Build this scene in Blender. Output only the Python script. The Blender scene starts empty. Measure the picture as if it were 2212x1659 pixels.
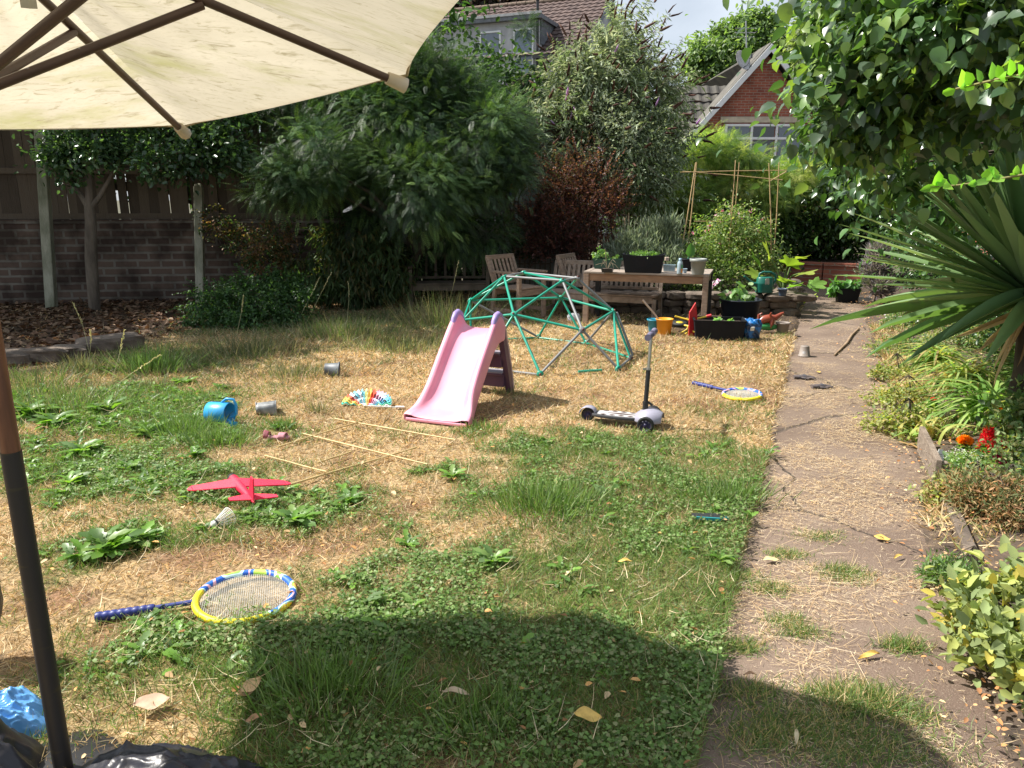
import bpy, math, numpy as np
from mathutils import Matrix, Vector, Euler
rad = math.radians
SC = bpy.context.scene
COL = SC.collection
# ------------------------------------------------------------------ camera, sky, sun, exposure
CAM_H = 1.7
FPX = 1640.0                      # focal length for a 2212 px wide picture
PITCH = math.atan(404 / 1640)
cd = bpy.data.cameras.new('camera'); cam = bpy.data.objects.new('camera', cd); COL.objects.link(cam)
cd.sensor_width = 36; cd.lens = 36 * FPX / 2212; cd.clip_start = 0.05; cd.clip_end = 600
cam.location = (0, 0, CAM_H); cam.rotation_euler = (rad(90) - PITCH, 0, 0)
SC.camera = cam
SUN_DIR = Vector((-1.54, .31, 1.94)).normalized()
elev = math.asin(SUN_DIR.z)
W = bpy.data.worlds.new("World"); SC.world = W; W.use_nodes = True
nt = W.node_tree; nt.nodes.clear()
wo = nt.nodes.new('ShaderNodeOutputWorld'); bg = nt.nodes.new('ShaderNodeBackground')
sky = nt.nodes.new('ShaderNodeTexSky'); sky.sky_type = 'NISHITA'; sky.sun_disc = False
sky.sun_elevation = elev; sky.sun_rotation = math.atan2(SUN_DIR.x, SUN_DIR.y)
sky.air_density = 1.0; sky.dust_density = 1.5; sky.ozone_density = 1.0
tc = nt.nodes.new('ShaderNodeTexCoord'); mp = nt.nodes.new('ShaderNodeMapping'); mp.inputs['Scale'].default_value = (1, 1, 2.6)
nz = nt.nodes.new('ShaderNodeTexNoise'); nz.inputs['Scale'].default_value = 2.2; nz.inputs['Detail'].default_value = 7; nz.inputs['Distortion'].default_value = .4
cr = nt.nodes.new('ShaderNodeValToRGB'); cr.color_ramp.elements[0].position = .38; cr.color_ramp.elements[1].position = .68
mx = nt.nodes.new('ShaderNodeMixRGB'); mx.inputs['Color2'].default_value = (11.5, 12.4, 13.6, 1)
L = nt.links.new
L(tc.outputs['Generated'], mp.inputs['Vector']); L(mp.outputs[0], nz.inputs['Vector']); L(nz.outputs['Fac'], cr.inputs[0])
ma = nt.nodes.new('ShaderNodeMath'); ma.operation = 'MULTIPLY_ADD'; ma.inputs[1].default_value = .55; ma.inputs[2].default_value = .33
L(cr.outputs[0], ma.inputs[0]); L(ma.outputs[0], mx.inputs['Fac']); L(sky.outputs[0], mx.inputs['Color1'])
L(mx.outputs[0], bg.inputs['Color']); bg.inputs['Strength'].default_value = .05; L(bg.outputs[0], wo.inputs['Surface'])
sl = bpy.data.lights.new('sun', 'SUN'); so = bpy.data.objects.new('sun', sl); COL.objects.link(so)
sl.energy = 5.0; sl.angle = rad(.55); sl.color = (1, .95, .87)
so.rotation_euler = SUN_DIR.to_track_quat('Z', 'Y').to_euler()
SC.view_settings.view_transform = 'Standard'; SC.view_settings.look = 'None'
SC.view_settings.exposure = 0.92; SC.view_settings.gamma = 1
SC.render.engine = 'CYCLES'
SC.cycles.max_bounces = 8; SC.cycles.transparent_max_bounces = 12

rng = np.random.default_rng(11)
_c, _s = math.cos(PITCH), math.sin(PITCH)
def ray(px, py):
    u, v = px - 1106, 829.5 - py
    return np.array([u, FPX * _c + v * _s, -FPX * _s + v * _c])
def G(px, py, z=0.0):            # where a sight line meets the level z
    d = ray(px, py); k = (z - CAM_H) / d[2]; return Vector((d[0] * k, d[1] * k, z))
def D(px, py, Y):                # where it meets the distance Y
    d = ray(px, py); k = Y / d[1]; return Vector((d[0] * k, Y, CAM_H + d[2] * k))

# ------------------------------------------------------------------ materials
MATS = {}
def _new(name):
    m = bpy.data.materials.new(name); m.use_nodes = True; n = m.node_tree.nodes; n.clear()
    o = n.new('ShaderNodeOutputMaterial'); return m, n, m.node_tree.links.new, o
def c4(c): return (c[0], c[1], c[2], 1)
def mat(name, col, rough=.6, metal=0, col2=None, nscale=6, lo=.35, hi=.65, bump=0, bscale=40, stretch=(1, 1, 1), coat=0, sheen=0, spec=.5, wave=None, detail=5):
    """principled surface whose colour is broken up by noise"""
    if name in MATS: return MATS[name]
    m, n, l, o = _new(name); b = n.new('ShaderNodeBsdfPrincipled'); l(b.outputs[0], o.inputs[0])
    b.inputs['Roughness'].default_value = rough; b.inputs['Metallic'].default_value = metal
    b.inputs['Specular IOR Level'].default_value = spec; b.inputs['Coat Weight'].default_value = coat
    b.inputs['Base Color'].default_value = c4(col)
    t = n.new('ShaderNodeTexCoord'); p = n.new('ShaderNodeMapping'); p.inputs['Scale'].default_value = stretch
    l(t.outputs['Object'], p.inputs['Vector'])
    if col2 is None: col2 = [x * .72 for x in col]
    z = n.new('ShaderNodeTexNoise'); z.inputs['Scale'].default_value = nscale; z.inputs['Detail'].default_value = detail
    r = n.new('ShaderNodeMapRange'); r.inputs['From Min'].default_value = lo; r.inputs['From Max'].default_value = hi
    x = n.new('ShaderNodeMixRGB'); x.inputs['Color1'].default_value = c4(col); x.inputs['Color2'].default_value = c4(col2)
    l(p.outputs[0], z.inputs['Vector']); l(z.outputs['Fac'], r.inputs['Value']); l(r.outputs[0], x.inputs['Fac']); l(x.outputs[0], b.inputs['Base Color'])
    if bump:
        q = n.new('ShaderNodeTexNoise'); q.inputs['Scale'].default_value = bscale; q.inputs['Detail'].default_value = 6
        u = n.new('ShaderNodeBump'); u.inputs['Strength'].default_value = bump; u.inputs['Distance'].default_value = .02
        l(p.outputs[0], q.inputs['Vector']); l(q.outputs['Fac'], u.inputs['Height']); l(u.outputs[0], b.inputs['Normal'])
    MATS[name] = m; return m
def leafmat(name, rough=.5, trans=.45, spec=.4, tt=(1.25, 1.35, .5)):
    """leaf: colour carried by each leaf (attribute Col), lets some light through"""
    if name in MATS: return MATS[name]
    m, n, l, o = _new(name); b = n.new('ShaderNodeBsdfPrincipled'); a = n.new('ShaderNodeAttribute'); a.attribute_name = 'Col'
    b.inputs['Roughness'].default_value = rough; b.inputs['Specular IOR Level'].default_value = spec
    l(a.outputs['Color'], b.inputs['Base Color'])
    if trans:
        t = n.new('ShaderNodeBsdfTranslucent'); k = n.new('ShaderNodeMixRGB'); k.blend_type = 'MULTIPLY'; k.inputs['Fac'].default_value = 1
        k.inputs['Color2'].default_value = c4([x * 1.5 for x in tt]); l(a.outputs['Color'], k.inputs['Color1']); l(k.outputs[0], t.inputs['Color'])
        s = n.new('ShaderNodeMixShader'); s.inputs[0].default_value = trans; l(b.outputs[0], s.inputs[1]); l(t.outputs[0], s.inputs[2]); l(s.outputs[0], o.inputs[0])
    else: l(b.outputs[0], o.inputs[0])
    MATS[name] = m; return m
def brickmat(name, c1, c2, mortar, scale=1.0, stain=None, msize=.012):
    m, n, l, o = _new(name); b = n.new('ShaderNodeBsdfPrincipled'); l(b.outputs[0], o.inputs[0]); b.inputs['Roughness'].default_value = .9
    t = n.new('ShaderNodeTexCoord'); s = n.new('ShaderNodeSeparateXYZ'); a = n.new('ShaderNodeMath'); k = n.new('ShaderNodeCombineXYZ')
    l(t.outputs['Object'], s.inputs[0]); l(s.outputs[0], a.inputs[0]); l(s.outputs[1], a.inputs[1]); l(a.outputs[0], k.inputs[0]); l(s.outputs[2], k.inputs[1])
    d = n.new('ShaderNodeTexNoise'); d.inputs['Scale'].default_value = 9; vm = n.new('ShaderNodeVectorMath'); vm.operation = 'MULTIPLY_ADD'
    vm.inputs[1].default_value = (.016, .016, 0); l(d.outputs['Color'], vm.inputs[0]); l(k.outputs[0], vm.inputs[2]); l(t.outputs['Object'], d.inputs['Vector'])
    q = n.new('ShaderNodeTexBrick'); q.inputs['Scale'].default_value = 1; q.inputs['Brick Width'].default_value = .225 * scale; q.inputs['Row Height'].default_value = .075 * scale
    q.inputs['Mortar Size'].default_value = msize * scale * .6; q.inputs['Mortar Smooth'].default_value = .3
    q.inputs['Color1'].default_value = c4(c1); q.inputs['Color2'].default_value = c4(c2); q.inputs['Mortar'].default_value = c4(mortar)
    l(vm.outputs[0], q.inputs['Vector'])
    z = n.new('ShaderNodeTexNoise'); z.inputs['Scale'].default_value = 2.3; z.inputs['Detail'].default_value = 8
    r = n.new('ShaderNodeMapRange'); r.inputs['From Min'].default_value = .42; r.inputs['From Max'].default_value = .62
    l(t.outputs['Object'], z.inputs['Vector']); l(z.outputs['Fac'], r.inputs['Value'])
    x = n.new('ShaderNodeMixRGB'); x.blend_type = 'MULTIPLY'; l(r.outputs[0], x.inputs['Fac']); l(q.outputs['Color'], x.inputs['Color1'])
    x.inputs['Color2'].default_value = c4(stain or (.75, .75, .75)); l(x.outputs[0], b.inputs['Base Color'])
    u = n.new('ShaderNodeBump'); u.inputs['Strength'].default_value = .6; u.inputs['Distance'].default_value = .01; u.invert = True
    l(q.outputs['Fac'], u.inputs['Height']); l(u.outputs[0], b.inputs['Normal']); MATS[name] = m; return m

# ------------------------------------------------------------------ mesh helpers
def tag(o, label=None, cat=None, group=None, kind=None):
    if label: o['label'] = label
    if cat: o['category'] = cat
    if group: o['group'] = group
    if kind: o['kind'] = kind
    return o
def thing(name, label, cat, loc=(0, 0, 0), rotz=0, group=None):
    o = bpy.data.objects.new(name, None); COL.objects.link(o); o.location = loc; o.rotation_euler = (0, 0, rotz); o.empty_display_size = .1
    return tag(o, label, cat, group)
def link(name, me, m, parent=None):
    o = bpy.data.objects.new(name, me); COL.objects.link(o); o.parent = parent
    for x in (m if isinstance(m, (list, tuple)) else [m]): me.materials.append(x)
    return o
def arr_mesh(name, V, faces, m, parent=None, col=None, smooth=False):
    """faces: list of int arrays (n,k)"""
    V = np.asarray(V, np.float32); me = bpy.data.meshes.new(name)
    me.vertices.add(len(V)); me.vertices.foreach_set('co', V.ravel())
    loops = np.concatenate([f.ravel() for f in faces]).astype(np.int32)
    tot = np.concatenate([np.full(len(f), f.shape[1]) for f in faces]).astype(np.int32)
    st = np.concatenate([[0], np.cumsum(tot)[:-1]]).astype(np.int32)
    me.loops.add(len(loops)); me.loops.foreach_set('vertex_index', loops)
    me.polygons.add(len(tot)); me.polygons.foreach_set('loop_start', st)
    try: me.polygons.foreach_set('loop_total', tot)
    except Exception: pass
    if smooth: me.polygons.foreach_set('use_smooth', np.ones(len(tot), bool))
    me.update(calc_edges=True)
    if col is not None:
        a = me.color_attributes.new('Col', 'FLOAT_COLOR', 'POINT')
        c = np.ones((len(V), 4), np.float32); c[:, :3] = col; a.data.foreach_set('color', c.ravel())
    return link(name, me, m, parent)
class MB:
    def __init__(s): s.v = []; s.f = []; s.sm = []; s.mi = []
    def add(s, V, F, M=None, smooth=False, mi=0):
        o = len(s.v)
        for p in V:
            p = Vector(p); s.v.append(tuple(M @ p) if M is not None else tuple(p))
        for f in F: s.f.append(tuple(i + o for i in f)); s.sm.append(smooth); s.mi.append(mi)
        return s
    def box(s, c, d, M=None, rot=None, mi=0, taper=1.0):
        x, y, z = d[0] / 2, d[1] / 2, d[2] / 2
        V = [Vector((sx * x * (taper if sz > 0 else 1), sy * y * (taper if sz > 0 else 1), sz * z)) for sz in (-1, 1) for sy in (-1, 1) for sx in (-1, 1)]
        R = Matrix.Translation(c) @ (Euler(rot).to_matrix().to_4x4() if rot else Matrix.Identity(4))
        if M is not None: R = M @ R
        return s.add(V, [(0, 2, 3, 1), (4, 5, 7, 6), (0, 1, 5, 4), (1, 3, 7, 5), (3, 2, 6, 7), (2, 0, 4, 6)], R, mi=mi)
    def beam(s, a, b, w, t, up=(0, 0, 1), mi=0):
        a, b = Vector(a), Vector(b); y = (b - a); Ln = y.length; y.normalize(); x = y.cross(Vector(up))
        if x.length < 1e-4: x = y.cross(Vector((1, 0, 0)))
        x.normalize(); z = x.cross(y); M = Matrix((x, y, z)).transposed().to_4x4(); M.translation = (a + b) / 2
        return s.box((0, 0, 0), (w, Ln, t), M, mi=mi)
    def tube(s, pts, r, n=8, closed=False, mi=0, flat=None, smooth=True):
        pts = [Vector(p) for p in pts]; m = len(pts); rs = r if isinstance(r, (list, tuple, np.ndarray)) else [r] * m
        V = []; F = []; prev = None
        for i, p in enumerate(pts):
            t = (pts[(i + 1) % m] - pts[i - 1]) if closed else (pts[min(i + 1, m - 1)] - pts[max(i - 1, 0)])
            if t.length < 1e-7: t = Vector((0, 0, 1))
            t.normalize()
            if prev is None: a = t.orthogonal().normalized()
            else:
                a = prev - t * prev.dot(t)
                a = a.normalized() if a.length > 1e-5 else t.orthogonal().normalized()
            prev = a; b = t.cross(a)
            for k in range(n):
                w = 2 * math.pi * k / n; V.append(p + (a * math.cos(w) + b * math.sin(w)) * rs[i])
        for i in range(m if closed else m - 1):
            j = (i + 1) % m
            for k in range(n): F.append((i * n + k, i * n + (k + 1) % n, j * n + (k + 1) % n, j * n + k))
        s.add(V, F, smooth=smooth, mi=mi)
        if not closed: s.add(V[:n], [tuple(range(n))[::-1]], mi=mi); s.add(V[-n:], [tuple(range(n))], mi=mi)
        return s
    def lathe(s, prof, n=24, M=None, mi=0, wob=0, sq=1.0):
        V = []; F = []
        for r, z in prof:
            for k in range(n):
                w = 2 * math.pi * k / n; q = 1 + wob * math.sin(3 * w + z * 40)
                V.append((r * q * math.cos(w), r * q * math.sin(w) * sq, z))
        for i in range(len(prof) - 1):
            for k in range(n): F.append((i * n + k, i * n + (k + 1) % n, (i + 1) * n + (k + 1) % n, (i + 1) * n + k))
        return s.add(V, F, M, smooth=True, mi=mi)
    def grid(s, fn, nu, nv, M=None, smooth=True, mi=0, wrap=False):
        V = [fn(i / nu, j / nv) for j in range(nv + 1) for i in range(nu + (0 if wrap else 1))]; w = nu if wrap else nu + 1
        F = [(j * w + i, j * w + (i + 1) % w, (j + 1) * w + (i + 1) % w, (j + 1) * w + i) for j in range(nv) for i in range(nu)]
        return s.add(V, F, M, smooth, mi)
    def prism(s, out, z0, z1, M=None, mi=0, smooth=False):
        n = len(out); V = [(x, y, z0) for x, y in out] + [(x, y, z1) for x, y in out]
        return s.add(V, [tuple(range(n))[::-1], tuple(range(n, 2 * n))] + [(i, (i + 1) % n, n + (i + 1) % n, n + i) for i in range(n)], M, mi=mi)
    def rock(s, c, d, seed=0, rz=0, n=10, mi=0, pw=.55, amp=.12):
        r = np.random.default_rng(seed); ph = r.uniform(0, 6, 9); V = []; F = []; m = 7
        for j in range(m + 1):
            th = math.pi * j / m
            for k in range(n):
                w = 2 * math.pi * k / n; x, y, z = math.sin(th) * math.cos(w), math.sin(th) * math.sin(w), math.cos(th)
                q = [math.copysign(abs(t) ** pw, t) for t in (x, y, z)]
                g = 1 + amp * (math.sin(3 * x + ph[0]) + math.sin(4 * y + ph[1] + 2 * z) + .6 * math.sin(7 * z + 5 * x + ph[2]))
                V.append((q[0] * d[0] / 2 * g, q[1] * d[1] / 2 * g, q[2] * d[2] / 2 * (1 + .5 * (g - 1))))
        for j in range(m):
            for k in range(n): F.append((j * n + k, (j + 1) * n + k, (j + 1) * n + (k + 1) % n, j * n + (k + 1) % n))
        return s.add(V, F, Matrix.Translation(c) @ Matrix.Rotation(rz, 4, 'Z'), smooth=False, mi=mi)
    def build(s, name, m, parent=None, bevel=0, sub=0, solid=0, weld=False):
        me = bpy.data.meshes.new(name); me.from_pydata(s.v, [], s.f); me.polygons.foreach_set('use_smooth', s.sm); me.polygons.foreach_set('material_index', s.mi); me.update()
        o = link(name, me, m, parent)
        if weld: q = o.modifiers.new('w', 'WELD'); q.merge_threshold = .0005
        if solid: q = o.modifiers.new('s', 'SOLIDIFY'); q.thickness = solid; q.offset = 0
        if bevel: q = o.modifiers.new('b', 'BEVEL'); q.width = bevel; q.segments = 2; q.limit_method = 'ANGLE'
        if sub: q = o.modifiers.new('u', 'SUBSURF'); q.levels = sub; q.render_levels = sub
        return o
def copy_tree(o, parent=None):
    c = o.copy(); COL.objects.link(c); c.parent = parent
    for ch in [k for k in bpy.data.objects if k.parent == o]: copy_tree(ch, c)
    return c

# ------------------------------------------------------------------ leaves, blades, scatter
def unit(a): return a / np.maximum(np.linalg.norm(a, axis=-1, keepdims=True), 1e-9)
T_DIA = (np.array([[0, 0, 0], [-.3, .45, .07], [0, 1, -.08], [.3, .45, .07]]), [np.array([[0, 1, 2], [0, 2, 3]])])
T_OVAL = (np.array([[0, 0, 0], [-.3, .28, .08], [-.24, .7, .05], [0, 1, -.12], [.24, .7, .05], [.3, .28, .08]]), [np.array([[0, 1, 2, 3], [0, 3, 4, 5]])])
T_HEART = (np.array([[0, 0, 0], [-.3, -.06, .05], [-.45, .22, .1], [-.36, .6, .05], [0, 1.05, -.16], [.36, .6, .05], [.45, .22, .1], [.3, -.06, .05], [0, .5, 0]]), [np.array([[0, 1, 2, 8], [8, 2, 3, 4], [0, 8, 6, 7], [8, 4, 5, 6]])])
T_NAR = (np.array([[0, 0, 0], [-.085, .4, .02], [0, 1, -.22], [.085, .4, .02]]), [np.array([[0, 1, 2], [0, 2, 3]])])
T_BLADE = (np.array([[-.028, 0, 0], [.028, 0, 0], [-.022, .5, .05], [.022, .5, .05], [0, 1, .3]]), [np.array([[0, 1, 3, 2]]), np.array([[2, 3, 4]])])
def _frond(n=10, wl=.2):
    V = [[-.008, 0, 0], [.008, 0, 0], [0, 1, -.18]]; R = [[0, 1, 2]]; F = []
    for i in range(n):
        t = .10 + .88 * i / (n - 1); w = wl * math.sin(math.pi * (.15 + .8 * t)) ** .7; z = -.18 * t * t
        for s in (-1, 1): o = len(V); V += [[0, t - .005, z], [s * w * .55, t + .008, z + .02], [s * w, t + .05, z - .03], [s * w * .5, t + .042, z + .01]]; F.append([o, o + 1, o + 2, o + 3])
    return np.array(V), [np.array(R), np.array(F)]
T_FROND = _frond()
def _serr():
    V = [[0, 0, 0]]; L_ = [(-.05, .1), (-.13, .2), (-.07, .27), (-.17, .4), (-.09, .46), (-.19, .62), (-.11, .68), (-.15, .84), (0, 1)]
    V += [[x, y, .05 + .1 * math.sin(3 * y) - .25 * y * y] for x, y in L_]; n = len(L_)
    V += [[-x, y, .05 + .1 * math.sin(3 * y) - .25 * y * y] for x, y in L_[:-1]]
    V += [[0, y, .1 * math.sin(3 * y) - .25 * y * y] for y in (.27, .46, .68)]
    a, b, c = n + n, n + n + 1, n + n + 2; R = n + 1
    F = [[0, 1, 2, 3], [0, 3, a, a], [a, 3, 4, 5], [a, 5, b, b], [b, 5, 6, 7], [b, 7, c, c], [c, 7, 8, 9]]
    F += [[0, R + 2, R + 1, R], [0, a, a, R + 2], [a, R + 4, R + 3, R + 2], [a, b, b, R + 4], [b, R + 6, R + 5, R + 4], [b, c, c, R + 6], [c, 9, R + 7, R + 6]]
    q = np.array([f for f in F if len(set(f)) == 4]); t = np.array([[f[0], f[1], f[2]] if f[2] == f[3] else [f[0], f[1], f[3]] for f in F if len(set(f)) == 3])
    return np.array(V), [q, t]
T_SERR = _serr()
def rdir(n, r=None): return unit((r or rng).normal(size=(n, 3)))
def scatter(T, P, A, N, S, pal=None, jit=.25, colors=None):
    """put template T at points P: along A, facing N, scale S -> verts, faces, colours"""
    V, Fs = T; n = len(P); A = unit(A); N = unit(N - A * (N * A).sum(1, keepdims=True)); Bx = np.cross(A, N)
    S = np.broadcast_to(np.asarray(S, float), (n,)) if np.ndim(S) < 2 else S
    S3 = S if np.ndim(S) == 2 else np.stack([S, S, S], 1)
    out = (P[:, None, :] + V[None, :, 0:1] * (Bx * S3[:, 0:1])[:, None, :] + V[None, :, 1:2] * (A * S3[:, 1:2])[:, None, :] + V[None, :, 2:3] * (N * S3[:, 2:3])[:, None, :])
    k = len(V); off = (np.arange(n) * k)[:, None, None]
    faces = [(f[None] + off).reshape(-1, f.shape[1]) for f in Fs]
    if colors is None:
        pal = np.asarray(pal); colors = pal[rng.integers(0, len(pal), n)] * rng.uniform(1 - jit, 1 + jit, (n, 1))
    return out.reshape(-1, 3), faces, np.repeat(colors, k, 0)
def merge(parts):
    V = []; F = {}; C = []; o = 0
    for v, fs, c in parts:
        V.append(v); C.append(c)
        for f in fs: F.setdefault(f.shape[1], []).append(f + o)
        o += len(v)
    return np.concatenate(V), [np.concatenate(x) for x in F.values()], np.concatenate(C)
def cloud(blobs, n, cs=.16, cl=60, shell=.45):
    """points in clumps spread over ellipsoids (x,y,z,rx,ry,rz)"""
    b = np.asarray(blobs, float); w = (b[:, 3] * b[:, 4] * b[:, 5]) ** .67; w /= w.sum(); nc = max(int(cl), len(b))
    bi = rng.choice(len(b), nc, p=w); d = rdir(nc); r = rng.uniform(shell, 1.0, (nc, 1)) ** .8
    Cc = b[bi, :3] + d * r * b[bi, 3:6]; sc = b[bi, 3:6].mean(1)
    wt = rng.uniform(.4, 1.6, nc) * sc; wt /= wt.sum(); ci = rng.choice(nc, n, p=wt)
    P = Cc[ci] + rng.normal(size=(n, 3)) * np.array([1, 1, .75]) * (cs * sc[ci])[:, None] * rng.uniform(.6, 1.5, (n, 1))
    O = unit(unit(P - Cc[ci]) + .8 * d[ci]); return P, O, Cc, ci
def foliage(name, parent, blobs, n, T, size, pal, m, cs=.2, cl=60, droop=.5, outw=.6, rand=.8, up=.8, shell=.45, jit=.25, clump=.22, wide=1, minz=None, sj=.3):
    P, O, Cc, ci = cloud(blobs, n, cs, cl, shell)
    A = O * outw + rdir(n) * rand + np.array([0, 0, -droop]); N = np.array([0, 0, up]) + rdir(n) * .6 + O * .3
    pal = np.asarray(pal); cc = rng.uniform(1 - clump, 1 + clump, (len(Cc), 1)); ip = rng.integers(0, len(pal), len(Cc))
    pick = np.where(rng.random(n) < .5, ip[ci], rng.integers(0, len(pal), n))
    col = pal[pick] * rng.uniform(1 - jit, 1 + jit, (n, 1)) * cc[ci]
    S = size * rng.uniform(1 - sj, 1 + sj, n); S = np.stack([S * wide, S, S], 1)
    if minz is not None: k = P[:, 2] > minz; P, A, N, S, col = P[k], A[k], N[k], S[k], col[k]
    v, f, c = scatter(T, P, A, N, S, colors=col)
    return arr_mesh(name, v, f, m, parent, c), Cc
def shoots(name, parent, blobs, ns, per, L_, T, size, pal, m, up=.6, r0=.55, spread=.5, jit=.3, arch=.3, droop=.2, tip=None, clump=.25, sj=.3, wide=1):
    b = np.asarray(blobs, float); w = (b[:, 3] * b[:, 4] * b[:, 5]) ** .67; w /= w.sum(); bi = rng.choice(len(b), ns, p=w); d = rdir(ns)
    P0 = b[bi, :3] + d * b[bi, 3:6] * rng.uniform(r0 - .3, r0 + .1, (ns, 1)); A0 = unit(d + np.array([0, 0, up]) + rdir(ns) * spread); Ls = L_ * rng.uniform(.6, 1.3, ns)
    t = np.tile(np.linspace(.05, 1, per), ns); k = np.repeat(np.arange(ns), per); t = np.clip(t + rng.normal(size=len(t)) * .02, 0, 1)
    P = P0[k] + A0[k] * (Ls[k] * t)[:, None]; P[:, 2] -= arch * Ls[k] * t ** 2.2; n = len(k)
    side = unit(np.cross(A0[k], rdir(n))); A = side * .8 + A0[k] * .6 + np.array([0, 0, -droop]); pal = np.asarray(pal); ip = rng.integers(0, len(pal), ns)
    pick = np.where(rng.random(n) < .6, ip[k], rng.integers(0, len(pal), n)); col = pal[pick] * rng.uniform(1 - jit, 1 + jit, (n, 1)) * rng.uniform(1 - clump, 1 + clump, (ns, 1))[k]
    S = size * rng.uniform(1 - sj, 1 + sj, n) * (1.1 - .5 * t); v, f, c = scatter(T, P, A, np.array([0, 0, 1.]) + rdir(n) * .8, np.stack([S * wide, S, S], 1), colors=col)
    o = arr_mesh(name, v, f, m, parent, c); E_ = P0 + A0 * Ls[:, None]; E_[:, 2] -= arch * Ls; return o, P0, E_, A0
def limbs(mb, base, targets, r0, split=.45, n=7):
    base = Vector(base)
    for t in targets:
        t = Vector(t); L_ = (t - base).length; pts = [base]; 
        for q in (.3, .6, .85): pts.append(base.lerp(t, q) + Vector(rng.normal(size=3)) * L_ * .04 + Vector((0, 0, L_ * .07 * math.sin(q * 3.1))))
        pts.append(t); mb.tube(pts, [r0, r0 * .7, r0 * .45, r0 * .28, r0 * .1], n)
def Bl(px, py, Y, rx, ry, rz): p = D(px, py, Y); return (p.x, p.y, p.z, rx, ry, rz)
# smooth value noise
_tab = np.random.default_rng(5).random((64, 64))
def vnoise(x, y, s=1.0):
    x = np.asarray(x) * s + 13.7; y = np.asarray(y) * s + 7.3; i = np.floor(x).astype(int); j = np.floor(y).astype(int); u = x - i; v = y - j
    u = u * u * (3 - 2 * u); v = v * v * (3 - 2 * v); t = lambda a, b: _tab[a % 64, b % 64]
    return (t(i, j) * (1 - u) + t(i + 1, j) * u) * (1 - v) + (t(i, j + 1) * (1 - u) + t(i + 1, j + 1) * u) * v
def fbm(x, y, s=1.0): return .5 * vnoise(x, y, s) + .3 * vnoise(x, y, s * 2.1) + .2 * vnoise(x, y, s * 4.3)

# ================================================================== THE SETTING
def xl(y): return .405 * y - .243 + .10 * (fbm(y, 0, 1.3) - .5)          # left edge of the path
def xr(y): return .405 * y + .70 + .16 * (fbm(y, 5, 1.1) - .5)
LZ = .035
def lawn_z(x, y): return LZ + .05 * (fbm(x, y, .9) - .5) + .03 * (fbm(x + 9, y, 4) - .5)
# ground sheet out to the horizon
MB().grid(lambda u, v: ((u - .5) * 500, (v - .2) * 500, -.03), 4, 4).build('ground', mat('earth', (.10, .075, .05), .95, col2=(.06, .07, .03), nscale=.6, bump=.4, bscale=8))
tag(bpy.data.objects['ground'], kind='structure')
# path
def f_path(u, v):
    y = .8 + v * 15.4; a, b = float(xl(y)) - .25, float(xr(y)) + .05
    return (a + (b - a) * u, y, .002 + .008 * (float(fbm(u * 3, y, 1.5)) - .5) - (.02 if u in (0, 1) else 0))
def pathmat():
    m, n, l, o = _new('old_asphalt'); b = n.new('ShaderNodeBsdfPrincipled'); l(b.outputs[0], o.inputs[0]); b.inputs['Roughness'].default_value = .92
    t = n.new('ShaderNodeTexCoord')
    def noise(sc, de=6): z = n.new('ShaderNodeTexNoise'); z.inputs['Scale'].default_value = sc; z.inputs['Detail'].default_value = de; l(t.outputs['Object'], z.inputs['Vector']); return z
    def mixc(fac, a, c, ty='MIX'):
        x = n.new('ShaderNodeMixRGB'); x.blend_type = ty
        for k, q in (('Fac', fac), ('Color1', a), ('Color2', c)):
            if isinstance(q, (tuple, float)): x.inputs[k].default_value = q
            else: l(q, x.inputs[k])
        return x.outputs[0]
    def rng_(v, a, c): r = n.new('ShaderNodeMapRange'); r.inputs['From Min'].default_value = a; r.inputs['From Max'].default_value = c; l(v, r.inputs['Value']); return r.outputs[0]
    base = mixc(rng_(noise(1.6).outputs['Fac'], .35, .65), (.135, .092, .068, 1), (.20, .145, .108, 1))
    spk = n.new('ShaderNodeTexVoronoi'); spk.inputs['Scale'].default_value = 150; l(t.outputs['Object'], spk.inputs['Vector'])
    c1 = mixc(rng_(spk.outputs['Distance'], .28, .1), base, (.34, .28, .21, 1))
    v2 = n.new('ShaderNodeTexVoronoi'); v2.feature = 'DISTANCE_TO_EDGE'; v2.inputs['Scale'].default_value = .42
    w = n.new('ShaderNodeVectorMath'); w.operation = 'MULTIPLY_ADD'; w.inputs[1].default_value = (.35, .35, 0); l(noise(3).outputs['Color'], w.inputs[0]); l(t.outputs['Object'], w.inputs[2]); l(w.outputs[0], v2.inputs['Vector'])
    ck = rng_(v2.outputs['Distance'], .0065, .0015)
    c2 = mixc(ck, c1, (.075, .055, .042, 1)); l(c2, b.inputs['Base Color'])
    u = n.new('ShaderNodeBump'); u.inputs['Strength'].default_value = .7; u.inputs['Distance'].default_value = .006
    a = n.new('ShaderNodeMath'); a.operation = 'MULTIPLY_ADD'; a.inputs[1].default_value = -3; l(ck, a.inputs[0]); l(noise(120, 3).outputs['Fac'], a.inputs[2]); l(a.outputs[0], u.inputs['Height']); l(u.outputs[0], b.inputs['Normal'])
    return m
tag(MB().grid(f_path, 10, 120).build('path', pathmat()), kind='structure')

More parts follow.
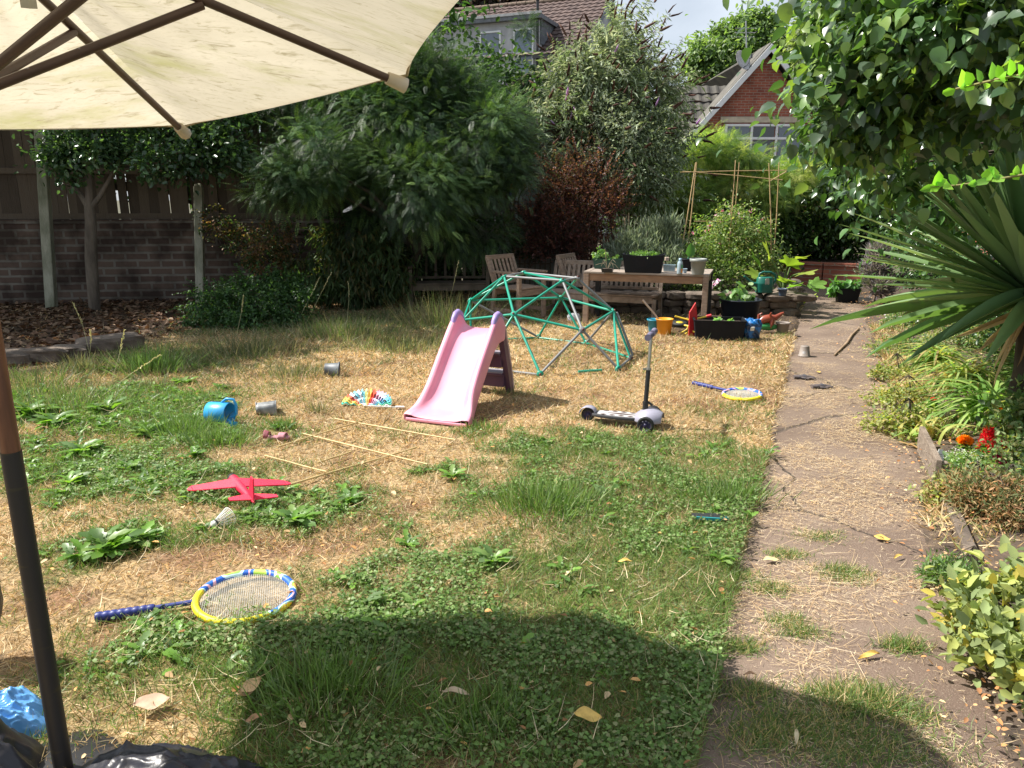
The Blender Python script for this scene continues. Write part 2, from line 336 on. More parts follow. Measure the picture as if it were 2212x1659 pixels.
# how green the lawn is: world-space patches
GREEN = [(1150, 985, .3, .3, .9), (1300, 970, .45, .3, 1), (1430, 1040, .45, .5, 1), (1520, 1120, .4, .5, 1), (1210, 1075, .3, .22, 1.1), (1100, 1220, .55, .3, 1), (1300, 1230, .6, .4, 1.1),
         (1500, 1250, .45, .4, 1), (900, 1250, .35, .16, .9), (1000, 1430, .8, .4, .8), (1300, 1500, .8, .5, 1), (760, 1570, .6, .3, .8), (420, 1480, .45, .2, .7), (600, 1425, .22, .10, .6), (250, 1190, .4, .2, 1),
         (600, 1130, .45, .2, .8), (380, 1060, .6, .3, .9), (130, 1010, .7, .35, .9), (160, 880, 1.1, .75, 1), (380, 900, .5, .4, .9), (440, 940, .5, .35, .9), (960, 1035, .25, .14, .8), (700, 1080, .5, .14, .6), (820, 1230, .3, .13, .7),
         (640, 1020, .25, .14, .6), (560, 700, 1.6, .9, .9), (850, 700, 1.0, .8, .7), (1150, 660, 1.4, .8, .55), (400, 780, 1.1, .7, .8), (820, 760, .6, .3, .5), (1480, 1440, .4, .3, .9),
         (120, 1400, .5, .12, .4), (1600, 1000, .15, .5, .6), (1570, 900, .2, .4, .4), (950, 945, .35, .1, .3), (1500, 690, 1.5, .4, .35), (60, 1040, .4, .4, .8), (1050, 960, .2, .12, .4)]
GR = [(G(a, b).x, G(a, b).y, c, d, e) for a, b, c, d, e in GREEN]
def green(x, y):
    s = np.zeros_like(x); wx = x + (fbm(x + 40, y, 2.2) - .5) * .9 + (fbm(x, y + 7, 6) - .5) * .3; wy_ = y + (fbm(x, y + 60, 2.2) - .5) * .9 + (fbm(x + 7, y, 6) - .5) * .3
    for a, b, c, d, e in GR: s = s + (1 - s) * min(e, .97) * np.exp(-(((wx - a) / c / 1.1) ** 2 + ((wy_ - b) / d / 1.1) ** 2))
    return np.clip(s * 1.25 + (fbm(x, y, 3.1) - .5) * .9 + (fbm(x + 3, y + 5, 9) - .5) * .8 - .14, 0, 1)
def soilmask(x, y):           # bare earth: left bed and the yard where the pots stand
    a = 1 / (1 + np.exp(-(-(x + 4.55) + .25 * (y - 8.0) - .0) * 5)) * (y > 7.2)
    b = 1 / (1 + np.exp(-((y - 9.35) - .0 + .5 * (fbm(x, y, 2) - .5)) * 9)) / (1 + np.exp(-(x - 1.7) * 5))
    return np.clip(np.maximum(a, b), 0, 1)
NU, NV = 240, 300
gy = np.linspace(1.0, 14.2, NV + 1); V = np.zeros((NV + 1, NU + 1, 3)); us = np.linspace(0, 1, NU + 1) ** .8
for j, y in enumerate(gy):
    b = float(xl(y)) + .05 * (float(fbm(y, 3, 6)) - .5) * 2; xs = -10.5 + (b + 10.5) * us; V[j, :, 0] = xs; V[j, :, 1] = y; V[j, :, 2] = lawn_z(xs, np.full(NU + 1, y))
    V[j, -1, 2] = -.02; V[j, -1, 0] += .015
Vf = V.reshape(-1, 3); ii = (np.arange(NV)[:, None] * (NU + 1) + np.arange(NU)[None]).ravel()
Fq = np.stack([ii, ii + 1, ii + NU + 2, ii + NU + 1], 1); g_ = green(Vf[:, 0], Vf[:, 1])[:, None]; s_ = soilmask(Vf[:, 0], Vf[:, 1])[:, None]
n_ = fbm(Vf[:, 0], Vf[:, 1], 8)[:, None]
b_ = np.clip((fbm(Vf[:, 0] + 31, Vf[:, 1], 1.9) - .52) * 6, 0, 1)[:, None]
colr = (np.array([.36, .26, .145]) * (1 - b_) + np.array([.22, .13, .08]) * b_) * (.65 + .7 * n_) * (1 - g_) + np.array([.13, .13, .045]) * (.6 + .8 * n_) * g_
colr = colr * (1 - s_) + np.array([.085, .062, .045]) * (.6 + .8 * n_) * s_
def groundcol():
    m, n, l, o = _new('lawn_thatch'); b = n.new('ShaderNodeBsdfPrincipled'); l(b.outputs[0], o.inputs[0]); b.inputs['Roughness'].default_value = .95; b.inputs['Specular IOR Level'].default_value = .1
    a = n.new('ShaderNodeAttribute'); a.attribute_name = 'Col'; t = n.new('ShaderNodeTexCoord'); z = n.new('ShaderNodeTexNoise'); z.inputs['Scale'].default_value = 45; z.inputs['Detail'].default_value = 6
    l(t.outputs['Object'], z.inputs['Vector']); r = n.new('ShaderNodeMapRange'); r.inputs['From Min'].default_value = .3; r.inputs['From Max'].default_value = .7; r.inputs['To Min'].default_value = .4; r.inputs['To Max'].default_value = 1.4; l(z.outputs['Fac'], r.inputs['Value'])
    x = n.new('ShaderNodeMixRGB'); x.blend_type = 'MULTIPLY'; x.inputs['Fac'].default_value = 1; l(a.outputs['Color'], x.inputs['Color1']); l(r.outputs[0], x.inputs['Color2']); l(x.outputs[0], b.inputs['Base Color'])
    u = n.new('ShaderNodeBump'); u.inputs['Strength'].default_value = .8; u.inputs['Distance'].default_value = .02; l(z.outputs['Fac'], u.inputs['Height']); l(u.outputs[0], b.inputs['Normal']); return m
tag(arr_mesh('lawn', Vf, [Fq], groundcol(), None, colr, True), kind='structure')
# right-hand bed of soil
def f_bed(u, v):
    y = 1.2 + v * 15; a = float(xr(y)) + .03; return (a + u * 7, y, -.01 + (.05 + .06 * float(fbm(u * 30, y, 2.2))) * min(1, u * 14))
tag(MB().grid(f_bed, 60, 140).build('flower_bed', mat('bed_soil', (.115, .08, .055), .95, col2=(.05, .036, .026), nscale=9, bump=1, bscale=30)), kind='structure')
# ------------------------------------------------------------------ turf
STRAW = [(.60, .46, .26), (.52, .37, .19), (.70, .57, .36), (.40, .27, .14), (.62, .52, .33), (.58, .40, .20)]
GRASS = [(.11, .19, .04), (.15, .25, .06), (.09, .15, .035), (.22, .29, .10), (.18, .24, .12), (.13, .23, .05)]
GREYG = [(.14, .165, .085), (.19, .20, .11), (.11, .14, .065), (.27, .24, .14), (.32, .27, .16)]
M_GR = leafmat('grass_blade', .5, .3, .35, (1.05, 1.15, .55))
M_ST = leafmat('straw_blade', .6, .25, .25, (1.1, .95, .6))
FOOT = [(G(530, 1290).x, G(530, 1290).y, .20, .19, .12), (G(310, 1322).x, G(310, 1322).y, .24, .06, .12), (G(1603, 854).x, G(1603, 854).y, .16, .18, .0), (G(520, 1060).x, G(520, 1060).y, .32, .16, .2), (G(790, 880).x, G(790, 880).y, .22, .10, 0), (G(475, 1130).x, G(475, 1130).y, .10, .08, .15), (G(470, 905).x, G(470, 905).y, .13, .10, 0), (G(577, 890).x, G(577, 890).y, .1, .1, 0), (G(600, 950).x, G(600, 950).y, .12, .05, .1), (G(945, 912).x, G(945, 912).y, .28, .3, .1), (G(1340, 915).x, G(1340, 915).y, .3, .2, .25)]
def clear(x, y):
    k = np.ones(len(x), bool)
    for a, b, c, d, p in FOOT: k &= ~((((x - a) / c) ** 2 + ((y - b) / d) ** 2 < 1) & (rng.random(len(x)) > p))
    return k
def lawn_pts(n, y0, y1):
    y = rng.uniform(y0, y1, n); x = -.74 * y - .3 + rng.random(n) * (xl(y) + .74 * y + .3); k = (x > -9.5) & (x < xl(y) + .04); x, y = x[k], y[k]; k = clear(x, y); return x[k], y[k]
def blades(x, y, Ln, pal, lean=.9, wid=1.0, colors=None, z0=None):
    n = len(x); P = np.stack([x, y, (lawn_z(x, y) if z0 is None else z0 + 0 * x) - .005], 1); A = np.stack([rng.normal(size=n) * lean, rng.normal(size=n) * lean, np.full(n, 1.0)], 1)
    N = rdir(n) + A * 0; S = np.stack([Ln * 0 + wid, Ln, Ln], 1); return scatter(T_BLADE, P, A, N, S, pal, .3, colors)
dry = []; grn = []
for y0, y1, dens, w in ((1.9, 3.4, 9500, .055), (3.4, 5, 7500, .07), (5, 7, 5500, .09), (7, 9.6, 3600, .12), (9.6, 13.6, 1500, .16)):
    area = .5 * (y1 * y1 - y0 * y0) * 1.15
    x, y = lawn_pts(int(area * dens * .62), y0, y1); g = green(x, y); s = soilmask(x, y)
    k = (rng.random(len(x)) < (1 - g * .62)) & (rng.random(len(x)) > s * .93); xx, yy = x[k], y[k]
    gg = green(xx, yy)[:, None]; pal = np.array(STRAW)[rng.integers(0, 6, len(xx))]; 
    patch = (.72 + .5 * fbm(xx, yy, 1.7))[:, None]; col = pal * patch * rng.uniform(.45, 1.4, (len(xx), 1)); col = col * (1 - gg * .3) 
    dry.append(blades(xx, yy, rng.uniform(.03, .085, len(xx)) * (1.1 if y0 > 5 else 1), None, 2.4, w * 1.05, col))
    x, y = lawn_pts(int(area * dens * .95), y0, y1); g = green(x, y); s = soilmask(x, y)
    k = (rng.random(len(x)) < np.clip(g * 1.1, .03, 1)) & (rng.random(len(x)) > s); xx, yy = x[k], y[k]; gg = g[k]
    shade = (yy > 6.6) & (xx < .2); pal = np.where(shade[:, None] & (rng.random(len(xx)) < .75)[:, None], np.array(GREYG)[rng.integers(0, 5, len(xx))], np.array(GRASS)[rng.integers(0, 6, len(xx))])  # back left blades get greyer colours that imitate the shade there
    col = pal * rng.uniform(.7, 1.25, (len(xx), 1)) * (.75 + .5 * fbm(xx, yy, 3))[:, None]
    grn.append(blades(xx, yy, rng.uniform(.035, .085, len(xx)) * (.7 + .6 * fbm(xx, yy, 1.2)) * (1.3 if y0 > 6 else 1), None, .9, w, col))
x, y = lawn_pts(7000, 1.9, 9.5); k = rng.random(len(x)) < np.clip((fbm(x, y, 1.3) - .35) * 2.2, .05, .6); x, y = x[k], y[k]; nn_ = len(x)
lo_ = rng.uniform(.05, .13, nn_); A = np.stack([rng.normal(size=nn_), rng.normal(size=nn_), rng.uniform(-.02, .35, nn_)], 1)
dry.append(scatter(T_BLADE, np.stack([x, y, lawn_z(x, y) + rng.uniform(.01, .04, nn_)], 1), A, np.array([0, 0, 1.]) + .4 * rdir(nn_), np.stack([np.full(nn_, .05), lo_, lo_], 1), [(.66, .54, .34), (.74, .64, .44), (.50, .38, .22)]))
v, f, c = merge(dry); tag(arr_mesh('dry_grass', v, f, M_ST, None, c), 'straw-coloured dried out turf of the lawn', 'dry grass', kind='stuff')
v, f, c = merge(grn); tag(arr_mesh('green_grass', v, f, M_GR, None, c), 'short green grass growing in patches of the dry lawn', 'grass', kind='stuff')
# clover and small round-leaved weeds, in the near green patches
x, y = lawn_pts(150000, 1.9, 5.4); g = green(x, y); cl_ = fbm(x + 20, y, 1.6); k = (rng.random(len(x)) < np.clip((g - .25) * 1.5, 0, 1) * np.clip((cl_ - .40) * 4, 0, .62))
x, y = x[k], y[k]; n = len(x); P = np.stack([x, y, lawn_z(x, y) + rng.uniform(.01, .045, n)], 1); A = np.stack([rng.normal(size=n), rng.normal(size=n), rng.uniform(-.2, .5, n)], 1)
v, f, c = scatter(T_HEART, P, A, np.array([0, -.15, 1]) + rdir(n) * .5, rng.uniform(.006, .019, n), [(.11, .20, .045), (.14, .24, .06), (.085, .15, .035), (.20, .29, .10), (.24, .26, .12)])
tag(arr_mesh('clover', v, f, M_GR, None, c), 'low clover leaves carpeting the near lawn', 'clover', kind='stuff')
# broad-leaved weeds (dandelion, dock) in rosettes
def rosettes(cs, nl, ln, pal, zf=lawn_z, up=(.25, 1.0), T=T_SERR, wide=1.0):
    P = []; A = []; S = []
    for (x, y, k) in cs:
        m = int(nl * rng.uniform(.7, 1.3)); w = rng.uniform(0, 6.28, m); u = rng.uniform(up[0], up[1], m); z = float(zf(np.array([x]), np.array([y]))[0])
        P.append(np.stack([x + rng.normal(size=m) * .015 * k, y + rng.normal(size=m) * .015 * k, np.full(m, z)], 1)); A.append(np.stack([np.cos(w), np.sin(w), u], 1)); S.append(ln * k * rng.uniform(.6, 1.2, m))
    P, A, S = np.concatenate(P), np.concatenate(A), np.concatenate(S); return scatter(T, P, A, np.array([0, 0, 1.]) + .25 * rdir(len(P)), np.stack([S * wide, S, S], 1), pal)
WEED = [(.12, .24, .04), (.16, .30, .05), (.10, .19, .05), (.20, .30, .09), (.14, .22, .09)]
x, y = lawn_pts(4200, 2.3, 7.6); k = (green(x, y) > .55) & ((x < -.4) | (rng.random(len(x)) < .12)) & ((y > 3.6) | (rng.random(len(x)) < .3)); cs = [(a, b, rng.uniform(.7, 1.3)) for a, b in zip(x[k], y[k])]
v, f, c = rosettes(cs, 7, .068, WEED); tag(arr_mesh('lawn_weeds', v, f, leafmat('weed_leaf', .4, .35), None, c), 'toothed green weed leaves scattered through the lawn', 'weeds', kind='stuff')
# loose straw and clippings on the path, flat on the ground
T_STRAW = (np.array([[-.02, 0, 0], [.02, 0, 0], [-.02, .5, .03], [.02, .5, .03], [-.012, 1, 0], [.012, 1, 0]]) + np.array([[0, 0, 0], [0, 0, 0], [.06, 0, 0], [.06, 0, 0], [0, 0, 0], [0, 0, 0]]), [np.array([[0, 1, 3, 2], [2, 3, 5, 4]])])
def path_pts(n, y0, y1, marg=.15): y = rng.uniform(y0, y1, n) ; a, b = xl(y) - .12, xr(y) + marg; return a + rng.random(n) * (b - a), y
Ps = []
for n, y0, y1, l0, l1, w in ((20000, 1.9, 4, .008, .034, .07), (30000, 4, 8, .014, .055, .12), (9000, 8, 15, .02, .07, .2), (800, 1.9, 7, .06, .16, .035), (330, 2.4, 3.7, .1, .28, .03)):
    x, y = path_pts(n * 2, y0, y1); k = rng.random(len(x)) < np.clip((fbm(x, y, 2.2) - .42) * 2.2, .04, .38); x, y = x[k][:n], y[k][:n]; n = len(x)
    Ln = rng.uniform(l0, l1, n); A = np.stack([rng.normal(size=n) * 1.5, rng.normal(size=n), np.zeros(n)], 1)
    Ps.append(scatter(T_STRAW, np.stack([x, y, np.full(n, .009) + rng.uniform(0, .006, n)], 1), A, np.array([0, 0, 1.]) + .12 * rdir(n), np.stack([w * np.minimum(Ln, .12) * 1.4 + .0012 / .04 * 0 + .035, Ln, Ln], 1), [(.66, .50, .29), (.74, .60, .38), (.55, .38, .20), (.80, .68, .48)]))
v, f, c = merge(Ps); tag(arr_mesh('straw_litter', v, f, M_ST, None, c), 'pale clippings and straw strewn over the path', 'straw', kind='stuff')
# tufts growing in the path joints
tf = []
for px, py, r, n, h in ((1500 + 365, 1520, .16, 1500, .08), (1700, 1200, .1, 500, .045), (1770, 1160, .12, 500, .04), (1815, 1235, .1, 500, .05), (1665, 1275, .1, 500, .05), (1730, 1370, .1, 500, .05), (1700, 1345, .09, 400, .05), (1830, 1250, .12, 400, .05), (1950, 1400, .09, 500, .07), (1800, 1590, .25, 1500, .06), (1690, 1560, .2, 900, .06), (1900, 1640, .3, 1200, .07), (1770, 1500, .07, 250, .05), (1975, 1550, .1, 400, .05), (1600, 1400, .1, 500, .06), (1620, 1500, .12, 600, .06), (1640, 1600, .15, 700, .06), (1590, 1250, .1, 500, .06)):
    p = G(px, py); x = p.x + rng.normal(size=n) * r * .55; y = p.y + rng.normal(size=n) * r * .3; tf.append(blades(x, y, rng.uniform(.5, 1.1, n) * h, GRASS + STRAW[:2], .9, .05, z0=.003))
v, f, c = merge(tf); tag(arr_mesh('path_weeds', v, f, M_GR, None, c), 'grass tufts growing through cracks in the path', 'grass', kind='stuff')
# leaf litter: brown in the left bed, pale along the path edge and in the right bed
def litter(name, x, y, z, size, pal, label):
    n = len(x); v, f, c = scatter(T_OVAL, np.stack([x, y, z], 1), np.stack([rng.normal(size=n), rng.normal(size=n), rng.normal(size=n) * .25], 1), np.array([0, 0, 1.]) + .5 * rdir(n), size * rng.uniform(.6, 1.4, n), pal)
    tag(arr_mesh(name, v, f, leafmat('dead_leaf', .7, .2, .2, (1.1, .8, .5)), None, c), label, 'leaves', kind='stuff')
n = 9000; x = rng.uniform(-10, -3.2, n); y = rng.uniform(7.4, 12.4, n); k = soilmask(x, y) > .5
litter('leaf_litter', x[k], y[k], lawn_z(x[k], y[k]) + rng.uniform(0, .03, k.sum()), .085, [(.15, .09, .06), (.11, .065, .042), (.20, .13, .085), (.08, .05, .034), (.26, .18, .12)], 'dead brown leaves covering the shaded bed by the brick wall')
n = 3400; y = 1.5 + rng.random(n) ** 1.3 * 12; x = xr(y) + rng.normal(size=n) * .16 + .10 + (rng.random(n) < .35) * rng.uniform(0, 2.5, n); k = rng.random(n) < np.clip((fbm(x, y, 3) - .3) * 3, .1, 1); x = x[k]; y = y[k]; n = len(x)
litter('dry_leaf_litter', x, y, .03 + .06 * np.clip((x - xr(y)) * 2, 0, 1) + rng.uniform(0, .03, n), .021, [(.60, .40, .20), (.50, .28, .13), (.70, .52, .30), (.40, .20, .09), (.62, .30, .12)], 'small curled tan leaves along the edge of the flower bed')
n = 2600; x, y = lawn_pts(n, 1.9, 8); k = rng.random(len(x)) < .16
litter('lawn_leaf_litter', x[k], y[k], lawn_z(x[k], y[k]) + .03, .03, [(.55, .38, .2), (.66, .5, .3), (.42, .22, .1), (.62, .36, .14)], 'small tan leaf bits strewn on the lawn')

# ================================================================== STRUCTURES
M_CONC = mat('concrete_post', (.38, .37, .29), .9, col2=(.17, .18, .12), nscale=7, bump=.6, bscale=60, stretch=(1, 1, .4))
M_FENCE = mat('weathered_fence', (.075, .054, .038), .9, col2=(.07, .05, .035), nscale=5, stretch=(6, 6, .7), bump=.5, bscale=20)
M_FENCE2 = mat('fence_board_pale', (.12, .09, .065), .9, col2=(.11, .08, .055), nscale=5, stretch=(6, 6, .7), bump=.5, bscale=20)
# brick wall under the left fence
WX0, WX1 = -11.0, -2.0
def wy(x): return 12.15 + .09 * (x + 8)
MB().box((0, 0, .59), (9.3, .23, 1.42)).box((0, -.01, 1.32), (9.3, .27, .06)).build('brick_wall', brickmat('old_brick', (.085, .052, .040), (.13, .088, .066), (.17, .15, .125), 1.6, (.30, .26, .23), .022))  # brick tones lowered to stand in for the deep shade on this wall
o = bpy.data.objects['brick_wall']; o.location = ((WX0 + WX1) / 2, wy((WX0 + WX1) / 2) + .12, 0); o.rotation_euler = (0, 0, math.atan(.09)); tag(o, 'old stained brick garden wall toned for shade below the timber fence', 'wall')
fence = thing('timber_fence', 'dark weathered close board fence above the old brick wall', 'fence')
brd = MB()
x = -11.0; second = False
while x < 1.5:
    if x > -2.9 and not second: brd.build('board_panel', [M_FENCE, M_FENCE2], fence); brd = MB(); second = True
    w = .13 + .03 * rng.random(); z1 = 3.15 + rng.normal() * .02; y = wy(x) + .27 + (.8 if x > -2.9 else 0); 
    zb = .05 if second else .9
    if -6.42 < x < -6.26: x += .035
    brd.box((x + w / 2, y + .03 * (rng.random() < .5), (zb + z1) / 2), (w, .018, z1 - zb), rot=(0, rng.normal() * .008, .09), mi=int(rng.random() < .4))
    x += w + (.035 if rng.random() < .04 else .003)
brd.build('board_panel', [M_FENCE, M_FENCE2], fence)
for z in (1.40, 2.1, 2.9):
    for a, b, dy in ((-11, -3, .22), (-2.9, 1.5, 1.02)): MB().beam((a, wy(a) + dy, z), (b, wy(b) + dy, z), .05, .09).build('rail', M_FENCE2, fence)
def cpost(p0, ztop, w, lean, name_label):
    b = MB(); b.box((0, 0, ztop / 2), (w, w, ztop)); b.box((0, 0, ztop + .02), (w, w, .05), taper=.6); o = b.build('concrete_post', M_CONC, None, bevel=.012); o.location = p0; o.rotation_euler = (0, lean, .15); tag(o, name_label, 'post', 'concrete fence posts')
pa, pb = D(108, 640, 11.75), D(85, 310, 11.75); cpost((pa.x, 11.75, 0), 2.75, .14, math.atan2(pb.x - pa.x, pb.z - pa.z), 'lichen-grey concrete post leaning left in front of the brick wall')
pa, pb = D(426, 590, 12.0), D(422, 402, 12.0); cpost((pa.x, 12.0, 0), pb.z, .125, math.atan2(pb.x - pa.x, pb.z - pa.z), 'upright pale concrete post beside the big fern-leaved tree')

# house with dormer, white render and brown tiles
M_REND = mat('white_render', (.48, .48, .49), .85, col2=(.33, .33, .35), nscale=2.5, stretch=(1, 1, .4))
M_TILE = mat('brown_tile', (.07, .045, .04), .85, col2=(.12, .08, .068), nscale=3, bump=.3, bscale=30, lo=.4, hi=.7)
M_DTILE = mat('grey_tile', (.075, .07, .064), .9, col2=(.13, .12, .10), nscale=3, bump=.3, bscale=30)
M_UPVC = mat('white_frame', (.78, .79, .8), .4, col2=(.70, .71, .72)); M_LEAD = mat('lead_sheet', (.16, .17, .19), .6, col2=(.10, .11, .12)); M_BLK = mat('black_plastic', (.018, .018, .02), .45, col2=(.012, .012, .013))
M_GLS = mat('window_glass', (.05, .07, .10), .06, col2=(.09, .12, .16), nscale=.7, spec=.9); M_GLD = mat('dark_glass', (.012, .015, .02), .08, col2=(.02, .025, .03), spec=.8)
M_CURT = mat('net_curtain', (.15, .20, .27), .25, col2=(.11, .15, .21), nscale=20, spec=.8)
def tiles(m, x0, x1, p0, p1, z0, z1, tw=.3, tl=.34, h=.035):
    """pantile slope: x along the eave, (p,z) up the slope"""
    n = max(1, round((x1 - x0) / tw)); Ls = math.hypot(p1 - p0, z1 - z0); r = max(1, round(Ls / tl)); ny, nz_ = (-(z1 - z0) / Ls, (p1 - p0) / Ls); V = []; F = []
    cols = n * 5 + 1
    for j in range(r * 2):
        a = (j + 1) // 2 / r; lift = .035 if j % 2 == 0 else 0
        for i in range(cols):
            u = i / (cols - 1); ph = (i % 5) / 5; hh = lift + h * (math.sin(ph * 2 * math.pi) * .5 + .5) ** 1.5
            V.append((x0 + (x1 - x0) * u, p0 + (p1 - p0) * a + ny * hh, z0 + (z1 - z0) * a + nz_ * hh))
    for j in range(r * 2 - 1):
        for i in range(cols - 1): F.append((j * cols + i, j * cols + i + 1, (j + 1) * cols + i + 1, (j + 1) * cols + i))
    m.add(V, F)
def window(parent, x0, x1, z0, z1, y, panes, fr=.06, name='window', mats=None, bars=()):
    """x,z box on a wall facing -y; panes (x0,x1,z0,z1) as fractions"""
    f = MB(); t = .07
    f.box(((x0 + x1) / 2, y, z0 + fr / 2), (x1 - x0, t, fr)); f.box(((x0 + x1) / 2, y, z1 - fr / 2), (x1 - x0, t, fr))
    for xx in (x0 + fr / 2, x1 - fr / 2): f.box((xx, y, (z0 + z1) / 2), (fr, t, z1 - z0 - 2 * fr - .002))
    for k, a in bars:
        if k == 'v': f.box((x0 + (x1 - x0) * a, y - .003, (z0 + z1) / 2), (fr, t, z1 - z0 - 2 * fr - .004))
        else: f.box(((x0 + x1) / 2, y - .006, z0 + (z1 - z0) * a), (x1 - x0 - 2 * fr - .004, t, fr))
    w = f.build(name, M_UPVC, parent, bevel=.006)
    for (a, b, c, d, mm) in panes: MB().box((x0 + (x1 - x0) * (a + b) / 2, y + .012, z0 + (z1 - z0) * (c + d) / 2), ((x1 - x0) * (b - a) - .01, .01, (z1 - z0) * (d - c) - .01)).build('pane', mm, w)
    return w
R0 = D(1316, -8, 36); A1 = rad(-22)
H1 = thing('rendered_house', 'white rendered house with brown tiled roof and window dormer behind the trees', 'house', (R0.x, R0.y, 0), A1)
zr, ze, hd = R0.z, 7.35, 4.0       # local: x<0 along the ridge, y<0 towards the garden
b = MB(); b.box((-6, 0, ze / 2 - .05), (11.8, 7.7, ze - .1)); b.add([(-.1, -3.85, ze - .1), (-.1, 3.85, ze - .1), (-.1, 0, zr - .25), (-11.9, -3.85, ze - .1), (-11.9, 3.85, ze - .1), (-11.9, 0, zr - .25)], [(0, 1, 2), (3, 5, 4), (0, 2, 5, 3), (1, 4, 5, 2)]); b.build('wall', M_REND, H1)
b = MB(); tiles(b, -12.2, .12, -hd - .25, 0, ze - .12, zr); b.add([(-12.2, 0, zr), (.12, 0, zr), (.12, hd + .25, ze - .2), (-12.2, hd + .25, ze - .2)], [(0, 1, 2, 3)]); rf = b.build('roof', M_TILE, H1)
b = MB(); [b.tube([(x, 0, zr + .04), (x + .42, 0, zr + .05)], .11, 8) for x in np.arange(-12.2, .1, .44)]; b.build('ridge_tiles', mat('ridge_tile', (.20, .14, .11), .9, col2=(.10, .08, .05), nscale=12), rf)
b = MB(); b.beam((.15, -hd - .3, ze - .25), (.15, 0, zr - .12), .04, .2); b.beam((.15, hd + .3, ze - .25), (.15, 0, zr - .12), .04, .2); b.build('bargeboard', M_LEAD, H1)
MB().beam((-1.9, -hd - .33, ze - .2), (.1, -hd - .33, ze - .2), .12, .12).build('gutter', M_BLK, H1)
b = MB(); b.box((-8.4, .1, zr + .1), (.9, .5, 1.0)); b.build('chimney', brickmat('chimney_brick', (.36, .13, .08), (.30, .11, .07), (.3, .26, .2)), rf)
b = MB(); b.lathe([(.13, 0), (.15, .05), (.12, .1), (.12, .4), (.15, .45), (.13, .5)], 12, Matrix.Translation((-8.1, .1, zr + .6))); b.build('chimney_pot', mat('terracotta', (.42, .16, .09), .8), rf)
# dormer
dx0, dx1, dy, dz0, dz1 = -6.6, -1.75, -hd - .02, 5.0, ze + 1.25
dm = MB().box(((dx0 + dx1) / 2, dy + 1.2, (dz0 + dz1) / 2), (dx1 - dx0, 2.4, dz1 - dz0)).build('dormer', M_REND, H1)
b = MB(); b.box(((dx0 + dx1) / 2, dy + 1.1, dz1 + .08), (dx1 - dx0 + .35, 2.75, .16)); b.box((dx1 + .03, dy + 1.25, dz1 - .45), (.05, 2.3, .9)); b.build('dormer_roof', M_LEAD, dm)
MB().box(((dx0 + dx1) / 2, dy - .28, dz1 + .20), (dx1 - dx0 + .4, .06, .10)).build('fascia', mat('grey_fascia', (.36, .37, .38), .7), dm)
for (wx0, wx1, up_, lo_) in ((-2.85, -1.97, M_CURT, M_CURT), (-4.35, -3.4, M_GLS, M_GLD)):
    window(dm, wx0, wx1, dz1 - 2.25, dz1 - .3, dy - .03, [(.06, .94, .55, .97, up_), (.06, .94, .03, .50, lo_)], .07, bars=(('h', .52),))
MB().box(((dx0 + dx1) / 2, dy - .1, dz1 - 2.35), (dx1 - dx0, .2, .1)).build('sill', M_REND, dm)
b = MB(); b.tube([(-1.78, dy - .12, 2.5), (-1.78, dy - .12, dz1 + .75)], .055, 10); b.lathe([(.075, 0), (.075, .15)], 10, Matrix.Translation((-1.78, dy - .12, dz1 + .65))); b.build('soil_pipe', M_BLK, H1)

# brick bungalow with gable
ap = D(1660, 100, 24); gl_ = D(1524, 254, 24); sl_ = (ap.z - gl_.z) / (ap.x - gl_.x)
H2 = thing('brick_bungalow', 'red brick gabled house with white bargeboards and satellite dish', 'house', (ap.x, 24, 0))
hw = 3.15; ez = ap.z - hw * sl_; M_BR = brickmat('red_brick', (.40, .12, .07), (.30, .085, .055), (.36, .29, .23), 1.0, (.72, .7, .7), .014)
b = MB(); b.prism([(-hw + .25, 0), (hw - .25, 0), (hw - .25, ez + .1), (0, ap.z - .22), (-hw + .25, ez + .1)], 0, .8, Matrix(((1, 0, 0, 0), (0, 0, 1, 0), (0, 1, 0, 0), (0, 0, 0, 1)))); b.build('wall', M_BR, H2)
rf = MB().add([(-hw, -.28, ez), (0, -.28, ap.z + .03), (0, .9, ap.z + .03), (-hw, .9, ez), (hw, -.28, ez), (hw, 8, ez), (0, 8, ap.z + .03)], [(0, 1, 2, 3), (1, 4, 5, 6)]).build('roof', M_DTILE, H2, solid=.09)
b = MB()
for s in (-1, 1): b.beam((s * hw * 1.02, -.31, ez - .14), (0, -.31, ap.z - .12), .035, .2, up=(0, -1, 0)) if 0 else b.add([(s * hw * 1.03, -.33, ez - .20), (s * hw * 1.03, -.33, ez + .0), (0, -.33, ap.z + .02), (0, -.33, ap.z - .2), (s * hw * 1.03, -.285, ez - .20), (s * hw * 1.03, -.285, ez + .0), (0, -.285, ap.z + .02), (0, -.285, ap.z - .2)], [(0, 1, 2, 3), (4, 7, 6, 5), (0, 3, 7, 4), (1, 5, 6, 2), (0, 4, 5, 1)])
b.build('bargeboard', M_UPVC, H2)
w0, w1 = D(1566, 268, 24), D(1732, 330, 24); wx0, wx1, wz1 = w0.x - ap.x, w1.x - ap.x, w0.z
wn = window(H2, wx0, wx1, wz1 - 1.15, wz1, -.02, [(.03, .32, .05, .95, M_GLS), (.36, .63, .05, .6, M_GLD), (.36, .63, .66, .94, M_GLD), (.68, .97, .05, .95, M_GLS)], .07, bars=(('v', .34), ('v', .655), ('h', .64)))
MB().box(((wx0 + wx1) / 2, -.03, wz1 + .12), (wx1 - wx0 + .3, .06, .16)).build('lintel', mat('cream_lintel', (.6, .52, .4), .8), H2)
b = MB(); b.box(((wx0 + wx1) / 2, -.08, wz1 - 1.2), (wx1 - wx0 + .2, .2, .08)); b.build('sill', M_UPVC, wn)
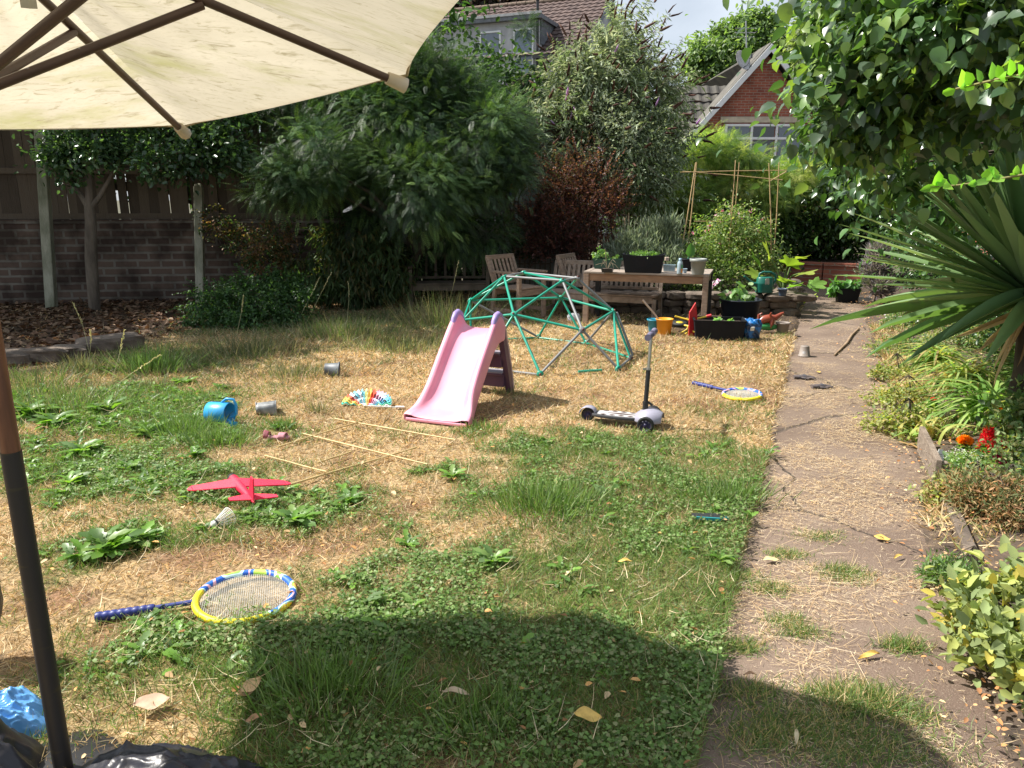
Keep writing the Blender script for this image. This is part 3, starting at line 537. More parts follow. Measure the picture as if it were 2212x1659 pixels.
# dish and aerial
dp = D(1604, 131, 23.7) - Vector((ap.x, 24, 0)); Mr = Matrix.Translation(dp) @ Matrix.Rotation(rad(35), 4, 'Z') @ Matrix.Rotation(rad(68), 4, 'X')
b = MB(); b.lathe([(.001, -.05), (.12, -.045), (.22, -.02), (.29, .03), (.30, .03), (.22, -.035), (.001, -.065)], 24, Mr @ Matrix.Rotation(0, 4, 'X')); ds = b.build('satellite_dish', mat('dish_grey', (.42, .42, .42), .5), H2)
b = MB(); b.tube([Mr @ Vector((0, -.2, -.02)), Mr @ Vector((0, -.2, .12)), Mr @ Vector((0, -.05, .3))], .014, 6); b.box(Mr @ Vector((0, -.04, .31)), (.06, .06, .1)); b.build('feed_arm', M_LEAD, ds)
a0, a1 = D(1614, 166, 24.2) - Vector((ap.x, 24, 0)), D(1611, 45, 24.2) - Vector((ap.x, 24, 0))
b = MB(); b.tube([a0, a1], .022, 8); zz = a1.z
for k, q in enumerate((0, .12, .24)): b.tube([(a1.x - .3, a1.y, zz - .2 - q), (a1.x + .3, a1.y, zz - .2 - q)], .008, 5)
for s in np.linspace(-.3, .3, 5): b.tube([(a1.x + s, a1.y - .12, zz - .32), (a1.x + s, a1.y + .12, zz - .32)], .006, 5)
b.build('aerial', mat('galvanised', (.5, .5, .5), .4, .8), H2)
# side wing roof
wl, wr = D(1462, 186, 26.6), D(1600, 186, 26.6)
WG = thing('bungalow_wing', 'low side wing with grey pantile roof left of the brick gable', 'house', (wl.x, 0, 0)); ww = wr.x - wl.x
b = MB(); tiles(b, -.6, ww, 24.75, 26.6, 2.75, wl.z); b.add([(-.6, 26.6, wl.z), (ww, 26.6, wl.z), (ww, 29, 2.7), (-.6, 29, 2.7)], [(0, 1, 2, 3)]); b.build('roof', M_DTILE, WG)
MB().box((ww / 2 - .2, 26.9, 1.35), (ww + .4, 3.8, 2.7)).build('wall', M_BR, WG)
# third house glimpsed at the upper right
q0 = D(2085, 50, 26); H3 = thing('hidden_brick_house', 'brick house corner glimpsed behind the upper right foliage', 'house', (q0.x, 19, 0))
b = MB(); b.box((1.6, 3, 2.4), (4.2, 6, 4.8)); b.build('wall', M_BR, H3)
b = MB(); tiles(b, -.8, 4.2, -.4, 3, 4.8, 7.0); b.add([(-.8, 3, 7), (4.2, 3, 7), (4.2, 6.4, 4.8), (-.8, 6.4, 4.8)], [(0, 1, 2, 3)]); b.build('roof', M_TILE, H3)
# low red brick wall at the end of the path
p0, p1, p2 = G(1690, 612), G(1776, 618), G(1866, 622); bw = MB()
for a, c in ((p0, p1), (p1, p2)): bw.beam((a.x, a.y, .2), (c.x, c.y, .2), .22, .42)
bw.beam((p0.x, p0.y, .43), (p1.x, p1.y, .43), .27, .05); bw.beam((p1.x, p1.y, .432), (p2.x, p2.y, .432), .27, .05)
bw.beam((p0.x, p0.y, .2), (p0.x - 1.5, p0.y + .6, .2), .22, .41)
tag(bw.build('low_brick_wall', brickmat('path_brick', (.46, .16, .10), (.36, .12, .08), (.34, .26, .2), 1.15, (.8, .75, .7))), 'low red brick retaining wall at the end of the path', 'wall')
b = MB().grid(lambda u, v: (p0.x - 2 + u * 6, p1.y + .12 + v * 3, .36 + .12 * float(fbm(u * 9, v * 5, 1))), 14, 8); tag(b.build('raised_soil', MATS['bed_soil']), kind='structure')
# dry-stone edge of the raised bed
M_STN = mat('garden_stone', (.20, .155, .12), .95, col2=(.09, .07, .055), nscale=5, bump=1.0, bscale=14)
b = MB(); k = 0
def stoney(x): return 11.25 - .12 * (x - 2.2)
for lay, (zc, hh) in enumerate(((.065, .15), (.18, .13), (.29, .12))):
    x = .9 + lay * .07
    while x < 4.1:
        w = rng.uniform(.2, .42); k += 1; b.rock((x + w / 2, stoney(x) - .02 * lay + rng.normal() * .015, zc), (w, .3, hh * rng.uniform(.9, 1.15)), k, rng.normal() * .08, mi=0, amp=.07); x += w * .96
for lay, (zc, hh) in enumerate(((.07, .16), (.19, .13), (.30, .12))):
    for q in range(5):
        k += 1; y = 11.1 + q * .42; b.rock((float(xl(y)) - .26 + .0 * q, y, zc), (.38, .42, hh), k, -.4, amp=.07)
tag(b.build('dry_stone_wall', M_STN), 'rough dry stone edging of the raised vegetable bed', 'wall')
def f_rb(u, v): y = 11.35 + v * 3.6; return (.9 + u * (float(xl(y)) - .35 - .9), y, .26 + .05 * float(fbm(u * 7, v * 6, 1.5)))
tag(MB().grid(f_rb, 20, 14).build('raised_bed_soil', MATS['bed_soil']), kind='structure')
# edging stones of the left bed
for i, (px, py, w, h, lab) in enumerate(((12, 795, .55, .16, 'rough edging stone at the frame edge of the left bed'), (85, 790, .5, .15, 'second edging stone from the left below the leaf litter'), (150, 782, .36, .14, 'small edging stone in the middle of the left bed row'), (205, 765, .42, .15, 'edging stone with dry grass growing beside it'), (262, 760, .5, .17, 'flat-topped squared stone at the right end of the left bed edge'))):
    p = G(px, py); o = MB().rock((0, 0, 0), (w, .3, h * 1.15), 50 + i, 0, amp=.11, pw=.5, n=14).build('edging_stone', M_STN); o.location = (p.x, p.y, .10); o.rotation_euler = (0, 0, .2 + .1 * i); tag(o, lab, 'stone', 'edging stones of the left bed')
# timber edging board of the flower bed
a, c = G(1986, 968), G(2022, 1048)
b = MB().beam((a.x, a.y, .075), (c.x, c.y, .075), .035, .17); eb = b.build('edging_board', mat('old_board', (.30, .24, .185), .9, col2=(.17, .13, .10), nscale=6, stretch=(3, 3, 12), bump=.6), bevel=.004); tag(eb, 'weathered upright plank edging the flower bed by the red blooms', 'board')
b = MB().box((c.x + .06, c.y + .05, .06), (.05, .05, .14)); b.build('peg', MATS['old_board'], eb)
b = MB(); ed = [G(2100, 1225), G(2062, 1130), G(2035, 1080)]
for i in range(2): b.beam((ed[i].x, ed[i].y, .03), (ed[i + 1].x, ed[i + 1].y, .03), .06, .06)
tag(b.build('brick_edging', M_STN, bevel=.006), 'dark brick strip edging the path near the sage bush', 'edging')

# ================================================================== PARASOL
pz = 1.9; hub = Vector((-.695 * pz, pz, CAM_H + .36 * pz)); runz = CAM_H + .124 * pz
PA = thing('garden_parasol', 'large cream canvas parasol with brown ribs on a wooden pole', 'parasol', (hub.x, hub.y, 0))
c1 = D(403, 291, 3.13); c2 = D(880, 187, 2.5); c3 = D(1128, -88, 1.38)
rel = [Vector(p) - Vector((hub.x, hub.y, 0)) for p in (c1, c2, c3)]
cor = [rel[0], rel[1], rel[2]]
for ang, r, z in ((-80, 1.35, 2.12), (-140, 1.3, 2.05), (151, 1.28, 1.96)): cor.append(Vector((r * math.cos(rad(ang)), r * math.sin(rad(ang)), z)))
cor[5] = Vector((-2.5, 3.0, 1.92)) - Vector((hub.x, hub.y, 0))
order = [cor[5], cor[0], cor[1], cor[2], cor[3], cor[4]]
hl = Vector((0, 0, hub.z))
def canopymat():
    m, n, l, o = _new('canvas'); d = n.new('ShaderNodeBsdfDiffuse'); t = n.new('ShaderNodeBsdfTranslucent'); s = n.new('ShaderNodeMixShader'); s.inputs[0].default_value = .58
    c = n.new('ShaderNodeTexCoord'); p = n.new('ShaderNodeMapping'); p.inputs['Scale'].default_value = (1.2, 1.2, 1); p.inputs['Rotation'].default_value = (0, 0, .5)
    l(c.outputs['Object'], p.inputs['Vector'])
    def nz_(sc, a, b, st=(1, 1, 1), dist=0):
        q = n.new('ShaderNodeMapping'); q.inputs['Scale'].default_value = st; q.inputs['Rotation'].default_value = (0, 0, .6); l(c.outputs['Object'], q.inputs['Vector'])
        z = n.new('ShaderNodeTexNoise'); z.inputs['Scale'].default_value = sc; z.inputs['Detail'].default_value = 8; z.inputs['Roughness'].default_value = .65; z.inputs['Distortion'].default_value = dist; l(q.outputs[0], z.inputs['Vector'])
        r = n.new('ShaderNodeMapRange'); r.inputs['From Min'].default_value = a; r.inputs['From Max'].default_value = b; l(z.outputs['Fac'], r.inputs['Value']); return r.outputs[0]
    def mix(f, a, b):
        x = n.new('ShaderNodeMixRGB')
        for k, v in (('Fac', f), ('Color1', a), ('Color2', b)):
            if isinstance(v, tuple): x.inputs[k].default_value = v
            else: l(v, x.inputs[k])
        return x.outputs[0]
    col = mix(nz_(3, .3, .75, (1, 3, 1)), (.58, .52, .40, 1), (.47, .42, .31, 1))
    col = mix(nz_(1.7, .50, .72, (1, 2.6, 1)), col, (.34, .33, .13, 1))
    col = mix(nz_(9, .55, .72, (1, 4, 1), 1.5), col, (.27, .23, .13, 1))
    col = mix(nz_(45, .55, .75, (1, 3, 1)), col, (.42, .37, .26, 1))
    l(col, d.inputs['Color']); l(col, t.inputs['Color']); l(d.outputs[0], s.inputs[1]); l(t.outputs[0], s.inputs[2]); l(s.outputs[0], o.inputs['Surface']); return m
b = MB()
for i in range(6):
    A, B_ = order[i], order[(i + 1) % 6]
    def f(u, v, A=A, B_=B_):
        e = A.lerp(B_, u); mid = ((A + B_) / 2 - hl); inw = 4 * u * (1 - u) * .035
        p = hl.lerp(e, v) ; p = p - Vector((mid.x, mid.y, 0)) * inw * v * v; p.z += -.05 * 4 * u * (1 - u) * math.sin(math.pi * min(v, .8)) * .6 + .012 * math.sin(u * 25) * (1 - v) + .05 * v * (1 - v); return tuple(p + Vector((0, 0, .035)))
    b.grid(f, 14, 14)
M_CAN = canopymat(); cn = b.build('canopy', M_CAN, PA, weld=True)
b = MB(); prev = None
for i in range(6):
    A, B_ = order[i], order[(i + 1) % 6]; pts = []
    for j in range(15):
        u = j / 14; e = A.lerp(B_, u); mid = ((A + B_) / 2 - hl); e = e - Vector((mid.x, mid.y, 0)) * 4 * u * (1 - u) * .035; pts.append(e + Vector((0, 0, .033)))
    b.tube(pts, .005, 5)
b.build('hem', M_CAN, cn)
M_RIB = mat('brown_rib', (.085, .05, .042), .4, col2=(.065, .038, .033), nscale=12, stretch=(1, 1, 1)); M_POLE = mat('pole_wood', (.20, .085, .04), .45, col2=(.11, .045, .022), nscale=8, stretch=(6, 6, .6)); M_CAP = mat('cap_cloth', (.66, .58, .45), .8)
run = Vector((0, 0, runz))
mids = []
for i, c in enumerate(order):
    tip = hl + (c - hl) * .985; b = MB(); b.tube([hl + (c - hl) * .03, hl + (c - hl) * .5, tip], .0125, 8); b.build('rib', M_RIB, PA)
    mid = hl + (c - hl) * (.44 if i == 1 else .5); b = MB(); b.tube([run + (Vector((mid.x, mid.y, 0))).normalized() * .04, mid - Vector((0, 0, .012))], .0125, 8); b.build('strut', M_RIB, PA)
    pk = MB(); d = (c - hl).normalized(); pk.tube([tip - d * .05, tip + d * .012], [.019, .024], 8); pk.build('corner_pocket', M_CAP, cn)
b = MB(); b.lathe([(.02, -.03), (.05, -.02), (.05, .03), (.02, .05)], 16, Matrix.Translation(hl)); b.build('hub', M_RIB, PA)
b = MB(); b.lathe([(.026, -.05), (.05, -.03), (.05, .03), (.026, .06)], 16, Matrix.Translation(run)); b.build('runner', M_RIB, PA)
b = MB(); b.box(Vector((.24, -.05, runz + .22)), (.02, .03, .09), rot=(.2, .1, 0)); b.build('clip', mat('white_clip', (.6, .58, .52), .5), PA)
poledark = mat('dark_pole', (.02, .017, .015), .55, col2=(.05, .04, .012), nscale=5, stretch=(1, 1, 5), lo=.58, hi=.66)  # lower pole: near-black with ochre patches
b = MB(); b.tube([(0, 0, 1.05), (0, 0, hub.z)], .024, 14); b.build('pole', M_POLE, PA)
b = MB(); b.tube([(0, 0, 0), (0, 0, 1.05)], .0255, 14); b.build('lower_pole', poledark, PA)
b = MB(); b.lathe([(.001, 0), (.24, 0), (.25, .02), (.2, .04), (.05, .06), (.001, .06)], 24); b.build('base', M_BLK, PA)
# black sheet / bags at the lower left
M_BAG = mat('bin_liner', (.014, .014, .02), .38, col2=(.022, .022, .03), nscale=5, bump=.9, bscale=5, stretch=(1, 1, 1))
def crumple(c, d, seed, m, name, label, cat, amp=.1, sq=.8, zmin=0.0):
    r = np.random.default_rng(seed); ph = r.uniform(0, 20, 6)
    def f(u, v):
        th = math.pi * v; w = 2 * math.pi * u; x, y, z = math.sin(th) * math.cos(w), math.sin(th) * math.sin(w), math.cos(th)
        q = [math.copysign(abs(t) ** sq, t) for t in (x, y, z)]
        k = 1 + amp * ((float(fbm(x * 2 + ph[0] + z, y * 2 + ph[1] - z, 1.6)) - .5) * 2.4) - amp * .8 * abs(float(vnoise(x * 3 + ph[2], y * 3 + z * 2 + ph[3], 2.2)) - .5) * 2
        return (c[0] + q[0] * d[0] * k, c[1] + q[1] * d[1] * k, max(c[2] + q[2] * d[2] * k, zmin))
    return tag(MB().grid(f, 56, 34, wrap=True).build(name, m), label, cat)
def sheet(cx, cy, rx, ry, h, seed, m, name, label, rot=0, fold=.03):
    ph = np.random.default_rng(seed).uniform(0, 40, 8); b = MB()
    def f(u, v):
        a = 2 * math.pi * u; r = v; x, y = r * math.cos(a), r * math.sin(a); e = 1 + .16 * math.sin(2 * a + ph[0]) + .09 * math.sin(5 * a + ph[1]) + .05 * math.sin(9 * a + ph[2])
        n1 = 1 - abs(2 * float(vnoise(x * 1.1 + ph[3], y * 2.4 + ph[4], 1.7)) - 1); n2 = 1 - abs(2 * float(vnoise(x * 2 + ph[5] + y, y * 3.5 + ph[6] - x, 2.6)) - 1); n3 = 1 - abs(2 * float(vnoise(a * 2.2, r * 1.5 + ph[7], 1.9)) - 1)
        z = h * (1 - r ** 2.6) * (.72 + .45 * float(vnoise(x + ph[1], y + ph[2], 1.5))) + fold * (n1 ** 3 + .6 * n2 ** 3 + .9 * n3 ** 4 * r) * (1 - r ** 6 * .7)
        return (cx + rx * e * x, cy + ry * e * y, max(z, .004) + (.02 if r > .97 else 0))
    b.grid(f, 150, 60, wrap=True); return tag(b.build(name, m), label, 'bag')
sheet(-.98, 1.70, .42, .33, .17, 3, M_BAG, 'plastic_sheet', 'crumpled black plastic bag lying around the foot of the parasol pole', fold=.024)
sheet(-1.62, 1.80, .26, .24, .26, 8, M_BAG, 'bin_bag', 'black bin bag in the bottom left corner beside the pole', fold=.03)
q = G(0, 1560, .08); sheet(q.x - .03, q.y, .17, .15, .15, 4, mat('blue_plastic', (.08, .25, .55), .3, col2=(.13, .36, .70), bump=.5, bscale=5), 'blue_bag', 'light blue plastic bag at the left frame edge behind the pole', fold=.018)
q = D(-8, 1450, 2.45); crumple((q.x - .06, q.y, .30), (.10, .1, .17), 14, M_BAG, 'black_pouch', 'rounded black object at the left frame edge above the blue bag', 'bag', .06)

# ================================================================== OBJECTS
def fr(px, py, z=0.0, dz=LZ): p = G(px, py, dz); return p
# ---- toddler slide
A0, A1_ = G(870, 905, LZ), G(1015, 922, LZ); xa = (A1_ - A0).normalized(); ang = math.atan2(xa.y, xa.x); o0 = (A0 + A1_) / 2
SL = thing('toddler_slide', 'small faded pink plastic slide with purple handles and steps on the dry lawn', 'slide', (o0.x, o0.y, LZ - .01), ang)
M_PINK = mat('faded_pink', (.76, .33, .42), .45, col2=(.70, .26, .36), nscale=3, lo=.4, hi=.6); M_LAV = mat('lavender_plastic', (.33, .24, .52), .45, col2=(.28, .21, .45)); M_PLUM = mat('plum_plastic', (.10, .045, .09), .45, col2=(.075, .035, .07))
PR = [(.0, .030, .225, .02), (.03, .045, .225, .022), (.08, .045, .21, .03), (.14, .06, .19, .05), (.20, .10, .17, .075), (.26, .155, .158, .085), (.40, .30, .155, .085), (.55, .445, .155, .085), (.66, .545, .155, .09), (.73, .585, .155, .11), (.79, .60, .155, .13), (.85, .60, .155, .11), (.90, .597, .155, .05)]
def sec(y, f, w, h):
    ow = .055 if y > .1 else .05
    return [(-w - ow, y, max(f - .10, .0)), (-w - ow, y, f + h * .6), (-w - ow + .006, y, f + h), (-w - .02, y, f + h), (-w - .004, y, f + h * .8), (-w + .012, y, f + .02), (-w + .05, y, f), (0, y, f - .004),
            (w - .05, y, f), (w - .012, y, f + .02), (w + .004, y, f + h * .8), (w + .02, y, f + h), (w + ow - .006, y, f + h), (w + ow, y, f + h * .6), (w + ow, y, max(f - .10, .0))]
secs = [sec(*q) for q in PR]; V = [p for s_ in secs for p in s_]; m_ = 15
Fs = [(j * m_ + i, j * m_ + i + 1, (j + 1) * m_ + i + 1, (j + 1) * m_ + i) for j in range(len(secs) - 1) for i in range(m_ - 1)]
Vb = [(x, y, max(z - .0, 0)) for x, y, z in secs[0]]
b = MB(); b.add(V, Fs, smooth=True); b.build('chute', M_PINK, SL, sub=2, solid=.012)
b = MB(); b.box((0, .004, .014), (.52, .02, .026)); b.build('lip', M_PINK, SL, bevel=.008)
for s in (-1, 1):
    b = MB(); x = s * .182
    pts = [(x, .70, .635), (x, .725, .69), (x, .765, .725), (x, .81, .735), (x, .855, .715), (x, .885, .66), (x, .895, .60)]
    b.tube(pts, [.02, .024, .027, .027, .027, .024, .02], 10); b.build('handle', M_LAV, SL)
    # side cheek between rail and ladder
    b = MB(); out = [(.60, .42), (.70, .62), (.78, .70), (.86, .69), (.90, .60), (.93, .50), (.90, .49), (.84, .54), (.74, .48)]
    b.prism(out, -.02, .02, Matrix.Translation((s * .188, 0, 0)) @ Matrix(((0, 0, 1, 0), (1, 0, 0, 0), (0, 1, 0, 0), (0, 0, 0, 1)))); b.build('side_cheek', M_PINK, SL, bevel=.008)
    b = MB(); N_ = 12
    arc = lambda t, o: (.88 + .20 * math.sin(t * 1.35) ** 1.2 + o * .5, .62 * (1 - t) ** 1.0)
    out = [arc(i / N_, .03) for i in range(N_ + 1)] + [(arc(i / N_, -.10)[0] - .02 * math.sin(3 * i / N_), arc(i / N_, 0)[1]) for i in range(N_, -1, -1)]
    b.prism(out, -.024, .024, Matrix.Translation((s * .188, 0, 0)) @ Matrix(((0, 0, 1, 0), (1, 0, 0, 0), (0, 1, 0, 0), (0, 0, 0, 1)))); b.build('ladder_side', M_PLUM, SL, bevel=.006)
    b = MB(); b.tube([(s * .188, arc(i / N_, .045)[0], arc(i / N_, 0)[1]) for i in range(N_ + 1)], .03, 6, smooth=False); b.build('ladder_trim', mat('faded_edge', (.52, .38, .36), .6), SL)
for z, y in ((.19, .98), (.37, .93)):
    b = MB(); b.box((0, y, z - .055), (.34, .05, .11)); b.box((0, y - .0, z + .008), (.34, .13, .018)); st = b.build('step', M_PLUM, SL, bevel=.005)
    MB().box((0, y, z + .021), (.335, .125, .008)).build('tread', mat('grey_tread', (.30, .27, .32), .6), st)
# ---- climbing dome
DP = {'A': (1089, 597, .85), 'B': (1131, 589, .85), 'C': (1215, 606, .85), 'D': (1247, 601, .85), 'F': (1110, 679, .55), 'G': (1258, 713, .42), 'H': (1325, 672, .50), 'I': (1212, 643, .55), 'K': (1016, 649, .52), 'J': (1001, 691, .42),
      'L': (1167, 808, LZ + .02), 'M': (1336, 797, LZ + .02), 'N': (1362, 773, LZ + .02), 'Q': (1266, 741, LZ + .02), 'P': (1163, 728, LZ + .02), 'S': (1040, 793, LZ + .02), 'T': (1018, 735, LZ + .02), 'U': (985, 770, LZ + .02)}
dn = {k: G(*v) for k, v in DP.items()}; dc = Vector((.37, 8.35, 0))
DM = thing('climbing_dome', 'green and grey metal geodesic climbing dome on the dry lawn', 'climbing frame', dc)
M_GRN = mat('green_tube', (.01, .30, .20), .35, col2=(.015, .25, .17), nscale=5); M_GRY = mat('grey_tube', (.23, .235, .24), .5, 0, col2=(.15, .155, .16), nscale=5)
RODS = 'AB-g AC-g BC-G BD-g CD-g AF-G AJ-G AK-G BK-G CF-G CG-g CH-G DH-g DI-G BI-G FG-G GH-G HI-G IK-G KJ-G FJ-G FL-G FS-G GL-g GM-g HM-G HN-G Hn-g HQ-g IQ-G IP-G KP-g KT-G JS-g JU-G JT-g LM-G LS-g MN-g NQ-G QP-G PT-G TU-G SU-g'.split()
for r in RODS:
    k, t = r.split('-'); a, c = dn[k[0].upper()] - dc, dn[k[1].upper()] - dc; off = Vector((0, 0, 0)) if k != 'Hn' else Vector((.035, .03, 0))
    if k == 'LM':
        for q0_, q1_ in ((0, .0), (.48, .78)):
            if q1_: MB().tube([a.lerp(c, q0_), a.lerp(c, q1_)], .0125, 8).build('rod', M_GRN, DM)
        continue
    if k in ('LS', 'QP', 'PT', 'TU', 'SU'): off = Vector((0, 0, -.008))
    d = (c - a).normalized(); MB().tube([a + d * .02 + off, a + d * .07 + off, c - d * .07 + off, c - d * .02 + off], [.0115, .0135, .0135, .0115], 9).build('rod', M_GRN if t == 'G' else M_GRY, DM)
M_BOLT = mat('rusty_bolt', (.13, .04, .03), .5); M_CAPW = mat('white_bolt_cap', (.7, .75, .7), .5)
for k, p in dn.items():
    p = p - dc; nrm = Vector((p.x, p.y, (p.z if p.z > .1 else 0) * 1.2)).normalized(); M = Matrix.Translation(p) @ nrm.to_track_quat('Z', 'Y').to_matrix().to_4x4()
    j = MB().lathe([(.001, -.012), (.034, -.012), (.036, 0), (.034, .012), (.001, .014)], 12, M).build('joint', M_GRY if k in 'GDN' else M_GRN, DM)
    MB().lathe([(.012, .013), (.012, .024), (.007, .028), (.001, .028)], 8, M).build('bolt', M_BOLT, j)
# ---- three-wheeled scooter
rw = G(1270, 908, LZ); fw = G(1402, 921, LZ); fa = math.atan2(fw.y - rw.y, fw.x - rw.x); Ls = (fw - rw).length
SCO = thing('kick_scooter', 'three-wheeled child scooter with lavender mudguards standing on the lawn', 'scooter', (rw.x, rw.y, LZ - .005), fa)
M_RUB = mat('tyre_rubber', (.02, .02, .02), .7); M_SLV = mat('pale_lavender', (.34, .33, .40), .35, col2=(.28, .27, .34)); M_PUR = mat('purple_rim', (.035, .028, .09), .35)
def wheel(x, y, r, w):
    Mx = Matrix.Translation((x, y, r)) @ Matrix.Rotation(rad(90), 4, 'X'); rt = r * .66
    wm = MB().lathe([(rt, -w / 2), (r * .95, -w / 2), (r, -w / 4), (r, w / 4), (r * .95, w / 2), (rt, w / 2), (rt, -w / 2)], 28, Mx).build('wheel', M_RUB, SCO)
    b = MB(); b.lathe([(rt, -w * .42), (rt * .9, -w * .42), (rt * .9, w * .42), (rt, w * .42)], 28, Mx)
    for k in range(8): a = k * math.pi / 4; b.beam(Mx @ Vector((.006 * math.cos(a), .006 * math.sin(a), 0)), Mx @ Vector((rt * .92 * math.cos(a + .35), rt * .92 * math.sin(a + .35), 0)), .007, w * .7)
    b.lathe([(.001, -w * .5), (.013, -w * .5), (.013, w * .5), (.001, w * .5)], 12, Mx); b.build('rim', M_PUR, wm)
wheel(0, 0, .052, .028); wheel(Ls, -.165, .062, .026); wheel(Ls, .165, .062, .026)
dk = MB(); out = []
for i in range(17): t = i / 16; out.append((.04 + t * (Ls - .04), -(.05 + .035 * math.sin(math.pi * t) ** .7)))
out = out + [(x, -y) for x, y in out[::-1]]
dk.prism(out, .055, .078); dk = dk.build('deck', mat('dark_deck', (.05, .05, .055), .5), SCO, bevel=.006)
wp = MB(); o2 = [(.08 + (x - .04) * .86, y * .84) for x, y in out]; wp.prism(o2, .0775, .081); wp.build('deck_plate', mat('white_plate', (.52, .50, .50), .5, col2=(.42, .40, .40)), dk)
gp = MB()
for i in range(5):
    for s in (-1, 1): cx = .13 + i * .068; gp.prism([(cx - .022, s * .05), (cx, s * .05 - .014), (cx + .022, s * .05), (cx, s * .05 + .014)][:: 1 if s > 0 else 1], .081, .0835)
gp.prism([(.15, 0), (.25, -.018), (.38, 0), (.25, .018)], .081, .0832); gp.build('grip_pattern', mat('brown_grip', (.12, .08, .07), .8), dk)
b = MB(); b.grid(lambda u, v: (-.065 + .0 + .062 * math.cos(math.pi * (.02 + .95 * u)) * -1 + .065, (v - .5) * .07, .055 + .062 * math.sin(math.pi * (.05 + .85 * u))), 12, 4); b.build('rear_mudguard', M_SLV, SCO, solid=.006)
b = MB()
def cowl(u, v):
    a = math.pi * v; x = Ls - .10 + u * .20; w = .125 * math.sin(math.pi * (.10 + .8 * u)) ** .5; h = .02 + .068 * math.sin(math.pi * (.1 + .72 * u)) ** .9
    return (x, -w * math.cos(a), .055 + h * math.sin(a) ** .8)
b.grid(cowl, 14, 14); b.build('front_cowl', M_SLV, SCO, solid=.006, sub=1)
b = MB(); b.tube([(Ls, -.16, .062), (Ls, .16, .062)], .010, 8); b.build('axle', M_BLK, SCO)
Mi = Matrix.Translation((rw.x, rw.y, LZ - .005)) @ Matrix.Rotation(fa, 4, 'Z'); tp = Mi.inverted() @ D(1407, 722, 5.5); sb = Vector((Ls - .035, 0, .12)); 
b = MB(); b.tube([sb - Vector((0, 0, .06)), sb.lerp(tp, .10)], .021, 12); b.tube([sb.lerp(tp, .10), sb.lerp(tp, .13)], .023, 12); b.build('stem_socket', M_BLK, SCO)
b = MB(); b.tube([sb.lerp(tp, .10), sb.lerp(tp, .55)], .017, 12); b.build('lower_stem', M_BLK, SCO)
b = MB(); b.tube([sb.lerp(tp, .53), tp], .0125, 12); us = b.build('upper_stem', mat('bare_alloy', (.55, .53, .46), .3, .9), SCO)
b = MB(); b.tube([sb.lerp(tp, .54), sb.lerp(tp, .565)], .022, 12); cp = sb.lerp(tp, .552); b.box(cp + Vector((-.025, -.012, 0)), (.03, .012, .014)); b.build('clamp', mat('clamp_steel', (.45, .43, .4), .35, .8), us)
b = MB(); q = sb.lerp(tp, .12); b.box(q + Vector((.035, .0, -.01)), (.04, .02, .012), rot=(0, .6, 0)); b.build('fold_lever', M_BLK, SCO)
b = MB(); b.tube([tp + Vector((0, -.13, 0)), tp + Vector((0, .13, 0))], .011, 10); b.build('handlebar', MATS['bare_alloy'], SCO)
for s in (-1, 1):
    b = MB(); ys = np.linspace(.03, .15, 13); b.tube([tp + Vector((0, s * y, 0)) for y in ys], [.019 + .004 * (i % 2) + (.006 if i in (0, 12) else 0) for i in range(13)], 14); b.build('grip', mat('grip_lavender', (.16, .145, .22), .6), SCO)
# ---- jumbo rackets
def racketmat():
    m, n, l, o = _new('printed_foam'); b = n.new('ShaderNodeBsdfPrincipled'); l(b.outputs[0], o.inputs[0]); b.inputs['Roughness'].default_value = .5
    t = n.new('ShaderNodeTexCoord'); s = n.new('ShaderNodeSeparateXYZ'); z = n.new('ShaderNodeTexNoise'); z.inputs['Scale'].default_value = 9; z.inputs['Detail'].default_value = 0
    l(t.outputs['Object'], s.inputs[0]); l(t.outputs['Object'], z.inputs['Vector'])
    a = n.new('ShaderNodeMath'); a.operation = 'MULTIPLY_ADD'; a.inputs[1].default_value = 1.25; l(s.outputs[1], a.inputs[0]); l(z.outputs['Fac'], a.inputs[2])
    r = n.new('ShaderNodeValToRGB'); r.color_ramp.interpolation = 'CONSTANT'; e = r.color_ramp.elements
    cols = [(0, (.85, .70, .02)), (.40, (.85, .72, .02)), (.44, (.9, .45, .1)), (.47, (.25, .5, .08)), (.505, (.6, .85, .9)), (.54, (.02, .12, .55)), (.66, (.9, .5, .6)), (.70, (.02, .14, .5)), (.78, (.45, .7, .1))]
    e[0].position = 0; e[0].color = c4(cols[0][1]); e[1].position = cols[1][0]; e[1].color = c4(cols[1][1])
    for p, c in cols[2:]: q = e.new(p); q.color = c4(c)
    l(a.outputs[0], r.inputs[0]); v = n.new('ShaderNodeTexVoronoi'); v.inputs['Scale'].default_value = 22; l(t.outputs['Object'], v.inputs['Vector'])
    k = n.new('ShaderNodeMath'); k.operation = 'LESS_THAN'; k.inputs[1].default_value = .22; l(v.outputs['Distance'], k.inputs[0]); x = n.new('ShaderNodeMixRGB'); x.inputs['Color2'].default_value = (.03, .2, .6, 1)
    k2 = n.new('ShaderNodeMath'); k2.operation = 'MULTIPLY'; k3 = n.new('ShaderNodeMath'); k3.operation = 'GREATER_THAN'; k3.inputs[1].default_value = .55; l(n.new('ShaderNodeTexNoise').outputs['Fac'], k3.inputs[0]); l(k.outputs[0], k2.inputs[0]); l(k3.outputs[0], k2.inputs[1])
    l(k2.outputs[0], x.inputs['Fac']); l(r.outputs[0], x.inputs['Color1']); l(x.outputs[0], b.inputs['Base Color']); return m
M_RK = racketmat(); M_HB = mat('navy_handle', (.015, .03, .20), .45, col2=(.012, .025, .16)); M_NET = mat('net_white', (.62, .62, .58), .6)
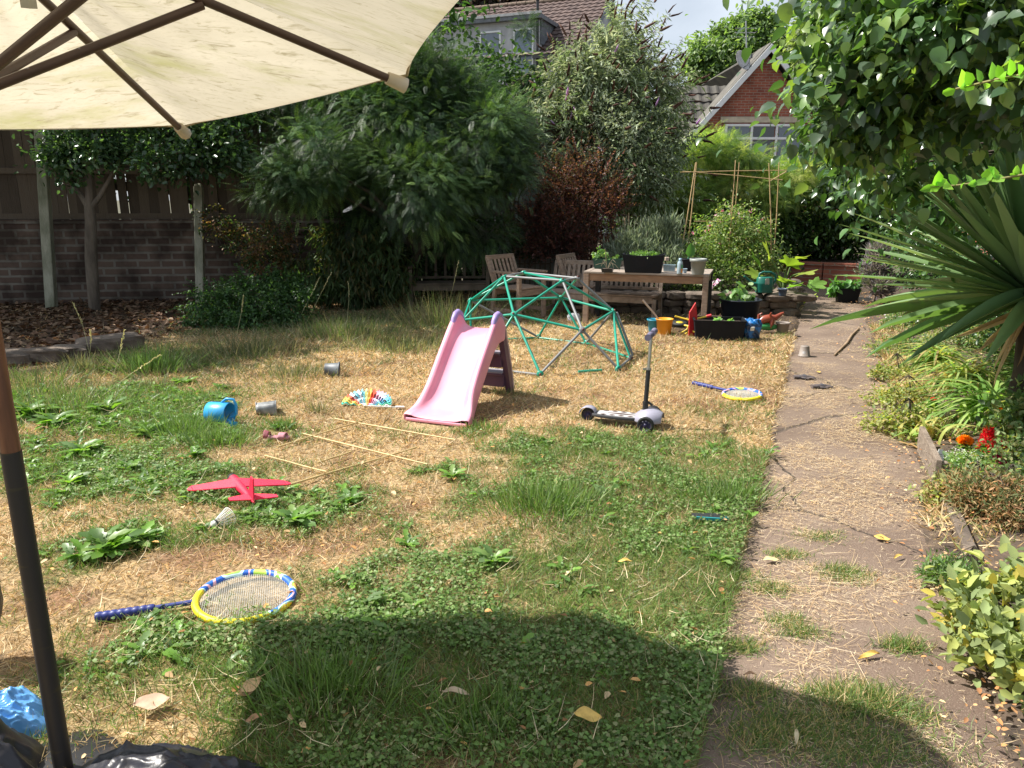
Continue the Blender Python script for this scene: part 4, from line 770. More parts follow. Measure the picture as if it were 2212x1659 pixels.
def racket(ctr, hend, R, label, tilt=(0, 0), z=.07, flip=False):
    d = Vector((ctr.x - hend.x, ctr.y - hend.y, 0)); a = math.atan2(d.y, d.x); Ln = d.length
    T = thing('jumbo_racket', label, 'racket', (ctr.x, ctr.y, z), 0); T.rotation_euler = (tilt[0], tilt[1], 0)
    Rm = Matrix.Rotation(a, 4, 'Z'); b = MB()
    pts = [Rm @ Vector((R * 1.02 * math.cos(w), R * .98 * math.sin(w), 0)) for w in np.linspace(0, 2 * math.pi, 49)[:-1]]; b.tube(pts, .0155, 8, closed=True); b.build('rim', M_RK, T)
    b = MB(); n = 44
    for i in range(1, n):
        q = -R + 2 * R * i / n; h = math.sqrt(R * R - q * q) - .005
        for u, v in (((q, -h), (q, h)), ((-h, q), (h, q))): b.beam(Rm @ Vector((*u, 0)), Rm @ Vector((*v, 0)), .0011, .0009)
    b.build('net', M_NET, T)
    b = MB(); h0 = Rm @ Vector((-R, 0, 0)); h1 = Rm @ Vector((-Ln, 0, -z + .045)); b.tube([h0, h0.lerp(h1, .5)], .0115, 10); b.build('shaft', M_HB, T)
    b = MB(); pts = []; rr = []
    for i in range(33): t = .42 + .58 * i / 32; pts.append(h0.lerp(h1, t)); rr.append(.0165 + .0045 * t + (-.003 if i % 4 == 0 else 0))
    b.tube(pts, rr, 14); b.build('grip', M_HB, T)
racket(G(530, 1290, .06), G(207, 1337, .05), .192, 'blue and yellow jumbo racket lying on the near lawn', (rad(3), rad(2)), .065)
racket(G(1603, 854, .05), G(1497, 826, .05), .155, 'blue-handled jumbo racket lying by the path edge of the lawn', (rad(2), rad(-3)), .06)
# ---- foam glider
n0, t0 = G(500, 1040, .10), G(550, 1098, .05); wl_, wr_ = G(404, 1063, .07), G(627, 1049, .09)
M_FOAM = mat('red_foam', (.80, .012, .06), .6, col2=(.68, .01, .05), nscale=30, bump=.25, bscale=260)
fx = (n0 - t0); fl = fx.length; GL = thing('toy_glider', 'bright red foam toy glider with a black nose lying on the lawn', 'toy plane', (t0.x, t0.y, LZ), 0)
a_ = Vector((0, 0, .05)); nn = Vector((n0.x - t0.x, n0.y - t0.y, .095)); P_ = [a_.lerp(nn, t) for t in (0, .15, .35, .55, .75, .9)]
MB().tube(P_, [.006, .014, .021, .027, .029, .028], 12).build('fuselage', M_FOAM, GL)
MB().tube([a_.lerp(nn, .9), a_.lerp(nn, .97), a_.lerp(nn, 1.0)], [.0285, .026, .014], 12).build('nose', mat('black_rubber', (.025, .022, .022), .6), GL)
fd = nn.normalized(); 
def panel(b, root0, root1, tip0, tip1, th=.009):
    V = []
    for p in (root0, root1, tip1, tip0): V += [Vector(p) - Vector((0, 0, th / 2)), Vector(p) + Vector((0, 0, th / 2))]
    b.add(V, [(0, 2, 4, 6), (1, 7, 5, 3), (0, 1, 3, 2), (2, 3, 5, 4), (4, 5, 7, 6), (6, 7, 1, 0)])
wc = a_.lerp(nn, .62) + Vector((0, 0, .02)); 
for tip in (wl_, wr_):
    tp_ = Vector((tip.x - t0.x, tip.y - t0.y, .055 + (.02 if tip is wr_ else 0))); b = MB(); sd = (tp_ - wc); m1 = wc + sd * .9
    panel(b, wc - fd * .045, wc + fd * .05, m1 - fd * .03, m1 + fd * .02); panel(b, m1 - fd * .03, m1 + fd * .02, tp_ - fd * .02, tp_ - fd * .005, .008); b.build('wing', M_FOAM, GL, bevel=.003)
tc_ = a_.lerp(nn, .14) + Vector((0, 0, .012))
for pxy in ((495, 1083), (600, 1075)):
    g = G(pxy[0], pxy[1], .09); tp_ = Vector((g.x - t0.x, g.y - t0.y, .065)); b = MB(); panel(b, tc_ - fd * .035, tc_ + fd * .03, tp_ - fd * .012, tp_ + fd * .015, .007); b.build('tailplane', M_FOAM, GL, bevel=.002)
sx = fd.cross(Vector((0, 0, 1))).normalized() * .004; b = MB(); q = [a_.lerp(nn, .0), a_.lerp(nn, .24), a_.lerp(nn, .12) + Vector((.01, 0, .135)), a_.lerp(nn, .03) + Vector((.01, 0, .13))]
b.add([p - sx for p in q] + [p + sx for p in q], [(0, 1, 2, 3), (4, 7, 6, 5), (0, 4, 5, 1), (1, 5, 6, 2), (2, 6, 7, 3), (3, 7, 4, 0)]); b.build('fin', M_FOAM, GL, bevel=.002)
# ---- shuttlecock
p = G(463, 1140, LZ + .012); d = G(492, 1118, LZ + .04); sv = (d - p).normalized(); sv = Vector((sv.x, sv.y, .12)).normalized(); M = sv.to_track_quat('Z', 'Y').to_matrix().to_4x4()
SH = thing('shuttlecock', 'white plastic shuttlecock with a black band on the weedy lawn', 'shuttlecock', (p.x, p.y, LZ + .03)); M_WH = mat('white_plastic', (.72, .72, .68), .5)
MB().lathe([(.001, -.016), (.012, -.014), (.02, -.004), (.021, .012), (.001, .013)], 16, M).build('cork', M_WH, SH); MB().lathe([(.0218, .006), (.0218, .016), (.018, .018)], 16, M).build('band', M_BLK, SH)
b = MB()
for k in range(16):
    a = k * math.pi / 8; b.tube([M @ Vector((.018 * math.cos(a), .018 * math.sin(a), .014)), M @ Vector((.05 * math.cos(a), .05 * math.sin(a), .095))], .0017, 4)
for i in range(9): t = .25 + .75 * i / 8; r_ = .018 + .032 * t; z_ = .014 + .081 * t; b.tube([M @ Vector((r_ * math.cos(w), r_ * math.sin(w), z_)) for w in np.linspace(0, 6.283, 25)[:-1]], .0013 if i < 8 else .002, 4, closed=True)
b.build('skirt', M_WH, SH)
# ---- blue watering can lying on its side
p = G(478, 915, LZ); WCN = thing('toy_watering_can', 'sky-blue plastic watering can tipped over in the weeds', 'watering can', (p.x, p.y, LZ + .085), rad(-8)); M_SKY = mat('sky_blue', (.03, .34, .66), .4, col2=(.03, .29, .6))
Mx = Matrix.Rotation(rad(90), 4, 'Y') @ Matrix.Rotation(rad(6), 4, 'X')
MB().lathe([(.001, -.095), (.072, -.095), (.078, -.09), (.082, 0), (.084, .08), (.080, .085), (.076, .08), (.07, -.085), (.001, -.086)], 26, Mx).build('body', M_SKY, WCN)
MB().tube([(.02, 0, .084), (.06, 0, .112), (.115, 0, .108), (.132, 0, .07), (.13, 0, .0), (.105, 0, -.03), (.08, 0, -.03)], [.008, .010, .011, .011, .011, .010, .009], 8).build('handle', M_SKY, WCN)
b = MB(); b.tube([(.07, -.03, -.05), (.11, -.06, -.055), (.14, -.09, -.06)], [.017, .013, .011], 10); b.tube([(.14, -.09, -.06), (.165, -.11, -.062)], [.012, .034], 14); b.build('spout', M_SKY, WCN)
# ---- split grey plant pot
p = G(577, 893, LZ); CP = thing('crushed_pot', 'crushed pale grey plant pot lying on the lawn by the blue can', 'plant pot', (p.x, p.y, LZ + .05), .3); M_PG = mat('pot_grey', (.30, .31, .31), .5, col2=(.12, .125, .13), nscale=14)
def crush(u, v):
    w = 2 * math.pi * u; r = .052 + .032 * v; return (-.08 + .15 * v, r * math.cos(w) * (1.1), r * math.sin(w) * (.72 - .35 * v * math.sin(w / 1 + .6)) + .012 * math.sin(3 * w) * v)
b = MB(); b.grid(crush, 26, 8, wrap=True); b.build('pot_wall', M_PG, CP, solid=.004); b = MB(); b.tube([crush(i / 26, 1.0) for i in range(26)], .006, 6, closed=True); b.build('pot_rim', M_PG, CP)
b = MB(); b.lathe([(.001, 0), (.05, 0), (.05, .004)], 18, Matrix.Translation((-.08, 0, 0)) @ Matrix.Rotation(rad(90), 4, 'Y')); b.build('pot_bottom', M_PG, CP)
def pot(loc, r, h, m, label, name='plant_pot', group=None, cat='plant pot', tilt=None, rim=.12, soil=True, up=True, rimw=1.07, square=1.0):
    T = thing(name, label, cat, loc, 0, group); T.rotation_euler = tilt or (0, 0, 0)
    pr = [(.001, 0), (r * .72, 0), (r * .74, .005), (r * .95, h * (1 - rim)), (r * rimw, h * (1 - rim) + .002), (r * rimw * 1.02, h), (r * .97, h), (r * .90, h * (1 - rim)), (r * .68, .012), (.001, .012)]
    MB().lathe(pr, 28, sq=square).build('pot_body', m, T)
    if soil: MB().lathe([(.001, h * .86), (r * .5, h * .87), (r * .91, h * .85)], 20, sq=square).build('soil', MATS['bed_soil'], T)
    return T
M_SLATE = mat('slate_pot', (.12, .135, .15), .5); M_TAUPE = mat('taupe_pot', (.26, .22, .19), .6, col2=(.21, .175, .15)); M_CHAR = mat('charcoal_plastic', (.010, .011, .015), .6, col2=(.007, .008, .011), spec=.2)
p = G(702, 812, LZ); pot((p.x, p.y, LZ + .068), .072, .14, M_SLATE, 'grey plant pot tipped on its side near the long grass', tilt=(rad(4), rad(96), rad(12)), soil=False)
# ---- pink sandal
p = G(598, 950, LZ); SD = thing('pink_sandal', 'small faded pink sandal lying near the bamboo canes', 'shoe', (p.x, p.y, LZ + .012), rad(-4)); M_SHOE = mat('dusty_pink', (.50, .22, .26), .7)
b = MB(); o3 = [(-.085, -.02), (-.07, -.03), (-.02, -.026), (.04, -.036), (.085, -.028), (.10, 0), (.085, .03), (.04, .034), (-.02, .024), (-.07, .03), (-.085, .02)]; b.prism(o3, 0, .016); b.build('sole', M_SHOE, SD, bevel=.004)
b = MB(); b.grid(lambda u, v: (-.085 + .035 * u, .034 * math.cos(math.pi * v), .012 + .045 * math.sin(math.pi * v) * (1 - .3 * u)), 4, 10); b.build('heel_strap', mat('dark_pink', (.28, .07, .09), .7), SD, solid=.004)
b = MB(); b.grid(lambda u, v: (.02 + .05 * u, .036 * math.cos(math.pi * v), .012 + .028 * math.sin(math.pi * v)), 4, 10); b.build('toe_strap', M_SHOE, SD, solid=.004)
# ---- paper rainbow garland / fan
p = G(790, 880, LZ); RB = thing('rainbow_garland', 'folded rainbow paper garland lying fanned out on the lawn', 'garland', (p.x, p.y, LZ + .005), rad(-6))
cols = [(.05, .55, .40), (.85, .75, .15), (.9, .5, .1), (.85, .12, .06), (.8, .85, .9), (.25, .7, .8), (.8, .82, .88), (.3, .72, .8), (.85, .82, .4), (.9, .6, .15), (.85, .1, .05), (.85, .35, .45), (.85, .6, .75), (.7, .65, .85), (.25, .6, .85), (.15, .6, .75), (.1, .6, .4), (.85, .85, .8)]
NN = len(cols)
for i, c in enumerate(cols):
    a0_, a1__ = math.pi * (1 - i / NN), math.pi * (1 - (i + 1) / NN); am = (a0_ + a1__) / 2
    def ff(u, v, a0_=a0_, a1__=a1__): a = a0_ + (a1__ - a0_) * u; r = .03 + .17 * v; zz = (.02 + .095 * math.sin(a)) * v; return (r * math.cos(a) * 1.05, .02 + .10 * math.sin(a) * v + .03 * math.sin(u * 6.28) * v, zz + .014 * math.sin(u * 6.28 * 1.0) * v + .010 * math.sin(v * 18))
    MB().grid(ff, 8, 12).build('paper_fold', mat('paper_%d' % i, c, .8, col2=[x * .9 for x in c]), RB)
b = MB(); b.tube([(-.01, -.01, .012), (.12, -.03, .014), (.27, -.02, .008)], [.008, .007, .006], 6); b.box((.29, -.02, .012), (.07, .03, .012), rot=(.1, .1, .4)); b.build('stick', M_WH, RB)
b = MB()
for k in range(14): w = rng.uniform(.3, 2.9); r_ = rng.uniform(.10, .18); b.lathe([(.001, .004), (.008, .002), (.008, -.002), (.001, -.003)], 7, Matrix.Translation((r_ * math.cos(w) * 1.05, .005 + .08 * math.sin(w), (.02 + .095 * math.sin(w)) * (r_ - .03) / .17 + .012)))
b.build('berries', mat('dark_berry', (.12, .02, .03), .5), RB)
# ---- bamboo canes on the lawn
M_BAM = mat('dry_bamboo', (.58, .44, .20), .5, col2=(.46, .33, .14), nscale=10)
def cane(a, c, r, lab, name='bamboo_cane', group='bamboo canes lying on the lawn', nod=.16, sag=0):
    a = Vector(a); c = Vector(c); Ln = (c - a).length; n = max(6, int(Ln / nod) * 3); pts = []; rr = []
    for i in range(n + 1):
        t = i / n; q = a.lerp(c, t) + Vector((0, 0, -sag * 4 * t * (1 - t))) + Vector((.004 * math.sin(7 * t + Ln * 9), .004 * math.cos(5 * t), 0)); pts.append(q - a); rr.append(r * (1.0 - .25 * t) * (1.22 if i % 3 == 0 else 1))
    o = MB().tube(pts, rr, 7).build(name, M_BAM); o.location = a; return tag(o, lab, 'cane', group)
for a, c, lab in (((1255, 905 - 0), (1255, 905), None),
                  ((724, 905), (985, 950), 'bamboo cane pointing at the foot of the pink slide'), ((655, 937), (925, 1003), 'long bamboo cane crossing the one with its end at the glider'),
                  ((574, 985), (706, 1019), 'short bamboo cane ending against the longer cane above the glider'), ((626, 1047), (900, 966), 'bamboo cane running from the glider wingtip towards the slide'),
                  ((598, 966), (800, 903), 'bamboo cane crossing between the pink sandal and the slide'), ((320, 1033), (418, 1058), 'bamboo cane half hidden behind the left wing of the glider'), ((300, 1062), (372, 1035), 'short cane end in the grass left of the glider'), ((685, 1000), (760, 975), 'thin bamboo offcut in the middle of the crossed canes')):
    if lab: cane(G(a[0], a[1], LZ + .02), G(c[0], c[1], LZ + .03), .0065, lab)
# ---- things on the path
p = G(1737, 770); POT3 = pot((p.x, p.y, .118), .062, .115, M_TAUPE, 'upturned taupe plant pot with a white sticker on the path', tilt=(math.pi, 0, 0), soil=False)
b = MB(); b.grid(lambda u, v: (.0555 * math.cos(-2.3 + .55 * u), .0555 * math.sin(-2.3 + .55 * u), .035 + .03 * v), 6, 2, M=Matrix.Rotation(math.pi, 4, 'X') @ Matrix.Translation((0, 0, -.118)) @ Matrix.Scale(1, 4)); st = b.build('sticker', mat('sticker_white', (.75, .76, .78), .6), POT3)
st.location = (0, 0, .0)
def glove(px, py, ang, label, L0=.17):
    p = G(px, py); T = thing('garden_glove', label, 'glove', (p.x, p.y, .012), ang, 'gloves dropped on the path'); M = mat('grey_glove', (.06, .06, .075), .85, col2=(.13, .10, .09), nscale=25)
    b = MB(); b.tube([(-.10, 0, .012), (-.06, 0, .014), (-.01, 0, .016), (.03, 0, .012)], [.034, .032, .042, .03], 10)
    for k in range(4): a = (k - 1.5) * .22; l_ = (.065, .08, .075, .055)[k]; b.tube([(.02, (k - 1.5) * .02, .012), (.02 + l_ * .6 * math.cos(a), (k - 1.5) * .02 + l_ * .6 * math.sin(a), .02), (.02 + l_ * math.cos(a * 1.4), (k - 1.5) * .02 + l_ * math.sin(a * 1.4), .010)], [.012, .011, .008], 7)
    b.tube([(-.03, -.03, .012), (0, -.06, .016), (.025, -.07, .010)], [.014, .012, .009], 7)
    o = b.build('glove_shape', M, T); o.scale = (1, .9, .62)
glove(1738, 819, rad(-8), 'flattened dark work glove on the path, the farther one'); glove(1775, 839, rad(8), 'flattened dark work glove on the path, the nearer one')
a, c = G(1802, 770), G(1855, 712); b = MB(); b.tube([(0, 0, .015), ((c - a) * .4 + Vector((.02, 0, .02))), ((c - a) * .7 + Vector((-.01, 0, .02))), (c - a) + Vector((0, 0, .015))], [.010, .016, .015, .012], 7); o = b.build('fallen_branch', mat('dry_branch', (.34, .24, .15), .9, col2=(.2, .13, .08))); o.location = a; tag(o, 'bare crooked stick lying on the right side of the path', 'stick')
p = G(1531, 1130, LZ); T = thing('flip_flop', 'black flip-flop sole with a turquoise edge in the grass', 'shoe', (p.x, p.y, LZ + .03), rad(-8)); MB().prism([(-.09, -.02), (-.05, -.03), (.06, -.035), (.10, 0), (.06, .035), (-.05, .03), (-.09, .02)], 0, .014).build('sole', M_BLK, T, bevel=.003); MB().prism([(-.07, -.034), (.05, -.038), (.10, -.012), (.10, -.005), (.05, -.030), (-.07, -.028)], .001, .0165).build('edge_trim', mat('turquoise', (.02, .35, .38), .5), T)
p = G(1240, 692, LZ); crumple((p.x, p.y, .07), (.10, .08, .06), 31, mat('white_film', (.68, .69, .72), .5), 'white_wrapper', 'crumpled white plastic wrapper on the grass inside the dome shadow', 'wrapper', .2, .7, .03)
# ---- prominent fallen leaves
def fleaf(px, py, s, ang, col, lab, z=None, curl=.5):
    p = G(px, py, .01 if z is None else z)
    def f(u, v): w = math.sin(math.pi * min(1, u * 1.02)) ** .7 * (.22 + .12 * math.sin(px)); x = (u - .5); y = (v - .5) * 2 * w; return (x * s, y * s, s * (curl * .22 * (abs(v - .5) * 2) ** 1.5 * math.sin(math.pi * u) * (1 if v > .5 else .3) + .10 * curl * math.sin(5 * u + px) + .03 * math.sin(9 * u + 7 * v + py)))
    o = MB().grid(f, 10, 6).build('fallen_leaf', mat('leaf_%s' % str(col)[1:6], col, .7, col2=[x * .7 for x in col], nscale=30)); o.location = (p.x, p.y, p.z + .008); o.rotation_euler = (0, 0, ang); tag(o, lab, 'leaf', 'large fallen leaves')
YL, BR_, TN = (.68, .46, .12), (.42, .24, .13), (.62, .42, .22)
for a in ((1877, 1420, .10, .3, YL, 'curled yellow leaf casting a shadow on the near path'), (328, 1521, .11, .4, (.60, .40, .28), 'pale brown crinkled leaf in the clover at the lower left', LZ + .05), (985, 1500, .10, -.3, (.50, .40, .28), 'buff dead leaf half under grass in the parasol shadow', LZ + .05), (543, 1485, .09, 1.2, TN, 'pointed tan leaf standing up beside a smaller one', LZ + .05), (530, 1500, .06, .2, TN, 'small tan leaf at the foot of the pointed one', LZ + .04),
          (1270, 1550, .09, -.2, YL, 'bent orange leaf on the shaded grass right of centre', LZ + .05), (550, 1555, .06, .5, BR_, 'narrow brown leaf on the clover near the black bag', LZ + .04), (1665, 1212, .08, .1, (.72, .58, .3), 'pale folded leaf at the left edge of the path'), (1940, 1205, .07, .5, YL, 'orange leaf on the path among straw'), (1905, 1165, .08, -.3, YL, 'curled golden leaf on the path by the dark strip edging'), (1768, 805, .06, .6, YL, 'small yellow leaf beside the gloves'), (250, 1655, .10, .9, YL, 'long ochre leaf at the bottom edge beside the pole', LZ + .05), (1720, 1595, .07, 1.2, (.66, .55, .34), 'pale leaf at the bottom edge where lawn meets path', LZ + .03), (1350, 1215, .07, .1, YL, 'orange leaf lying flat in the sunny grass', LZ + .04), (1620, 1460, .05, 0, BR_, 'small brown leaf at the shadow edge of the path', LZ)):
    fleaf(*a)

# ---- garden furniture
M_TEAK = mat('weathered_teak', (.34, .24, .175), .75, col2=(.22, .155, .115), nscale=6, stretch=(1, 6, 6), bump=.2)
M_TEAK2 = mat('grey_teak', (.36, .28, .22), .8, col2=(.24, .18, .14), nscale=6, stretch=(2, 2, 2), bump=.2); M_OLD = mat('old_bench_wood', (.15, .115, .085), .85, col2=(.08, .065, .045), nscale=5, bump=.3)
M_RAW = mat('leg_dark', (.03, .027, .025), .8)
def seat_thing(name, label, cat, loc, rz, w, m, group=None, arms=True, hs=.42, hb=.84, nsl=None, dep=.46):
    T = thing(name, label, cat, loc, rz, group); x0 = w / 2 - .03
    for sx in (-1, 1):
        MB().beam((sx * x0, -dep / 2, 0), (sx * x0, -dep / 2, (.64 if arms else hs) - .025), .055, .05, up=(0, 1, 0)).build('leg', m, T, bevel=.004)
        b = MB(); b.beam((sx * x0, dep / 2 + .06, 0), (sx * x0, dep / 2 - .01, hs), .05, .05, up=(0, 1, 0)); b.build('leg', m, T, bevel=.004)
        MB().beam((sx * (x0 - .002), -dep / 2 + .03, .12), (sx * (x0 - .002), dep / 2 + .02, .12), .025, .05).build('stretcher', m, T, bevel=.003)
        if arms: MB().box((sx * x0, -.02, .65), (.065, dep + .06, .03)).build('armrest', m, T, bevel=.006)
    b = MB(); n = 7
    for i in range(n): y = -dep / 2 - .01 + (dep - .02) * (i + .5) / n; b.box((0, y, hs + .012), (w - .02, (dep - .02) / n - .012, .022))
    st = b.build('seat', m, T, bevel=.003)
    b = MB(); b.box((0, -dep / 2 + .005, hs - .045), (w - .12, .025, .08)); b.box((0, dep / 2 - .02, hs - .045), (w - .12, .025, .08)); b.build('apron', m, T)
    bk = MB(); n = nsl or max(5, round((w - .1) / .075)); tl = .16
    f = lambda x, z: (x, dep / 2 - .02 + (z - hs) * tl / .42 * 1.0, z)
    bk.beam(f(-x0, hs), f(-x0, hb), .05, .035, up=(0, 1, 0)); bk.beam(f(x0, hs), f(x0, hb), .05, .035, up=(0, 1, 0)); bk.beam(f(-x0 - .02, hb), f(x0 + .02, hb), .04, .06); bk.beam(f(-x0 + .03, hs + .07), f(x0 - .03, hs + .07), .03, .04)
    for i in range(n): x = -x0 + .06 + (2 * x0 - .12) * i / (n - 1); bk.beam(f(x, hs + .09), f(x, hb - .03), .042 if w < 2 else .04, .014, up=(0, 1, 0))
    bk.build('backrest', m, T, bevel=.003); return T
seat_thing('garden_chair', 'slatted teak armchair turned sideways behind the climbing dome', 'chair', (.10, 10.72, LZ), rad(48), .58, M_TEAK)
seat_thing('garden_chair', 'slatted teak chair behind the left end of the wooden table', 'chair', (1.12, 11.35, 0), rad(58), .56, M_TEAK, arms=False)
bb = Vector((1.95, 10.36, 0)); an = rad(-21); seat_thing('slatted_bench', 'long slatted teak bench standing behind the wooden table', 'bench', bb + Vector((-math.cos(an) * .80 - math.sin(an) * .23, -math.sin(an) * .80 + math.cos(an) * .23, 0)), an, 1.65, M_TEAK2, arms=False, hs=.36, hb=.76)
seat_thing('old_bench', 'dark weathered garden bench in the shade under the feathery tree', 'bench', (-.98, 12.0, 0), rad(3), 1.25, M_OLD, hs=.38, hb=.80, nsl=8)
tl_ = Vector((.95, 10.15, 0)); ta = math.atan2(9.67 - 10.17, 2.46 - .93); TW, TD = 1.62, .84; TB = thing('garden_table', 'rectangular teak garden table crowded with pots', 'table', tl_ + Vector((math.cos(ta) * TW / 2 - math.sin(ta) * TD / 2, math.sin(ta) * TW / 2 + math.cos(ta) * TD / 2, 0)), ta)
b = MB()
for i in range(9): y = -TD / 2 + .06 + (TD - .12) * (i + .5) / 9; b.box((0, y, .728), (TW - .11, (TD - .12) / 9 - .006, .022))
for s in (-1, 1): b.box((0, s * (TD / 2 - .03), .73), (TW - .13, .06, .026)); b.box((s * (TW / 2 - .033), 0, .73), (.066, TD, .026))
b.build('table_top', mat('table_boards', (.36, .30, .25), .7, col2=(.25, .20, .165), nscale=6, stretch=(1, 8, 8)), TB, bevel=.003)
b = MB()
for s in (-1, 1): b.box((0, s * (TD / 2 - .035), .665), (TW - .15, .025, .09)); b.box((s * (TW / 2 - .035), 0, .665), (.025, TD - .15, .09))
b.build('apron', mat('teak_apron', (.33, .20, .12), .7, col2=(.24, .14, .085), nscale=6, stretch=(1, 6, 6)), TB)
for sx in (-1, 1):
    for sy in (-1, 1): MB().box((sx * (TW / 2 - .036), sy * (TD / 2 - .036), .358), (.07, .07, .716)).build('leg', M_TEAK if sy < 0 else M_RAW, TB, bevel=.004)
tz = .743
def TP(px, py, z=tz): return G(px, py, z)
# planters and pots on the table
def trough(loc, rz, w, d, h, m, name, label, cat='planter', dip=.0, tap=.86, wall=.012, soil=True):
    T = thing(name, label, cat, loc, rz); b = MB()
    n = 12
    def ring(k, z, ins, dp): 
        o = []
        X, Y = w / 2 * k - ins, d / 2 * k - ins
        for i in range(n): t = i / n; o.append((-X + 2 * X * t, -Y, z - dp * math.sin(math.pi * t)))
        for i in range(2): o.append((X, -Y + 2 * Y * i / 2, z))
        for i in range(n): t = i / n; o.append((X - 2 * X * t, Y, z - dp * math.sin(math.pi * t)))
        for i in range(2): o.append((-X, Y - 2 * Y * i / 2, z))
        return o
    rs = [ring(tap, 0, 0, 0), ring(.985, h * .93, 0, dip), ring(1.02, h * .935, 0, dip), ring(1.02, h, 0, dip), ring(1.0, h, wall, dip), ring(tap, .02, wall, 0)]
    m_ = len(rs[0]); V = [p for r in rs for p in r]; F = [(j * m_ + i, j * m_ + (i + 1) % m_, (j + 1) * m_ + (i + 1) % m_, (j + 1) * m_ + i) for j in range(len(rs) - 1) for i in range(m_)]
    b.add(V, F); b.add(rs[0], [tuple(range(m_))[::-1]]); b.build('planter_box', m, T)
    if soil: MB().box((0, 0, h * .78), (w * .95 - 2 * wall, d * .93 - 2 * wall, .02)).build('soil', MATS['bed_soil'], T)
    return T
LM = leafmat('plant_leaf', .45, .4); PGRN = [(.10, .22, .05), (.14, .27, .06), (.08, .17, .05), (.18, .30, .08)]
p = TP(1393, 590); BP = trough((p.x, p.y + .12, tz), ta + .05, .53, .24, .24, M_CHAR, 'black_planter', 'large black rectangular planter in the middle of the table top', dip=.018)
foliage('herb_leaves', BP, [(0, 0, .23, .22, .08, .03)], 900, T_DIA, .022, PGRN, LM, cl=40)
p = TP(1314, 581); GT = trough((p.x, p.y + .10, tz), ta + .1, .40, .16, .135, mat('dark_green_plastic', (.015, .07, .045), .4), 'green_trough', 'dark green trough of leafy plants at the left of the table')
foliage('seedlings', GT, [(-.12, 0, .2, .10, .08, .06), (.03, 0, .16, .12, .07, .04), (.15, 0, .15, .06, .06, .03)], 90, T_HEART, .05, [(.12, .24, .07), (.16, .30, .09), (.2, .3, .12)], LM, cl=16)
p = TP(1312, 588); TR = trough((p.x, p.y, tz), ta, .15, .11, .05, M_BLK, 'seed_tray', 'small black tray holding a dried leggy seedling on the table')
b = MB()
for k in range(6): a = k * 1.1; b.tube([(0, 0, .03), (.05 * math.cos(a), .03 * math.sin(a), .12), (.10 * math.cos(a), .05 * math.sin(a), .10 + .03 * k % .08), (.16 * math.cos(a) , .06 * math.sin(a), .03 + .02 * k)], .003, 5)
b.tube([(0, 0, .03), (-.02, 0, .16), (-.035, 0, .27)], .004, 5); b.build('twigs', mat('dry_twig', (.26, .21, .14), .9), TR)
M_CLR = mat('clear_tub', (.35, .45, .5), .15, col2=(.25, .34, .40), nscale=20, spec=.9)
p = TP(1447, 586); trough((p.x, p.y + .03, tz), ta, .16, .12, .085, M_CLR, 'clear_tub', 'clear plastic food tub on the table between planter and bottle', 'tub', soil=False, tap=.9)
p = TP(1443, 576); o = MB().box((0, 0, .025), (.055, .05, .05)).build('wooden_block', mat('pale_block', (.62, .48, .38), .8), bevel=.004); o.location = (p.x, p.y + .10, tz + .075); tag(o, 'small pale wooden block lying behind the clear tub', 'block')
p = TP(1468, 592); BT = thing('plastic_bottle', 'clear spray bottle with an orange and green label on the table', 'bottle', (p.x, p.y, tz))
MB().lathe([(.001, 0), (.034, 0), (.036, .01), (.036, .13), (.03, .155), (.016, .17), (.016, .185), (.001, .185)], 18).build('bottle_body', M_CLR, BT); b = MB(); b.grid(lambda u, v: (.037 * math.cos(-1.4 + 1.6 * u), .037 * math.sin(-1.4 + 1.6 * u), .02 + .05 * v), 8, 2); b.build('label_orange', mat('orange_label', (.8, .32, .08), .5), BT); b = MB(); b.grid(lambda u, v: (.037 * math.cos(-1.4 + 1.6 * u), .037 * math.sin(-1.4 + 1.6 * u), .071 + .05 * v), 8, 2); b.build('label_green', mat('green_label', (.1, .35, .2), .5), BT)
MB().lathe([(.018, .165), (.02, .17), (.02, .2), (.001, .202)], 12).build('cap', mat('blue_cap', (.3, .45, .6), .4), BT)
p = TP(1507, 593); pot((p.x, p.y, tz), .10, .20, mat('sage_grey_pot', (.26, .28, .265), .5, col2=(.22, .24, .225)), 'large pale grey-green pot at the right end of the table', rim=.2, soil=False)
p = TP(1486, 586); DPt = pot((p.x, p.y + .08, tz), .075, .16, M_CHAR, 'dark pot with a single paddle leaf behind the grey-green pot')
v, f, c = scatter(T_OVAL, np.array([[.02, 0, .17]]), np.array([[.15, 0, 1.]]), np.array([[.2, -1, .1]]), np.array([[.22, .2, .2]]), [(.08, .2, .06)]); arr_mesh('paddle_leaf', v, f, LM, DPt, c); MB().tube([(.0, 0, .12), (.02, 0, .19)], .004, 5).build('stem', M_GRN, DPt)
p = TP(1477, 590); pot((p.x + .02, p.y + .03, tz), .03, .055, mat('pale_blue_cup', (.3, .42, .52), .4), 'tiny pale blue cup beside the bottle', name='small_cup', cat='cup', soil=False)
